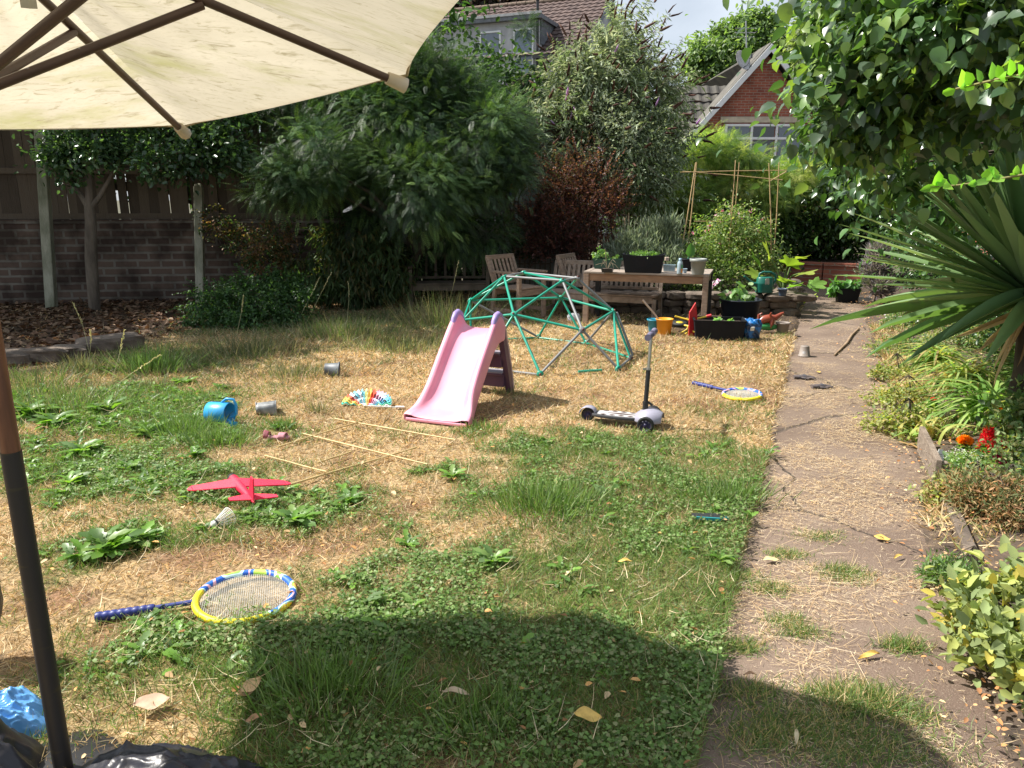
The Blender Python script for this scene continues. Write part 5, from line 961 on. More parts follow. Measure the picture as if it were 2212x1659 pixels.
# ---- yard clutter
p = G(1437, 725, LZ); BK = thing('orange_bucket', 'orange toy bucket with a stick leaning out of it', 'bucket', (p.x, p.y + .08, LZ)); M_OR = mat('orange_plastic', (.78, .33, .02), .4, col2=(.70, .28, .02))
MB().lathe([(.001, 0), (.078, 0), (.081, .005), (.103, .19), (.110, .19), (.110, .20), (.10, .20), (.078, .012), (.001, .012)], 28).build('bucket_body', M_OR, BK); MB().lathe([(.001, .09), (.089, .09)], 20).build('bucket_contents', MATS['bed_soil'], BK)
o = MB().tube([(0, 0, .10), (-.09, .03, .24), (-.25, .09, .42)], [.012, .012, .014], 8).build('leaning_stick', mat('grey_stick', (.36, .28, .22), .8)); o.location = (p.x - .02, p.y + .08, LZ); tag(o, 'grey wooden stick leaning out of the orange bucket', 'stick')
pot((p.x - .10, p.y + .24, LZ), .085, .17, mat('teal_plastic', (.03, .28, .42), .4), 'blue bucket half hidden behind the orange bucket', name='blue_bucket', cat='bucket', soil=False)
# upturned toy barrow: red tray on edge, yellow tube frame
p = G(1500, 730, LZ); TY = thing('toy_barrow', 'toy barrow tipped over with a red tray and yellow tube frame', 'toy barrow', (p.x, p.y, LZ)); M_RED = mat('red_tray', (.50, .02, .025), .5, col2=(.38, .015, .02)); M_YEL = mat('yellow_tube', (.80, .58, .05), .4)
b = MB(); o4 = [(-.05, .0), (.045, .0), (.05, .25), (.02, .42), (-.055, .30)]; b.prism(o4, -.012, .012, Matrix.Translation((0, .12, 0)) @ Matrix.Rotation(rad(12), 4, 'Z') @ Matrix(((1, 0, 0, 0), (0, 0, -1, 0), (0, 1, 0, 0), (0, 0, 0, 1)))); b.build('tray', M_RED, TY, bevel=.005)
def RP(px, py, Y): q = D(px, py, Y); return Vector((q.x - p.x, q.y - p.y, q.z - LZ))
for nm, pts in (('frame_tube', [(1458, 683, 9.3), (1472, 687, 9.3), (1489, 691, 9.25), (1498, 690, 9.25), (1528, 683, 9.2)]), ('frame_tube', [(1464, 727, 9.35), (1480, 722, 9.3), (1491, 714, 9.25), (1499, 716, 9.2), (1532, 735, 9.05)]), ('frame_tube', [(1474, 702, 9.5), (1487, 704, 9.4), (1484, 712, 9.4), (1464, 724, 9.35)])):
    q = [RP(*a) for a in pts]; MB().tube(q, .011, 8).build(nm, M_YEL, TY)
    if pts[-1][0] > 1520: MB().tube([q[-1] - (q[-1] - q[-2]).normalized() * .01, q[-1] + (q[-1] - q[-2]).normalized() * .05], .018, 8).build('grip', M_RED, TY)
q = RP(1468, 699, 9.55); Mw = Matrix.Translation(q) @ Matrix.Rotation(rad(8), 4, 'X'); MB().lathe([(.05, -.02), (.09, -.02), (.10, 0), (.09, .02), (.05, .02)], 22, Mw).build('wheel', M_RUB, TY); MB().lathe([(.001, -.01), (.05, -.015), (.05, .018), (.02, .025), (.001, .025)], 14, Mw).build('hub_cap', M_YEL, TY)
p = G(1560, 737, LZ); TG = trough((p.x, p.y + .20, LZ), rad(-9), .60, .34, .24, M_CHAR, 'black_trough', 'wide matt black trough with a few small seedlings on the ground', tap=.9, dip=0, wall=.014)
foliage('seedlings', TG, [(.0, -.03, .22, .06, .04, .02), (.13, .02, .21, .04, .03, .015)], 34, T_HEART, .045, [(.2, .38, .12), (.25, .42, .16)], LM, cl=6)
p = G(1606, 710, LZ); TUB = thing('round_tub', 'big round navy-black tub of bean plants before the stone wall', 'planter', (p.x, p.y + .22, LZ)); M_TUB = mat('navy_tub', (.012, .017, .028), .45, col2=(.010, .014, .024), spec=.3)
MB().lathe([(.001, 0), (.205, 0), (.21, .01), (.235, .20), (.242, .205), (.255, .34), (.275, .345), (.28, .36), (.27, .365), (.245, .355), (.2, .02)], 36).build('tub_body', M_TUB, TUB); MB().lathe([(.001, .29), (.24, .29)], 24).build('soil', MATS['bed_soil'], TUB)
foliage('leaves', TUB, [(-.08, 0, .40, .16, .12, .05), (.03, .08, .50, .16, .08, .07), (.10, .0, .40, .12, .10, .04)], 85, T_HEART, .08, [(.14, .27, .09), (.19, .33, .13), (.11, .22, .08), (.26, .36, .18)], LM, cl=30, droop=.4)
b = MB(); limbs(b, (0, 0, .28), [(-.15, 0, .5), (.0, .05, .62), (.12, 0, .6), (.2, .05, .5)], .006); b.build('stems', mat('green_stem', (.12, .2, .05), .7), TUB)
p = G(1626, 735, LZ); crumple((0, 0, .11), (.115, .10, .14), 21, mat('blue_print_bag', (.01, .16, .48), .3, col2=(.02, .05, .12), nscale=12, lo=.45, hi=.55, bump=.5, bscale=12), 'compost_bag', 'crumpled glossy blue compost bag between the black trough and taupe pot', 'bag', .28, .7, 0.0)
o = bpy.data.objects['compost_bag']; o.location = (p.x, p.y + .1, LZ); MB().box((-.02, -.115, .14), (.05, .012, .045), rot=(.2, 0, .2)).build('white_label', M_WH, o)
# rocking animal toy: terracotta body on green rocker
p = G(1660, 722, LZ); RK_ = thing('rocking_toy', 'red-brown plastic animal toy on a green rocker beside the blue bag', 'rocking toy', (p.x, p.y + .08, LZ), rad(-8)); M_TC = mat('brown_red_plastic', (.26, .055, .025), .3, col2=(.18, .035, .02))
MB().rock((0, 0, .085), (.25, .13, .10), 4, pw=.9, amp=.03, n=16).build('rocker', mat('toy_green', (.03, .22, .06), .4), RK_, sub=1)
b = MB(); b.tube([(-.10, 0, .13), (-.05, 0, .17), (.03, 0, .19), (.10, 0, .20), (.16, 0, .245), (.19, 0, .265)], [.035, .055, .05, .035, .022, .012], 14); b.tube([(.06, -.01, .20), (.05, -.03, .13), (.03, -.04, .07)], [.035, .03, .02], 10); b.tube([(.05, -.02, .18), (.02, -.04, .24), (.03, -.05, .27)], [.02, .016, .008], 8); b.tube([(-.10, 0, .14), (-.11, 0, .23), (-.07, 0, .25)], [.02, .016, .012], 8); b.build('toy_body', M_TC, RK_)
p = G(1694, 722, LZ); pot((p.x, p.y + .07, .01), .083, .165, M_TAUPE, 'taupe plant pot standing at the corner of the stone wall', soil=True)
# green watering can on the wall
p = D(1651, 640, 10.95); zt = .36; GC = thing('green_watering_can', 'dark green plastic watering can standing on the dry stone wall', 'watering can', (p.x, 10.98, zt), rad(4)); M_CAN = mat('can_green', (.008, .13, .095), .35, col2=(.01, .11, .08))
MB().lathe([(.001, 0), (.125, 0), (.13, .01), (.125, .03), (.128, .04), (.122, .12), (.126, .13), (.121, .14), (.117, .21), (.10, .225), (.06, .228)], 28, sq=.72).build('body', M_CAN, GC)
MB().tube([(-.09, 0, .20), (-.085, 0, .27), (-.03, 0, .295), (.08, 0, .29), (.15, 0, .25), (.16, 0, .17), (.115, 0, .10)], [.014, .015, .015, .015, .017, .016, .013], 10).build('handle', M_CAN, GC)
MB().tube([(-.11, 0, .12), (-.17, 0, .125), (-.23, 0, .17), (-.31, 0, .235)], [.033, .026, .018, .014], 12).build('spout', M_CAN, GC)
MB().rock((-.0, -.087, .165), (.05, .01, .10), 9, amp=.2).build('peeling_label', mat('torn_label', (.42, .40, .33), .8), GC)
p = G(1690, 637, .36); pot((p.x, p.y, .35), .065, .10, mat('blue_grey_pot', (.06, .09, .14), .5), 'small blue-grey pot on the wall beside the green watering can')
p = G(1832, 655); PL = trough((p.x + .02, p.y + .12, .0), rad(-12), .36, .26, .24, M_CHAR, 'path_planter', 'black slatted planter of drooping leafy plants beside the far path', tap=.82)
foliage('leaves', PL, [(0, 0, .32, .18, .12, .07), (-.2, -.05, .22, .07, .08, .12), (.14, 0, .3, .1, .08, .06)], 130, T_OVAL, .12, [(.11, .25, .07), (.15, .32, .09), (.09, .19, .06)], LM, cl=34, droop=.7)
p = G(1868, 655); trough((p.x, p.y + .06, .01), rad(-10), .22, .15, .07, mat('white_tray', (.6, .6, .6), .5), 'white_tray', 'shallow white plastic tray beside the path planter', 'tray', soil=False)
# ---- bamboo cane frame in the raised bed
CF = thing('cane_structure', 'frame of tall bamboo canes tied together above the sweet peas', 'plant support', (3.2, 12.4, .25)); M_CN = mat('tan_cane', (.52, .36, .18), .6, col2=(.42, .28, .13))
for a, c in (((1503, 351, 12.1), (1464, 585, 11.9)), ((1505, 350, 12.3), (1478, 590, 12.3)), ((1589, 346, 12.3), (1572, 560, 12.2)), ((1597, 350, 12.6), (1575, 580, 12.7)), ((1661, 352, 12.3), (1666, 575, 12.2)), ((1683, 350, 12.6), (1670, 575, 12.6)), ((1470, 372, 12.1), (1700, 368, 12.7)), ((1475, 370, 12.2), (1690, 389, 12.4)), ((1664, 391, 12.3), (1698, 371, 12.9)), ((1500, 478, 12.2), (1585, 480, 12.4)), ((1580, 520, 12.3), (1670, 522, 12.3))):
    r = .009 if abs(a[0] - c[0]) < 60 else .007; q0_, q1_ = D(*a), D(*c); o_ = Vector((3.2, 12.4, .25)); MB().tube([q0_ - o_, (q0_ + q1_) / 2 - o_ + Vector((.01, 0, .006)), q1_ - o_], [r * .8, r, r], 6).build('cane', M_CN, CF)
# ---- garden mirror arch, trellis, hanging spinner
p = D(1167, 420, 13.6); AR = thing('arched_mirror', 'white arched garden frame half hidden behind the purple shrub', 'garden arch', (p.x, 13.6, 0)); zc = D(1167, 440, 13.6).z; R_ = .42; M_AW = mat('arch_white', (.45, .47, .48), .6)
for rr, yy in ((R_, 0), (R_ - .07, .02)): MB().tube([(rr * math.cos(a), yy, zc + rr * .95 * math.sin(a)) for a in np.linspace(0, math.pi, 25)], .022, 8).build('arch_rim', M_AW, AR)
for s in (-1, 1): MB().tube([(s * R_, 0, 0), (s * R_, 0, zc)], .022, 8).build('side_post', M_AW, AR)
b = MB(); b.prism([(-R_ + .06, .9), (R_ - .06, .9)] + [((R_ - .06) * math.cos(a), zc + (R_ - .07) * math.sin(a)) for a in np.linspace(0, math.pi, 19)], .03, .05, Matrix(((1, 0, 0, 0), (0, 0, 1, 0), (0, 1, 0, 0), (0, 0, 0, 1)))); b.build('panel', mat('misty_panel', (.17, .20, .19), .25, col2=(.10, .13, .12)), AR)
a, c = D(1090, 590, 13.2), D(1190, 470, 13.2); TL = thing('lattice_trellis', 'old square lattice trellis behind the teak chairs', 'trellis', ((a.x + c.x) / 2, 13.2, 0)); w = c.x - a.x
b = MB(); z1 = c.z
for i in range(10): b.box((-w / 2 + w * i / 9, 0, z1 / 2), (.022, .012, z1))
for i in range(11): b.box((0, -.012, .08 + (z1 - .1) * i / 10), (w + .02, .012, .022))
b.build('lattice', M_FENCE2, TL); MB().box((0, .25, z1 / 2 - .05), (w + 1.2, .04, z1 - .1)).build('backing_board', mat('pale_board', (.28, .27, .24), .9), TL)
p = D(1104, 398, 12.0); SP = thing('rainbow_windsock', 'small rainbow-striped spinner hanging in the feathery tree', 'wind spinner', p)
for i, c in enumerate(((.6, .05, .04), (.7, .3, .05), (.5, .5, .08), (.1, .35, .2), (.1, .15, .45))): MB().tube([(.012 * math.sin(i), 0, .08 - i * .05), (.012 * math.sin(i + 1), 0, .03 - i * .05)], .018, 8).build('stripe', mat('stripe_%d' % i, c, .7), SP)

# ================================================================== TREES AND PLANTS
M_BARK = mat('bark', (.16, .13, .10), .95, col2=(.08, .065, .05), nscale=9, stretch=(1, 1, .3), bump=.8); M_DBARK = mat('dark_bark', (.07, .055, .04), .95, col2=(.035, .028, .02))
M_LF = leafmat('tree_leaf', .5, .42); M_GLOSS = leafmat('glossy_leaf', .25, .3, .6); M_DULL = leafmat('dull_leaf', .65, .3, .2, (1.1, 1.05, .7))
def tree(name, label, cat, base, blobs, n, T, size, pal, m, r0=.1, bark=None, group=None, nl=10, crown='crown', **kw):
    R = thing(name, label, cat, base, 0, group); bl = [(x - base[0], y - base[1], z - base[2], a, b_, c) for x, y, z, a, b_, c in blobs]
    cr_, Cc = foliage(crown, R, bl, n, T, size, pal, m, **kw); mb = MB(); i_ = rng.choice(len(Cc), min(nl, len(Cc)), replace=False)
    zt = min(b_[2] - b_[5] for b_ in bl); top = Vector((np.mean([b_[0] for b_ in bl]), np.mean([b_[1] for b_ in bl]), max(.25, zt)))
    if r0: mb.tube([(0, 0, -.05), top * .5 + Vector((.03, 0, 0)), top], [r0, r0 * .85, r0 * .7], 9); limbs(mb, top, [Cc[i] for i in i_], r0 * .55); mb.build('trunk', bark or M_BARK, R)
    return R
# feathery tree in the middle left
BLB = [Bl(*a) for a in ((650, 335, 11.2, .75, .7, .5), (610, 410, 10.7, .45, .4, .32), (700, 400, 11, .5, .5, .4), (780, 290, 12, 1.0, .9, .7), (900, 250, 12.2, 1.0, .9, .8), (925, 185, 12.4, .5, .7, .5), (985, 115, 12.4, .22, .4, .25), (1090, 72, 12.4, .34, .3, .14), (1145, 60, 12.2, .26, .3, .08), (1030, 290, 12, .75, .8, .7), (880, 400, 11.4, .9, .8, .6), (1040, 400, 11.8, .75, .7, .55), (1090, 330, 12, .5, .5, .4), (960, 480, 11.8, .65, .6, .38), (830, 190, 12.6, 1.0, .9, .7), (700, 180, 12.6, 1.1, .9, .8), (1040, 500, 12, .4, .4, .3), (800, 440, 12.2, .6, .5, .35))]
tree('feathery_tree', 'large drooping tree with feathery fern-like leaves beside the parasol', 'tree', (-2.1, 12.5, 0), BLB, 40000, T_FROND, .20, [(.03, .062, .028), (.042, .088, .035), (.02, .042, .02), (.07, .135, .045), (.13, .21, .06)], leafmat('feather_leaf', .45, .25, .4), .11, M_DBARK, nl=18, cs=.26, cl=190, droop=.2, outw=1.0, rand=.5, up=1.8, shell=.55, clump=.45, jit=.35)
# laurel in front of the fence, under the canopy
LB = [Bl(*a) for a in ((190, 330, 11.3, .6, .35, .32), (130, 300, 11.4, .4, .35, .4), (310, 355, 11.3, .6, .35, .25), (430, 330, 11.3, .6, .35, .35), (500, 300, 11.5, .45, .35, .4), (260, 270, 11.5, .8, .4, .5), (420, 250, 11.6, .8, .4, .6), (400, 385, 11.3, .35, .3, .15))]
lt = D(195, 600, 11.4); LT = tree('laurel_tree', 'small dark-leaved laurel in front of the fence, forking above the brick wall', 'tree', (lt.x, 11.4, 0), LB, 8500, T_OVAL, .085, [(.05, .10, .045), (.07, .13, .06), (.04, .08, .035), (.10, .17, .07)], M_GLOSS, 0, cs=.3, cl=60, droop=.1, shell=.3)
b = MB(); q = lambda px, py: D(px, py, 11.4) - Vector((lt.x, 11.4, 0))
b.tube([(0, 0, -.03), q(197, 560), q(196, 470), q(193, 445)], [.085, .09, .08, .075], 10); b.tube([q(193, 450), q(170, 415), q(148, 385), q(140, 340)], [.05, .035, .03, .02], 8); b.tube([q(196, 450), q(215, 425), q(238, 385), q(260, 340)], [.05, .035, .03, .02], 8); b.tube([q(194, 450), q(193, 400), q(196, 330)], [.065, .055, .04], 8); b.build('trunk', M_BARK, LT)
# buddleja
BB = [Bl(*a) for a in ((1290, 190, 14.6, 1.0, .7, .7), (1385, 215, 14.6, .7, .7, .7), (1350, 110, 14.8, .40, .5, .50), (1430, 320, 14.4, .4, .6, .5), (1220, 270, 14.3, .8, .7, .6), (1330, 320, 14.2, .9, .7, .6), (1200, 360, 14.2, .6, .6, .5), (1390, 400, 14.2, .6, .6, .6), (1330, 70, 14.9, .15, .3, .3))]
BDP = [(.22, .28, .17), (.28, .34, .22), (.16, .21, .12), (.40, .45, .33), (.22, .30, .13)]; rel_ = [(x - 2.0, y - 14.4, z, a, b_, c) for x, y, z, a, b_, c in BB]
BD = tree('butterfly_bush', 'tall grey-green butterfly bush with brown spent flower spikes before the white house', 'shrub', (2.0, 14.4, 0), [(x, y, z, a * .85, b_, c * .85) for x, y, z, a, b_, c in BB], 11000, T_NAR, .16, BDP, M_DULL, .06, nl=24, cs=.3, cl=170, droop=.35, outw=1.0, rand=.7, shell=.3, wide=1.3, crown='inner_leaves')
_, s0, s1, sa = shoots('leafy_shoots', BD, rel_, 620, 30, .75, T_NAR, .15, BDP, M_DULL, up=.9, r0=.7, arch=.25, droop=.5, wide=1.3)
T_SPIKE = (np.array([[0, 0, 0], [-.09, .2, 0], [0, .2, .09], [.09, .2, 0], [0, .2, -.09], [-.07, .65, .06], [0, .65, .13], [.07, .65, .06], [0, .65, 0], [0, 1, -.02]]), [np.array([[1, 2, 6, 5], [2, 3, 7, 6], [3, 4, 8, 7], [4, 1, 5, 8]]), np.array([[0, 2, 1], [0, 3, 2], [0, 4, 3], [0, 1, 4], [5, 6, 9], [6, 7, 9], [7, 8, 9], [8, 5, 9]])])
k = rng.permutation(620)[:330]; A = sa[k] + rdir(330) * .35 + np.array([.2, 0, -.2])
v, f, c = scatter(T_SPIKE, s1[k], A, rdir(330), rng.uniform(.18, .30, 330), [(.12, .06, .045), (.09, .045, .035), (.16, .085, .06)]); arr_mesh('spent_spikes', v, f, M_DULL, BD, c)['kind'] = 'stuff'
v, f, c = scatter(T_SPIKE, s1[-30:], sa[-30:], rdir(30), rng.uniform(.14, .2, 30), [(.42, .22, .55), (.5, .3, .6)]); arr_mesh('purple_spikes', v, f, M_DULL, BD, c)
b = MB(); [b.tube([Vector(s0[i]), Vector((s0[i] + s1[i]) / 2 + [0, 0, .05]), Vector(s1[i])], [.008, .006, .003], 4) for i in range(0, 620, 4)]; b.build('stems', M_BARK, BD)['kind'] = 'stuff'
# purple-leaved barberry
PB = [Bl(*a) for a in ((1235, 480, 12.9, .7, .5, .65), (1210, 400, 13, .45, .4, .45), (1280, 410, 13, .5, .4, .45), (1250, 360, 13.1, .25, .3, .3), (1320, 450, 12.9, .3, .4, .35), (1190, 530, 12.8, .5, .4, .4), (1280, 550, 12.7, .6, .4, .4), (1185, 375, 13.1, .14, .2, .25), (1150, 470, 13, .3, .3, .35))]
PBP = [(.15, .055, .055), (.10, .04, .04), (.24, .10, .09), (.065, .034, .03), (.085, .065, .05)]
PBT = tree('purple_barberry', 'dense wine-red barberry bush beside the butterfly bush', 'shrub', (1.1, 12.9, 0), [(x, y, z, a * .85, b_, c * .85) for x, y, z, a, b_, c in PB], 9000, T_OVAL, .042, PBP, M_LF, .03, nl=30, cs=.25, cl=150, droop=-.4, outw=1.0, shell=.3)
shoots('leafy_shoots', PBT, [(x - 1.1, y - 12.9, z, a, b_, c) for x, y, z, a, b_, c in PB], 620, 26, .48, T_OVAL, .040, PBP, M_LF, up=1.0, r0=.65, arch=.1, droop=0)
# twiggy olive-like bush
OB = [Bl(*a) for a in ((1330, 290, 13.7, .5, .4, .5), (1400, 370, 13.6, .6, .45, .4), (1360, 330, 13.8, .5, .4, .4), (1290, 250, 13.8, .3, .3, .3), (1430, 330, 13.7, .35, .4, .3))]
OT = tree('olive_bush', 'sparse silvery bush with pale bare branches above the barberry', 'shrub', (1.75, 13.7, 0), OB, 4200, T_DIA, .055, [(.22, .27, .18), (.28, .33, .22), (.17, .22, .13)], M_DULL, 0, cs=.35, cl=60, droop=.1)
b = MB(); q = lambda px, py, Y=13.6: D(px, py, Y) - Vector((1.75, 13.7, 0))
for pts in ([(1260, 480), (1290, 430), (1330, 395), (1385, 345), (1440, 320)], [(1330, 395), (1355, 330), (1345, 280), (1320, 240)], [(1355, 340), (1375, 290), (1400, 262)], [(1385, 345), (1420, 380), (1450, 390)], [(1300, 425), (1310, 350), (1290, 280)], [(1345, 300), (1370, 250)], [(1390, 345), (1400, 300), (1430, 270)]):
    Q = [q(*a) for a in pts]; b.tube(Q, list(np.linspace(.024, .007, len(Q))), 7)
b.tube([(0, 0, 0), q(1300, 560), q(1262, 480)], [.04, .035, .025], 7); b.build('branches', mat('pale_bark', (.36, .34, .27), .9, col2=(.24, .22, .17)), OT)
# yellow-green climber over the back, and dark ivy below
WS = [Bl(*a) for a in ((1430, 370, 15.4, .5, .6, .35), (1520, 345, 15.6, .6, .6, .4), (1600, 340, 15.8, .5, .6, .25), (1580, 390, 15.5, .8, .6, .4), (1480, 430, 15.3, .7, .6, .4), (1640, 410, 15.6, .7, .6, .45), (1700, 385, 15.8, .5, .6, .3), (1555, 312, 15.8, .4, .5, .15), (1480, 310, 15.9, .2, .4, .12))]
tree('yellow_climber', 'rampant yellow-green climber lit by the sun below the bungalow window', 'climber', (4.0, 15.5, 0), WS, 16000, T_FROND, .20, [(.19, .29, .07), (.28, .38, .09), (.13, .21, .055), (.50, .54, .16), (.085, .15, .045)], M_LF, .05, nl=14, cs=.26, cl=120, droop=.3, outw=1.0, shell=.5)
WS2 = [Bl(*a) for a in ((1400, 470, 15.8, .9, .6, .8), (1530, 490, 15.7, 1.0, .6, .9), (1650, 480, 15.8, .9, .6, .9), (1760, 470, 16.2, 1.0, .7, 1.0), (1830, 420, 15.6, .8, .7, .8), (1740, 380, 16.5, .8, .7, .6), (1880, 480, 16.2, .7, .6, .9), (1790, 520, 16.8, .8, .4, .5), (1720, 540, 16.8, .8, .4, .5))]
tree('ivy_hedge', 'tall dark ivy-covered hedge behind the raised bed and low brick wall', 'hedge', (5.2, 16.2, 0), WS2, 24000, T_OVAL, .095, [(.05, .10, .03), (.07, .13, .04), (.035, .075, .025), (.10, .16, .05)], M_GLOSS, .08, M_DBARK, nl=14, cs=.26, cl=150, droop=.3, shell=.3)
# holly hedge along the right side
HB = [(xr(y) + dx, y, z, a, b_, c) for dx, y, z, a, b_, c in ((1.25, 12.9, 1.3, .75, .9, 1.2), (1.25, 11.2, 1.4, .75, 1.0, 1.25), (1.35, 9.8, 1.2, .7, .9, 1.1), (1.4, 8.4, 1.1, .75, .8, 1.0), (1.55, 7.0, 1.0, .75, .8, .95), (2.6, 10.3, 2.2, 1.0, 1.2, 1.2), (2.4, 12.4, 2.5, 1.0, 1.1, 1.1), (2.7, 8.4, 2.0, 1.0, 1.3, 1.4), (1.9, 6.0, .8, .8, .7, .8), (1.15, 14.6, 1.6, .8, .8, 1.5), (2.0, 9.0, 2.6, .8, 1, .9))]
tree('holly_hedge', 'dark glossy holly hedge running along the right side behind the spiky plant', 'hedge', (5.6, 9.8, 0), HB, 44000, T_OVAL, .062, [(.05, .11, .035), (.07, .14, .05), (.04, .085, .03), (.09, .17, .06)], M_GLOSS, .07, M_DBARK, nl=20, cs=.2, cl=260, droop=.1, shell=.5, minz=.05)
# big heart-leaved tree overhanging from the right
KB = [Bl(*a) for a in ((1830, 20, 4.8, .22, .4, .12), (1620, 12, 4.8, .07, .2, .03), (1690, 30, 4.8, .06, .2, .03), (1850, 105, 4.6, .15, .4, .12), (1880, 60, 5.0, .30, .5, .25), (1840, 190, 4.6, .26, .4, .20), (1775, 180, 4.4, .08, .2, .05), (1735, 215, 4.4, .05, .15, .03), (1650, 175, 4.4, .05, .1, .02), (1585, 165, 4.3, .03, .08, .02), (1640, 200, 4.4, .04, .1, .02), (1900, 200, 4.6, .34, .5, .30), (2000, 100, 4.4, .40, .5, .4), (2020, 230, 4.6, .36, .5, .2), (1860, 290, 4.7, .24, .4, .16), (1780, 260, 4.5, .12, .3, .08), (2120, 40, 4.0, .40, .5, .35), (2150, 150, 4.6, .35, .5, .25), (1930, 350, 5.4, .3, .4, .16), (1790, 340, 5.0, .10, .2, .06), (2250, 100, 4, .4, .5, .35), (1950, -40, 4.6, .6, .6, .2))]
T_ROUND = (np.array([[0, 0, 0], [-.22, .03, .04], [-.40, .26, .09], [-.33, .66, .04], [0, 1.08, -.20], [.33, .66, .04], [.40, .26, .09], [.22, .03, .04], [0, .5, -.01]]), [np.array([[0, 1, 2, 8], [8, 2, 3, 4], [0, 8, 6, 7], [8, 4, 5, 6]])])
M_HRT = leafmat('heart_leaf', .28, .36, .7, (1.2, 1.3, .42))
KT = thing('broadleaf_tree', 'overhanging tree with large rounded green leaves filling the upper right', 'tree', (6.2, 5.4, 0)); rel_ = [(x - 6.2, y - 5.4, z, a, b_, c) for x, y, z, a, b_, c in KB]
_, Cc = foliage('crown', KT, rel_, 9500, T_ROUND, .068, [(.06, .12, .05), (.08, .155, .055), (.045, .09, .045), (.13, .22, .07), (.10, .15, .10), (.22, .32, .09)], M_HRT, cs=.40, cl=120, droop=.55, outw=.5, rand=.8, up=.9, shell=.1, jit=.3, sj=.45)
KB2 = [(3.7, 6.6, 2.3, .9, .9, .8), (4.5, 5.8, 2.7, .9, .9, 1.0), (3.8, 7.2, 3.1, .8, .8, .7), (5.0, 7.4, 3.0, 1.0, 1, 1.2), (4.1, 6.2, 3.7, 1.0, 1, .6), (4.9, 8.8, 2.9, .9, .8, .9), (3.35, 6.6, 1.75, .5, .6, .4)]
foliage('inner_crown', KT, [(x - 6.2, y - 5.4, z, a, b_, c) for x, y, z, a, b_, c in KB2], 15000, T_ROUND, .075, [(.045, .10, .035), (.06, .13, .04), (.08, .17, .05)], M_HRT, cs=.35, cl=120, droop=.6, outw=.5, shell=.2, sj=.4)
b = MB(); b.tube([(0, 0, 0), (.05, 0, 1.4), (-.1, .1, 2.6), (-.6, .1, 3.6)], [.16, .13, .11, .08], 10); limbs(b, (-.1, .1, 2.2), [Cc[i] for i in range(0, len(Cc), 2)], .028, n=6); b.build('trunk', M_DBARK, KT)
# foreground twigs with rounded leaves
for i, (pts, lab) in enumerate(((((2240, 372, 2.05), (2150, 388, 2.1), (2070, 400, 2.15), (2012, 404, 2.2)), 'thin twig with rounded lime leaves crossing in front of the spiky plant'), (((2240, 155, 1.9), (2150, 172, 2.0), (2065, 192, 2.1)), 'upper foreground twig with oval lime leaves at the right edge'))):
    Q = [D(*a) for a in pts]; T = thing('leafy_twig', lab, 'twig', Q[0]); Q = [q_ - Q[0] for q_ in Q]; MB().tube(Q, [.0035, .003, .0025, .0015][:len(Q)], 6).build('stem', mat('red_green_stem', (.22, .20, .06), .6), T)
    n = 17; P = []; 
    for k in range(n): t = k / (n - 1) * (len(Q) - 1); a = min(int(t), len(Q) - 2); P.append(Q[a].lerp(Q[a + 1], t - a))
    P = np.array([tuple(q_) for q_ in P]); A = np.stack([-.4 + rng.normal(size=n) * .4, rng.normal(size=n) * .5, np.where(np.arange(n) % 2, .9, -.3) + .2], 1)
    v, f, c = scatter(T_OVAL, P, A, rdir(n) * .6 + np.array([0, -1, .3]), np.stack([rng.uniform(.035, .05, n)] * 1 + [rng.uniform(.03, .048, n)] * 2, 1), [(.20, .42, .05), (.25, .48, .07), (.16, .34, .06)]); arr_mesh('leaves', v, f, leafmat('lime_leaf', .45, .5), T, c)
# spiky yucca
yb = D(2235, 640, 5.1); YU = thing('yucca', 'large spiky yucca with long sword-shaped leaves at the right frame edge', 'yucca', (yb.x, 5.1, .05)); MB().tube([(0, 0, 0), (.03, 0, .5), (-.02, 0, yb.z - .05)], [.09, .08, .07], 10).build('trunk', M_DBARK, YU)
T_SW = []; nseg = 8
for i in range(nseg): t = i / nseg; w = .047 * (min(1, .75 + t * 1.2)) * (1 - max(0, t - .45) ** 1.4 * 2.0); T_SW += [[-w, t, .35 * w - .10 * t * t], [0, t, -.45 * w - .10 * t * t], [w, t, .35 * w - .10 * t * t]]
T_SW.append([0, 1, -.11]); T_SW = (np.array(T_SW), [np.array([[i * 3 + j, i * 3 + j + 1, i * 3 + j + 4, i * 3 + j + 3] for i in range(nseg - 1) for j in (0, 1)]), np.array([[(nseg - 1) * 3, (nseg - 1) * 3 + 1, nseg * 3], [(nseg - 1) * 3 + 1, (nseg - 1) * 3 + 2, nseg * 3]])])
nY = 190; u_ = rng.random(nY); ph_ = rng.uniform(0, 2 * math.pi, nY); ez_ = np.where(u_ < .16, rng.uniform(-.3, .1, nY), np.tan(rng.uniform(.12, 1.45, nY))); A = np.stack([np.cos(ph_), np.sin(ph_), ez_], 1); A = unit(A); P = np.array([0, 0, yb.z - .05]) + A * .05 + np.array([0, 0, .02]) * rng.normal(size=(nY, 1)); Ln = rng.uniform(1.0, 1.4, nY)
v, f, c = scatter(T_SW, P, A, np.array([0, -.15, 1.]) + .25 * rdir(nY), np.stack([Ln * 0 + 1.0, Ln, Ln * np.where(ez_ < .1, 1.6, .5)], 1), [(.12, .20, .08), (.16, .26, .11), (.09, .17, .07), (.24, .34, .17)], .25); arr_mesh('sword_leaves', v, f, leafmat('yucca_leaf', .42, .22, .5), YU, c)
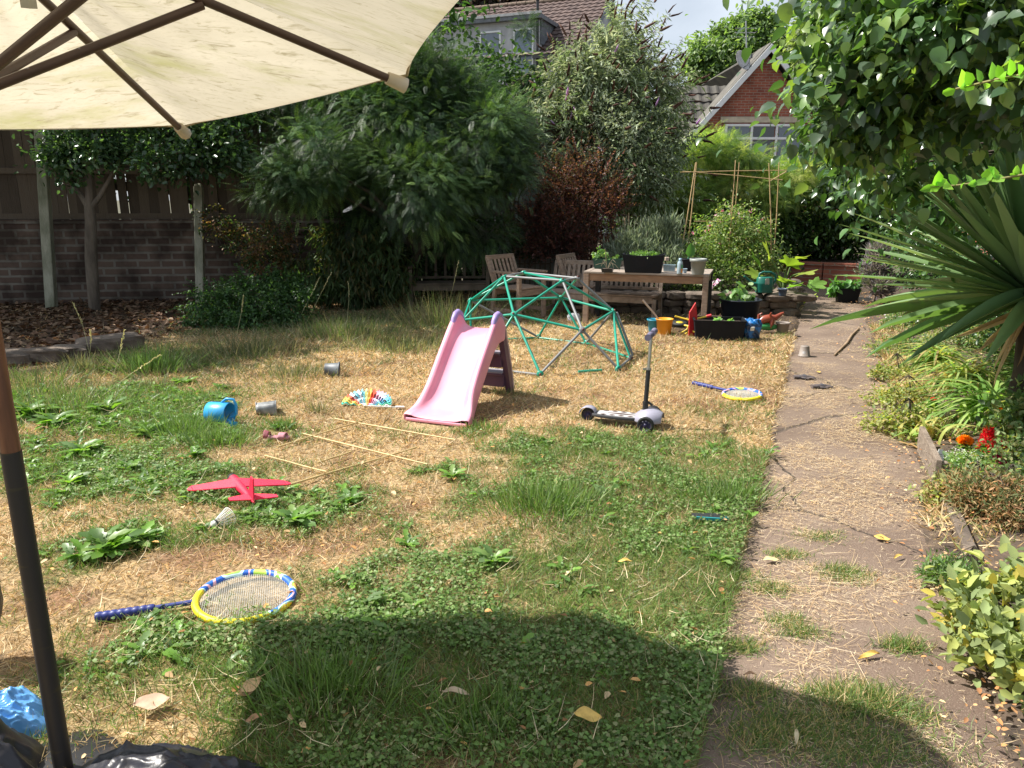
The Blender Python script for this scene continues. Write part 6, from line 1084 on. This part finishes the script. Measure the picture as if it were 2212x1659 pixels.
n = 30; A = np.stack([rng.normal(size=n), rng.normal(size=n), rng.uniform(-2, -.6, n)], 1); v, f, c = scatter(T_SW, np.tile([0, 0, yb.z - .12], (n, 1)), A, rdir(n), rng.uniform(.4, .6, n), [(.42, .30, .16), (.5, .38, .22), (.3, .2, .1)]); arr_mesh('dead_leaves', v, f, M_DULL, YU, c)
# trees on the skyline
def far(name, label, blobs, n, size, pal, base, T=T_OVAL, **kw): return tree(name, label, 'tree', base, blobs, n, T, size, pal, M_LF, .25, M_DBARK, nl=16, **kw)
far('poplar_tree', 'rounded bushy tree standing behind the brick gabled bungalow', [Bl(*a) for a in ((1580, 120, 34, 1.6, 1.5, 1.3), (1620, 85, 34, 1.1, 1.2, 1.0), (1660, 110, 34, 1.1, 1.2, 1.1), (1530, 150, 34, 1.0, 1, 1.0), (1590, 70, 34, .8, .8, .8), (1640, 150, 34, 1.6, 1.2, 1.0), (1560, 175, 34, 1.3, 1, .9), (1515, 125, 34, .4, .4, .4), (1665, 70, 34, .5, .5, .5))], 32000, .17, [(.12, .19, .07), (.16, .24, .09), (.09, .15, .06), (.22, .30, .12)], (9.6, 34, 0), cs=.2, cl=240, shell=.5)
far('pale_tree', 'hazy pale green tree between the bungalow gable and the heart-leaved tree', [Bl(*a) for a in ((1760, 110, 30, 1.2, 1.2, 1.3), (1800, 60, 30, 1.3, 1.2, 1.3), (1850, 100, 30, 1.5, 1.2, 1.6), (1780, 180, 30, 1.3, 1, 1.2), (1950, 100, 30, 2, 1.4, 2), (2080, 120, 30, 2, 1.4, 2))], 20000, .16, [(.15, .20, .09), (.20, .26, .12), (.12, .16, .07), (.26, .31, .16)], (12.5, 30, 0), cs=.24, cl=160, shell=.4)
far('dark_tree', 'dark copper tree top just above the ridge of the white rendered house', [Bl(*a) for a in ((1060, -10, 44, 2, 1.5, .9), (1130, -10, 44, 1.5, 1.5, .7), (980, 30, 44, 2, 1.5, 1.4))], 9000, .22, [(.05, .03, .03), (.07, .045, .04), (.04, .045, .03)], (-.5, 44, 0), cs=.24, cl=60)
# neighbour's trees beyond the left fence, above and left of the picture
far('neighbour_tree', 'neighbouring broadleaf tree beyond the left fence shading the leaf-covered bed', [(-7.6, 9.5, 4.7, 1.6, 1.3, .8), (-6.0, 10.4, 4.6, 1.5, 1.1, .8), (-8.6, 8.4, 5.0, 1.3, 1.0, .8), (-10.8, 11.2, 4.6, 2.0, 2.2, 1.6), (-9.6, 13.6, 4.8, 1.8, 1.6, 1.6), (-12, 9.2, 5.4, 2.0, 1.8, 1.6), (-8.0, 14.2, 4.4, 1.6, 1.0, 1.1)], 24000, .15, [(.05, .11, .035), (.07, .14, .04)], (-10.8, 12.9, 0), cs=.25, cl=90)  # first crown lobes, out of view over the garden, added to shade the back lawn
far('fence_tree', 'broadleaf tree crown beyond the fence between the laurel and the feathery tree', [(-5.6, 13.8, 4.3, 1.7, .9, 1.0), (-3.9, 14.0, 4.6, 1.6, .9, 1.2), (-2.2, 14.6, 4.4, 1.2, .8, 1.2)], 12000, .14, [(.05, .11, .035), (.08, .15, .04)], (-4.2, 14.3, 0), cs=.25, cl=80)
far('fence_backdrop_tree', 'dark evergreen mass beyond the left fence under the parasol edge', [(-9.5, 14.2, 3.0, 1.6, .8, 1.3), (-7.6, 14.0, 3.2, 1.5, .7, 1.2), (-5.4, 14.4, 3.0, 1.6, .7, 1.2), (-3.4, 15.0, 3.2, 1.6, .7, 1.6), (-1.4, 15.2, 3.0, 1.4, .7, 1.8), (.2, 15.6, 2.6, 1.2, .7, 1.8)], 26000, .11, [(.03, .065, .025), (.045, .085, .03)], (-5.0, 14.8, 0), cs=.28, cl=160)
# shrubs along the back left
def shrub(name, label, blobs, n, T, size, pal, m, cat='shrub', base=None, **kw):
    base = base or (float(np.mean([b_[0] for b_ in blobs])), float(np.mean([b_[1] for b_ in blobs])), 0); return tree(name, label, cat, base, blobs, n, T, size, pal, m, kw.pop('r0', .018), kw.pop('bark', M_DBARK), nl=kw.pop('nl', 14), crown='foliage', minz=.03, **kw)
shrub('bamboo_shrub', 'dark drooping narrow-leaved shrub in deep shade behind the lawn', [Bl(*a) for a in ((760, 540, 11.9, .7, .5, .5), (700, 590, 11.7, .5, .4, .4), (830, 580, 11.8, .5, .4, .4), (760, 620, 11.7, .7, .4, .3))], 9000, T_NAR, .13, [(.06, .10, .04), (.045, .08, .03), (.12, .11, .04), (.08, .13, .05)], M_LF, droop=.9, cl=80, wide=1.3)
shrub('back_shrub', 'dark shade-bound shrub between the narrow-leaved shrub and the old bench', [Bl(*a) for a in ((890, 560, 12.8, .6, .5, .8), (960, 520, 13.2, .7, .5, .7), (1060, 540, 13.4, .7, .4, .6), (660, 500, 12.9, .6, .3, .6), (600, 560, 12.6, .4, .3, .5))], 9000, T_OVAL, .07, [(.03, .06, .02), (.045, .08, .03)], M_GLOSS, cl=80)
LSB = [Bl(*a) for a in ((560, 635, 10.5, .6, .5, .30), (480, 655, 10.3, .5, .4, .22), (630, 660, 10.3, .35, .4, .25), (560, 690, 10, .6, .4, .18), (445, 690, 10, .35, .3, .14), (610, 620, 10.6, .3, .3, .2))]; LSP = [(.045, .095, .035), (.06, .13, .045), (.035, .075, .03), (.09, .16, .06)]
LS_ = shrub('leafy_shrub', 'sprawling green bramble-like shrub at the back edge of the lawn', LSB, 6000, T_OVAL, .045, LSP, M_LF, cl=90, base=(-3.3, 10.3, 0))
shoots('arching_shoots', LS_, [(x + 3.3, y - 10.3, z, a, b_, c) for x, y, z, a, b_, c in LSB], 420, 20, .38, T_OVAL, .042, LSP, M_LF, up=.5, r0=.6, arch=.4)
shrub('bronze_shrub', 'small bronze-tipped climber on the wall behind the leafy shrub', [Bl(*a) for a in ((570, 560, 11.3, .35, .25, .3), (600, 520, 11.5, .3, .2, .35), (540, 520, 11.9, .4, .2, .4), (470, 490, 12.0, .3, .15, .3))], 3200, T_OVAL, .045, [(.10, .09, .04), (.22, .12, .06), (.05, .09, .03)], M_LF, cl=60)
# raised bed planting
shrub('sweet_peas', 'tangle of sweet peas and tomato plants with pink flowers inside the bamboo frame', [Bl(*a) for a in ((1560, 540, 12.4, .65, .5, .5), (1600, 490, 12.5, .4, .4, .4), (1500, 580, 12.0, .5, .4, .4), (1640, 580, 12.2, .35, .4, .4), (1540, 610, 11.8, .7, .4, .3), (1640, 520, 12.4, .2, .3, .3))], 10000, T_DIA, .05, [(.13, .22, .06), (.18, .28, .08), (.10, .17, .05), (.26, .33, .12), (.30, .30, .14)], M_LF, cl=150, cs=.3, shell=.3, r0=.01, nl=30, base=(3.1, 12.2, .25))
SPO_ = bpy.data.objects['sweet_peas'].location
shoots('climbing_shoots', bpy.data.objects['sweet_peas'], [(x - SPO_.x, y - SPO_.y, z - SPO_.z, a, b_, c) for x, y, z, a, b_, c in [Bl(*a) for a in ((1560, 560, 12.3, .7, .5, .4), (1600, 520, 12.4, .5, .4, .3), (1500, 600, 12, .5, .4, .25), (1640, 590, 12.2, .4, .4, .25), (1570, 490, 12.4, .3, .3, .2))]], 380, 20, .42, T_DIA, .045, [(.15, .22, .08), (.20, .28, .10), (.11, .17, .06), (.28, .33, .14), (.34, .31, .17)], M_LF, up=1.6, r0=.5, arch=.15)
def petals(name, parent, pts, s, pal, k=5, sd=.012):
    P = np.repeat(np.array(pts, float), k, 0) + rng.normal(size=(len(pts) * k, 3)) * sd; n = len(P); v, f, c = scatter(T_OVAL, P, rdir(n), rdir(n), np.stack([s * rng.uniform(.8, 1.4, n), s * rng.uniform(.7, 1.2, n), np.full(n, s)], 1), pal, .15); return arr_mesh(name, v, f, leafmat('petal', .6, .35, .3, (1.1, 1, 1)), parent, c)
SPo = bpy.data.objects['sweet_peas']; o_ = SPo.location
petals('pink_flowers', SPo, [tuple(D(a + rng.normal() * 3, b_ + rng.normal() * 3, 12.15) - o_) for a, b_ in ((1565, 455), (1572, 462), (1598, 462), (1605, 470), (1622, 458), (1540, 470), (1530, 486), (1640, 500), (1520, 500), (1655, 470), (1590, 480), (1612, 520), (1500, 505), (1575, 500), (1560, 520))], .035, [(.7, .12, .25), (.75, .35, .5), (.8, .6, .65)], 4)
petals('phlox_flowers', SPo, [tuple(D(a, b_, 11.3) - o_) for a, b_ in ((1530, 618), (1538, 612), (1546, 610), (1551, 606), (1524, 640), (1528, 625), (1540, 620))], .05, [(.8, .7, .78), (.75, .3, .55), (.85, .82, .85)], 7, .02)
shrub('grey_lavender', 'grey-green lavender clump behind the black planter on the table', [Bl(*a) for a in ((1390, 530, 12.3, .5, .4, .3), (1440, 520, 12.3, .4, .4, .3), (1350, 560, 12.1, .4, .3, .3), (1420, 570, 12, .6, .4, .3))], 12000, T_NAR, .10, [(.20, .25, .18), (.26, .31, .24), (.15, .20, .13)], M_DULL, cl=90, droop=-1.0, outw=.6, rand=.4, base=(2.1, 12.2, .25), r0=.008)
b = MB()
for k in range(60): px = rng.uniform(1340, 1470); a = D(px, 545, 12.2); c = D(px + rng.normal() * 12, rng.uniform(475, 520), 12.2); b.tube([a, (a + c) / 2, c], [.003, .003, .003], 4); b.tube([c, c + (c - a).normalized() * .06], .008, 5)
o = b.build('seed_stalks', mat('stalk_grey', (.24, .25, .16), .8), bpy.data.objects['grey_lavender']); o.location = -bpy.data.objects['grey_lavender'].location
b = MB()
for px, y0, y1 in ((1358, 460, 560), (1350, 470, 560)): a, c = D(px, y0, 12.6), D(px - 4, y1, 12.6); b.tube([a, (a + c) / 2 + Vector((.01, 0, 0)), c], [.01, .02, .016], 6)
tag(b.build('dry_stem_bundle', mat('dry_stem', (.42, .3, .18), .9)), 'bundle of dry tan stems standing left of the grey lavender', 'stems')
# squash plant with lobed leaves
p = D(1690, 640, 11.6); SQ = thing('squash_plant', 'courgette plant with large lobed yellow-green leaves at the path edge', 'plant', (p.x, 11.6, .3)); T_LOB = (np.array([[0, 0, 0]] + [[.5 * r * math.sin(a), .5 - .55 * r * math.cos(a) + .05, .06 * math.cos(3 * a)] for a, r in zip(np.linspace(.35, 2 * math.pi - .35, 19), [1, .6, .95, 1.1, .65, 1.0, 1.15, .7, 1.05, 1.25, 1.05, .7, 1.15, 1.0, .65, 1.1, .95, .6, 1])]), [np.array([[0, i, i + 1] for i in range(1, 19)])])
tg = [((1640, 575), .42), ((1665, 560), .4), ((1700, 575), .45), ((1718, 560), .35), ((1728, 590), .4), ((1690, 610), .38), ((1745, 620), .36), ((1650, 600), .35), ((1735, 650), .3), ((1712, 620), .3)]
b = MB(); P = []; A = []; S = []; N = []
for (px, py), s in tg: q_ = D(px, py, 11.5 + rng.normal() * .2) - Vector((p.x, 11.6, .3)); b.tube([(0, 0, 0), q_ * .5 + Vector((0, 0, .1)), q_], [.014, .011, .009], 6); P.append(tuple(q_)); A.append((q_.x * 1.2, -.4 + rng.normal() * .3, .35 + rng.normal() * .3)); S.append(s); N.append((rng.normal() * .3, -.6, .8))
v, f, c = scatter(T_LOB, np.array(P), np.array(A), np.array(N), np.array(S) * .75, [(.26, .38, .06), (.17, .32, .06), (.34, .42, .08)]); arr_mesh('lobed_leaves', v, f, LM, SQ, c); b.build('stalks', MATS['green_stem'], SQ)
# plants along the right edge
shrub('path_lavender', 'faded purple-grey lavender beside the far end of the path', [Bl(*a) for a in ((1888, 585, 12.4, .17, .2, .22), (1900, 555, 12.4, .13, .2, .2), (1895, 620, 12.2, .17, .2, .14))], 4200, T_NAR, .11, [(.22, .19, .22), (.28, .25, .27), (.17, .19, .13)], M_DULL, cl=70, droop=-.8, outw=.7, rand=.5)
LOWP = [(.16, .22, .07), (.24, .30, .09), (.34, .36, .13), (.42, .34, .17), (.30, .30, .12)]
LOW2 = [(.09, .16, .06), (.13, .21, .07), (.22, .28, .13), (.30, .30, .14)]
low = [('low_green_plants', 'yellow-green straggling plants along the path edge beside the dark gloves', (1935, 805), .2, .07, 1400, LOWP), ('leafy_perennial', 'bushy green plant hiding the foot of the yucca', (2240, 985), .26, .30, 2200, LOW2), ('low_green_plants', 'straggling pale groundcover between the path and the plank edging', (1960, 925), .26, .09, 2600, LOWP), ('leafy_perennial', 'leafy plant to the right of the magenta plume', (2215, 1040), .26, .16, 2000, LOW2), ('low_green_plants', 'low weeds in front of the alyssum mound', (2110, 1090), .25, .07, 1500, LOWP), ('leafy_perennial', 'shaded leafy plant beneath the middle of the yucca leaves', (2080, 750), .45, .2, 3000, LOW2), ('low_green_plants', 'low yellow-green groundcover plant beside the path below the fallen stick', (1960, 865), .28, .09, 2200, LOWP), ('leafy_perennial', 'leafy green perennial behind the orange blooms at the right edge', (2215, 820), .35, .25, 2400, LOW2), ('low_green_plants', 'low green plants under the long yucca leaves beside the path', (1960, 755), .35, .10, 2600, LOW2), ('leafy_perennial', 'broad green plant at the right frame edge above the sage', (2190, 1100), .28, .16, 2200, LOW2),
       ('white_flowered_plants', 'green plants with small white flowers at the foot of the holly hedge', (1975, 700), .4, .18, 4000, LOW2), ('low_green_plants', 'low dark plant by the hedge foot under the yucca crown', (2130, 745), .5, .2, 3500, LOW2)]
for nm, lab, (px, py), r, h, n, pal in low:
    p = G(px, py + 20); T = shrub(nm, lab, [(p.x, p.y + .1, h * .55, r, r * .8, h), (p.x + r * .5, p.y + r * .9, h * .6, r * .8, r * .7, h)], n, T_OVAL, .032 if h < .25 else .05, pal, M_LF, cat='plant', cl=60, cs=.22, r0=.006, nl=10, droop=.1)
    if 'white' in nm: petals('white_flowers', T, [tuple(Vector((p.x + rng.normal() * .3, p.y + rng.uniform(-.3, .5), h * rng.uniform(.9, 1.4))) - T.location) for _ in range(22)], .022, [(.8, .8, .78)], 3)
# strap-leaved clumps
T_STRAP = []; ns = 9
for i in range(ns): t = i / ns; w = .012 * (1 - .6 * t * t); T_STRAP += [[-w, t * .92, .62 * t - 1.0 * t ** 2.6], [w, t * .92, .62 * t - 1.0 * t ** 2.6]]
T_STRAP.append([0, .95, -.42]); T_STRAP = (np.array(T_STRAP), [np.array([[2 * i, 2 * i + 1, 2 * i + 3, 2 * i + 2] for i in range(ns - 1)]), np.array([[2 * ns - 2, 2 * ns - 1, 2 * ns]])])
for px, py, n, s, lab in ((2140, 930, 190, .62, 'big clump of arching strap-leaved daylily above the red blooms'), (2020, 810, 150, .50, 'yellowing strap-leaved clump below the yucca leaf tips'), (1995, 955, 26, .30, 'small variegated strap-leaved plant at the top of the plank edging'), (2230, 860, 120, .55, 'arching strap-leaved clump at the right frame edge'), (2075, 850, 140, .52, 'half-withered strap-leaved clump under the yucca')):
    p = G(px, py); T = thing('strap_leaf_clump', lab, 'plant', (p.x, p.y, .02)); a = rng.uniform(0, 6.28, n); A = np.stack([np.cos(a), np.sin(a), rng.uniform(.1, 1.5, n)], 1); L_ = rng.uniform(.55, 1.1, n) * s
    pal = [(.20, .33, .08), (.26, .40, .11), (.36, .46, .15), (.15, .27, .07)] + ([(.45, .42, .14), (.5, .38, .18), (.38, .42, .12)] if 'yellow' in lab or 'wither' in lab or 'varieg' in lab else []); v, f, c = scatter(T_STRAP, rng.normal(size=(n, 3)) * np.array([.06, .06, 0]), A, np.array([0, 0, 1.]) + .2 * rdir(n), np.stack([L_ * 0 + 1.15, L_, L_ * 1.25], 1), pal); arr_mesh('strap_leaves', v, f, M_LF, T, c)
    n = int(n * .5); a = rng.uniform(0, 6.28, n); v, f, c = scatter(T_STRAP, rng.normal(size=(n, 3)) * np.array([.08, .08, 0]), np.stack([np.cos(a), np.sin(a), np.full(n, -.3)], 1), np.array([0, 0, 1.]) + .3 * rdir(n), np.stack([np.full(n, .8), np.full(n, s * .7), np.full(n, s * .3)], 1), [(.5, .36, .18), (.42, .28, .13)]); arr_mesh('dead_straps', v, f, M_DULL, T, c)
n = 26000; y = rng.uniform(3.0, 10, n); x = xr(y) + .05 + rng.random(n) ** 1.3 * 1.7; k = rng.random(n) < np.clip((fbm(x, y, 1.8) - .36) * 4, .05, 1); k &= ~((y > 4.25) & (y < 5.15) & (x > xr(y)) & (x < 3.5)); x, y = x[k], y[k]; n = len(x)
v, f, c = blades(x, y, rng.uniform(.04, .14, n), STRAW + [(.30, .33, .12), (.22, .28, .09), (.45, .33, .16)], 1.3, .12, z0=.03); tag(arr_mesh('border_grass', v, f, M_ST, None, c), 'withered grass and weeds covering the edge of the flower bed', 'grass', kind='stuff')
# bedding flowers behind the plank
def plume(px, py, h, col, lab, name='plume_flower'):
    p = G(px, py); T = thing(name, lab, 'flower', (p.x, p.y, .03)); MB().tube([(0, 0, 0), (0, 0, .1)], .004, 5).build('stem', MATS['green_stem'], T); n = 340; t = rng.random(n) ** .8; r = .045 * (1 - t) ** .7 + .006; a = rng.uniform(0, 6.28, n)
    br = rng.integers(0, 3, n); off = np.stack([(br - 1) * .028 * (1 - t * .4), (br - 1) * .01, -abs(br - 1) * .02], 1)
    P = np.stack([r * .6 * np.cos(a), r * .6 * np.sin(a), .06 + h * t], 1) + off; A = np.stack([np.cos(a), np.sin(a), np.full(n, .9)], 1); v, f, c = scatter(T_NAR, P, A, rdir(n), np.stack([np.full(n, .05), np.full(n, .03), np.full(n, .03)], 1), [col, [x * .8 for x in col]], .15); arr_mesh('plume', v, f, leafmat('petal', .6, .35, .3, (1.1, 1, 1)), T, c)
    n = 26; a = rng.uniform(0, 6.28, n); v, f, c = scatter(T_OVAL, np.stack([0 * a, 0 * a, rng.uniform(.02, .08, n)], 1), np.stack([np.cos(a), np.sin(a), rng.uniform(.1, .6, n)], 1), np.array([0, 0, 1.]) + .3 * rdir(n), rng.uniform(.05, .08, n), PGRN); arr_mesh('leaves', v, f, LM, T, c)
plume(2125, 1000, .15, (.72, .012, .02), 'tall scarlet plume flower behind the plank edging'); plume(2162, 1018, .10, (.62, .01, .05), 'smaller crimson plume flower right of the scarlet one'); plume(2150, 1042, .09, (.42, .01, .10), 'magenta plume flower low down beside the crimson one')
def pom(px, py, z, r, col, lab):
    p = G(px, py); T = thing('marigold', lab, 'flower', (p.x, p.y, .02)); MB().tube([(0, 0, 0), (0, 0, z)], .004, 5).build('stem', MATS['green_stem'], T); n = 150; d = rdir(n); d[:, 2] = abs(d[:, 2]) * .7; v, f, c = scatter(T_OVAL, np.array([0, 0, z]) + d * r * .5, d + .3 * rdir(n), rdir(n), np.full(n, r * .8), [col, [col[0], col[1] * .8, col[2]]], .12); arr_mesh('bloom', v, f, leafmat('petal', .6, .35, .3, (1.1, 1, 1)), T, c)
    n = 40; a = rng.uniform(0, 6.28, n); v, f, c = scatter(T_OVAL, np.stack([0 * a, 0 * a, rng.uniform(.01, max(z * .9, .02), n)], 1), np.stack([np.cos(a), np.sin(a), rng.uniform(.1, .6, n)], 1), np.array([0, 0, 1.]) + .3 * rdir(n), rng.uniform(.04, .07, n), PGRN); arr_mesh('leaves', v, f, LM, T, c)
pom(2080, 985, .08, .045, (.85, .36, .01), 'orange marigold just right of the plank edging'); pom(2098, 1010, .04, .035, (.80, .30, .01), 'small orange marigold in front of the scarlet plume'); pom(2148, 940, .16, .04, (.88, .36, .01), 'orange flower held among the daylily leaves'); pom(2020, 850, .10, .03, (.75, .03, .02), 'red flower among pale grass beside the path'); pom(2012, 895, .10, .022, (.65, .04, .04), 'tiny red flower below the other red one near the path'); pom(1917, 665, .08, .04, (.65, .02, .06), 'crimson flower by the far path edge near the white tray'); pom(1720, 575, .02, .03, (.6, .02, .05), 'distant red flower above the low brick wall')
for px, py, r, lab in ((2088, 1020, .17, 'mound of white alyssum behind the plank edging'), (2143, 1025, .07, 'small white flowered plant between the plumes')):
    p = G(px, py); T = thing('white_alyssum', lab, 'flower', (p.x, p.y, .02)); foliage('foliage', T, [(0, 0, .04, r, r * .8, .05)], int(3500 * r / .17), T_DIA, .018, [(.22, .33, .10), (.16, .27, .07), (.3, .4, .14)], LM, cl=40, cs=.25); petals('white_blooms', T, [(rng.normal() * r * .45, rng.normal() * r * .4, .08 + rng.random() * .02) for _ in range(int(70 * r / .17))], .010, [(.82, .83, .78)], 4, .006)
p = G(2027, 1040); T = thing('plant_label', 'white plastic plant label leaning behind the plank edging', 'label', (p.x + .03, p.y + .05, .02)); T.rotation_euler = (rad(-16), rad(8), rad(8)); MB().prism([(-.012, -.02), (.012, -.02), (.022, .06), (.022, .14), (.012, .165), (-.012, .165), (-.022, .14), (-.022, .06)], -.0015, .0015, Matrix(((1, 0, 0, 0), (0, 0, 1, 0), (0, 1, 0, 0), (0, 0, 0, 1)))).build('tag', M_WH, T)
b = MB(); [b.box((0, -.0022, .08 + i * .013), (.022 - .006 * (i % 2), .0006, .0025), rot=(0, .1, 0)) for i in range(5)]; b.build('handwriting', mat('pencil', (.2, .2, .22), .8), T)
# sage bush, bottom right
p = G(2190, 1500); SB = [(p.x + .02, p.y + .08, .15, .14, .16, .13), (p.x + .2, p.y + .2, .20, .2, .2, .16), (p.x + .0, p.y + .26, .14, .12, .12, .11), (p.x + .08, p.y - .06, .08, .13, .10, .08), (p.x + .25, p.y - .02, .14, .16, .16, .13)]
SG = shrub('sage_bush', 'grey-green sage bush with some yellow leaves at the lower right', SB, 2300, T_OVAL, .058, [(.22, .27, .12), (.28, .33, .14), (.17, .22, .10), (.35, .38, .12), (.24, .30, .13), (.30, .34, .11), (.50, .42, .10)], leafmat('sage_leaf', .75, .3, .15, (1.1, 1.15, .5)), cat='plant', cl=90, cs=.28, droop=-.2, wide=.85, r0=.012, nl=30, shell=.45)
p = G(2160, 1130); shrub('heather', 'low brownish heather-like plant beside the dark strip edging', [(p.x, p.y, .12, .24, .24, .12), (p.x - .05, p.y + .22, .1, .18, .15, .10)], 9000, T_NAR, .035, [(.20, .20, .09), (.34, .24, .12), (.14, .17, .07), (.45, .26, .14)], M_DULL, cat='plant', cl=120, cs=.2, droop=-.5, wide=1.6, r0=.006)
p = G(2060, 1280); shrub('rosemary_sprigs', 'wispy dark green sprigs between the edging and the sage bush', [(p.x, p.y, .06, .12, .14, .07), (p.x + .05, p.y - .1, .05, .09, .1, .06)], 1600, T_NAR, .04, [(.12, .2, .07), (.16, .24, .09)], M_LF, cat='plant', cl=50, droop=-.3, wide=1.5, r0=.004)
# tall grasses and weeds at the left
def clump(px, py, n, h, r, pal, lab, name='grass_clump', lean=.55, w=.1, cat='grass'):
    p = G(px, py, LZ); P = np.stack([rng.normal(size=n) * r, rng.normal(size=n) * r * .7, np.zeros(n)], 1); A = np.stack([P[:, 0] / r * lean * .6 + rng.normal(size=n) * lean * .5, P[:, 1] / r * lean * .5 + rng.normal(size=n) * lean * .5, np.ones(n)], 1)
    v, f, c = scatter(T_BLADE, P, A, rdir(n), np.stack([np.full(n, w), rng.uniform(.5, 1.1, n) * h, rng.uniform(.5, 1.1, n) * h], 1), pal); o = arr_mesh(name, v, f, M_GR, None, c); o.location = (p.x, p.y, LZ); tag(o, lab, cat)
DRYG = [(.30, .28, .14), (.40, .34, .18), (.22, .25, .11), (.14, .2, .07)]
for a in ((60, 835, 420, .22, .22, GREYG + GRASS[:2], 'rough grass hiding the foot of the left-most edging stones'), (180, 800, 300, .20, .12, GREYG, 'grass growing over the middle edging stones'), (330, 800, 420, .30, .16, GRASS[:3] + [(.22, .33, .14)], 'bright upright grass clump right of the edging stones'), (545, 760, 700, .24, .28, GREYG, 'wide grey-green grass tussock before the leafy shrub'), (740, 730, 900, .28, .35, GREYG + GRASS[:2], 'long shaded grass tussock near the middle of the back lawn'), (880, 745, 800, .16, .40, DRYG, 'low bleached grass tussock left of the slide top'), (640, 810, 500, .14, .25, GREYG, 'low tuft of grass above the crushed pot'),
          (400, 935, 500, .17, .14, GRASS, 'dark green tuft left of the blue can'), (470, 960, 420, .16, .12, GRASS, 'grass tuft growing against the front of the blue can'), (1180, 1090, 900, .13, .16, GRASS, 'bright spiky green tuft in the middle of the near lawn'), (1570, 1075, 500, .12, .12, GRASS, 'green tuft by the lawn edge near the black sole'), (700, 1500, 500, .16, .13, GRASS, 'dark grass tuft in the parasol shadow below the racket'), (1050, 1560, 350, .12, .10, GRASS, 'grass tuft beside the buff leaf in the parasol shadow'), (960, 700, 350, .5, .25, DRYG, 'tall wispy dry grasses beside the back of the slide'), (1085, 850, 120, .09, .05, DRYG, 'dry tuft at the rear foot of the slide'), (1050, 925, 140, .08, .07, GRASS, 'little green tuft at the right front corner of the slide'), (150, 880, 500, .2, .3, GREYG + GRASS, 'mixed rough grass below the edging stones'), (690, 890, 90, .12, .05, GREYG, 'thin green blades to the right of the crushed pot'), (610, 925, 120, .12, .05, GRASS, 'small dark tuft behind the pink sandal')):
    clump(*a)
def stalk(px, py, Y, top, lab, n=10, col=(.55, .52, .28)):
    a = G(px, py, LZ) if Y is None else D(px, py, Y); c = D(top[0], top[1], a.y - .05); T = thing('seeding_grass', lab, 'grass', a, 0, 'tall seeding grass stalks'); q_ = c - a; m = mat('seed_stalk', col, .8)
    MB().tube([(0, 0, 0), q_ * .5 + Vector((.02, 0, .03)), q_], [.003, .0022, .0012], 5).build('stem', m, T); P = np.array([tuple(q_ * t + Vector((.02 * math.sin(3.1 * t), 0, .03 * math.sin(3.1 * t)))) for t in np.linspace(.55, 1, n * 3)]); k = len(P); v, f, cc = scatter(T_DIA, P, rdir(k) * .6 + np.array(tuple(q_.normalized())), rdir(k), np.full(k, .022), [(.5, .5, .25), (.6, .56, .32)]); arr_mesh('seed_head', v, f, M_ST, T, cc)
for a in ((195, 770, None, (158, 655), 'seeding grass stalk leaning left before the leaf litter'), (190, 790, None, (195, 715), 'short seeding grass stalk beside the edging stones'), (240, 830, None, (268, 715), 'seeding grass stalk bending right at its tip'), (215, 860, None, (345, 768), 'long low seeding grass stalk arching to the right'), (640, 700, None, (690, 600), 'dry seeding stalk in front of the dark narrow-leaved shrub'), (660, 700, None, (715, 590), 'taller dry stalk arching at the right of the leafy shrub'), (510, 730, None, (525, 640), 'thin dry stalk in front of the leafy shrub'), (960, 690, None, (990, 565), 'dry stalk standing left of the climbing dome'), (750, 690, None, (752, 610), 'rust-coloured dock stalk in the shade')):
    stalk(*a)
def ros(px, py, k, nl, lab, ln=.135, pal=WEED):
    nl = int(nl * 1.5)
    p = G(px, py, LZ); v, f, c = rosettes([(0, 0, k)], nl, ln, pal, lambda x, y: np.zeros_like(x), (.2, 1.1)); o = arr_mesh('dandelion', v, f, MATS['weed_leaf'], None, c); o.location = (p.x, p.y, LZ); tag(o, lab, 'weed', 'large leafy weeds on the lawn')
for a in ((235, 1195, 1.15, 34, 'largest bright dandelion clump left of the shuttlecock'), (300, 1175, .9, 22, 'dandelion rosette adjoining the largest clump'), (170, 1210, .8, 18, 'dandelion rosette left of the largest clump'), (640, 1130, .9, 22, 'dandelion rosette right of the shuttlecock'), (545, 1115, .6, 14, 'small weed rosette behind the shuttlecock'), (320, 940, 1.0, 26, 'leafy weed clump at the left with the yellow leaf'), (120, 920, 1.2, 26, 'big weed clump near the parasol pole'), (60, 900, 1.3, 24, 'tall dark dock leaves at the left edge'), (230, 890, 1.1, 24, 'dock rosette among the tall grass'), (180, 980, 1.0, 24, 'silvery weed rosette left of the blue can'), (280, 1020, .8, 18, 'weed rosette above the glider wingtip'), (760, 1085, .7, 12, 'flat weed rosette right of the glider'), (1060, 1220, .8, 14, 'dandelion rosette in the sunny clover'), (1560, 1215, .6, 10, 'weed rosette near the lawn edge'), (400, 830, .8, 16, 'weed rosette in long grass behind the blue can'), (320, 1075, .8, 18, 'weed rosette left of the glider wing'), (420, 990, .8, 18, 'weed rosette below the blue can'), (150, 1050, .8, 18, 'weed rosette beside the brown part of the pole'), (880, 1180, .6, 12, 'small weed rosette in the central grass'), (980, 1035, .7, 14, 'weed rosette in the straw between slide and green patch')):
    ros(*a)
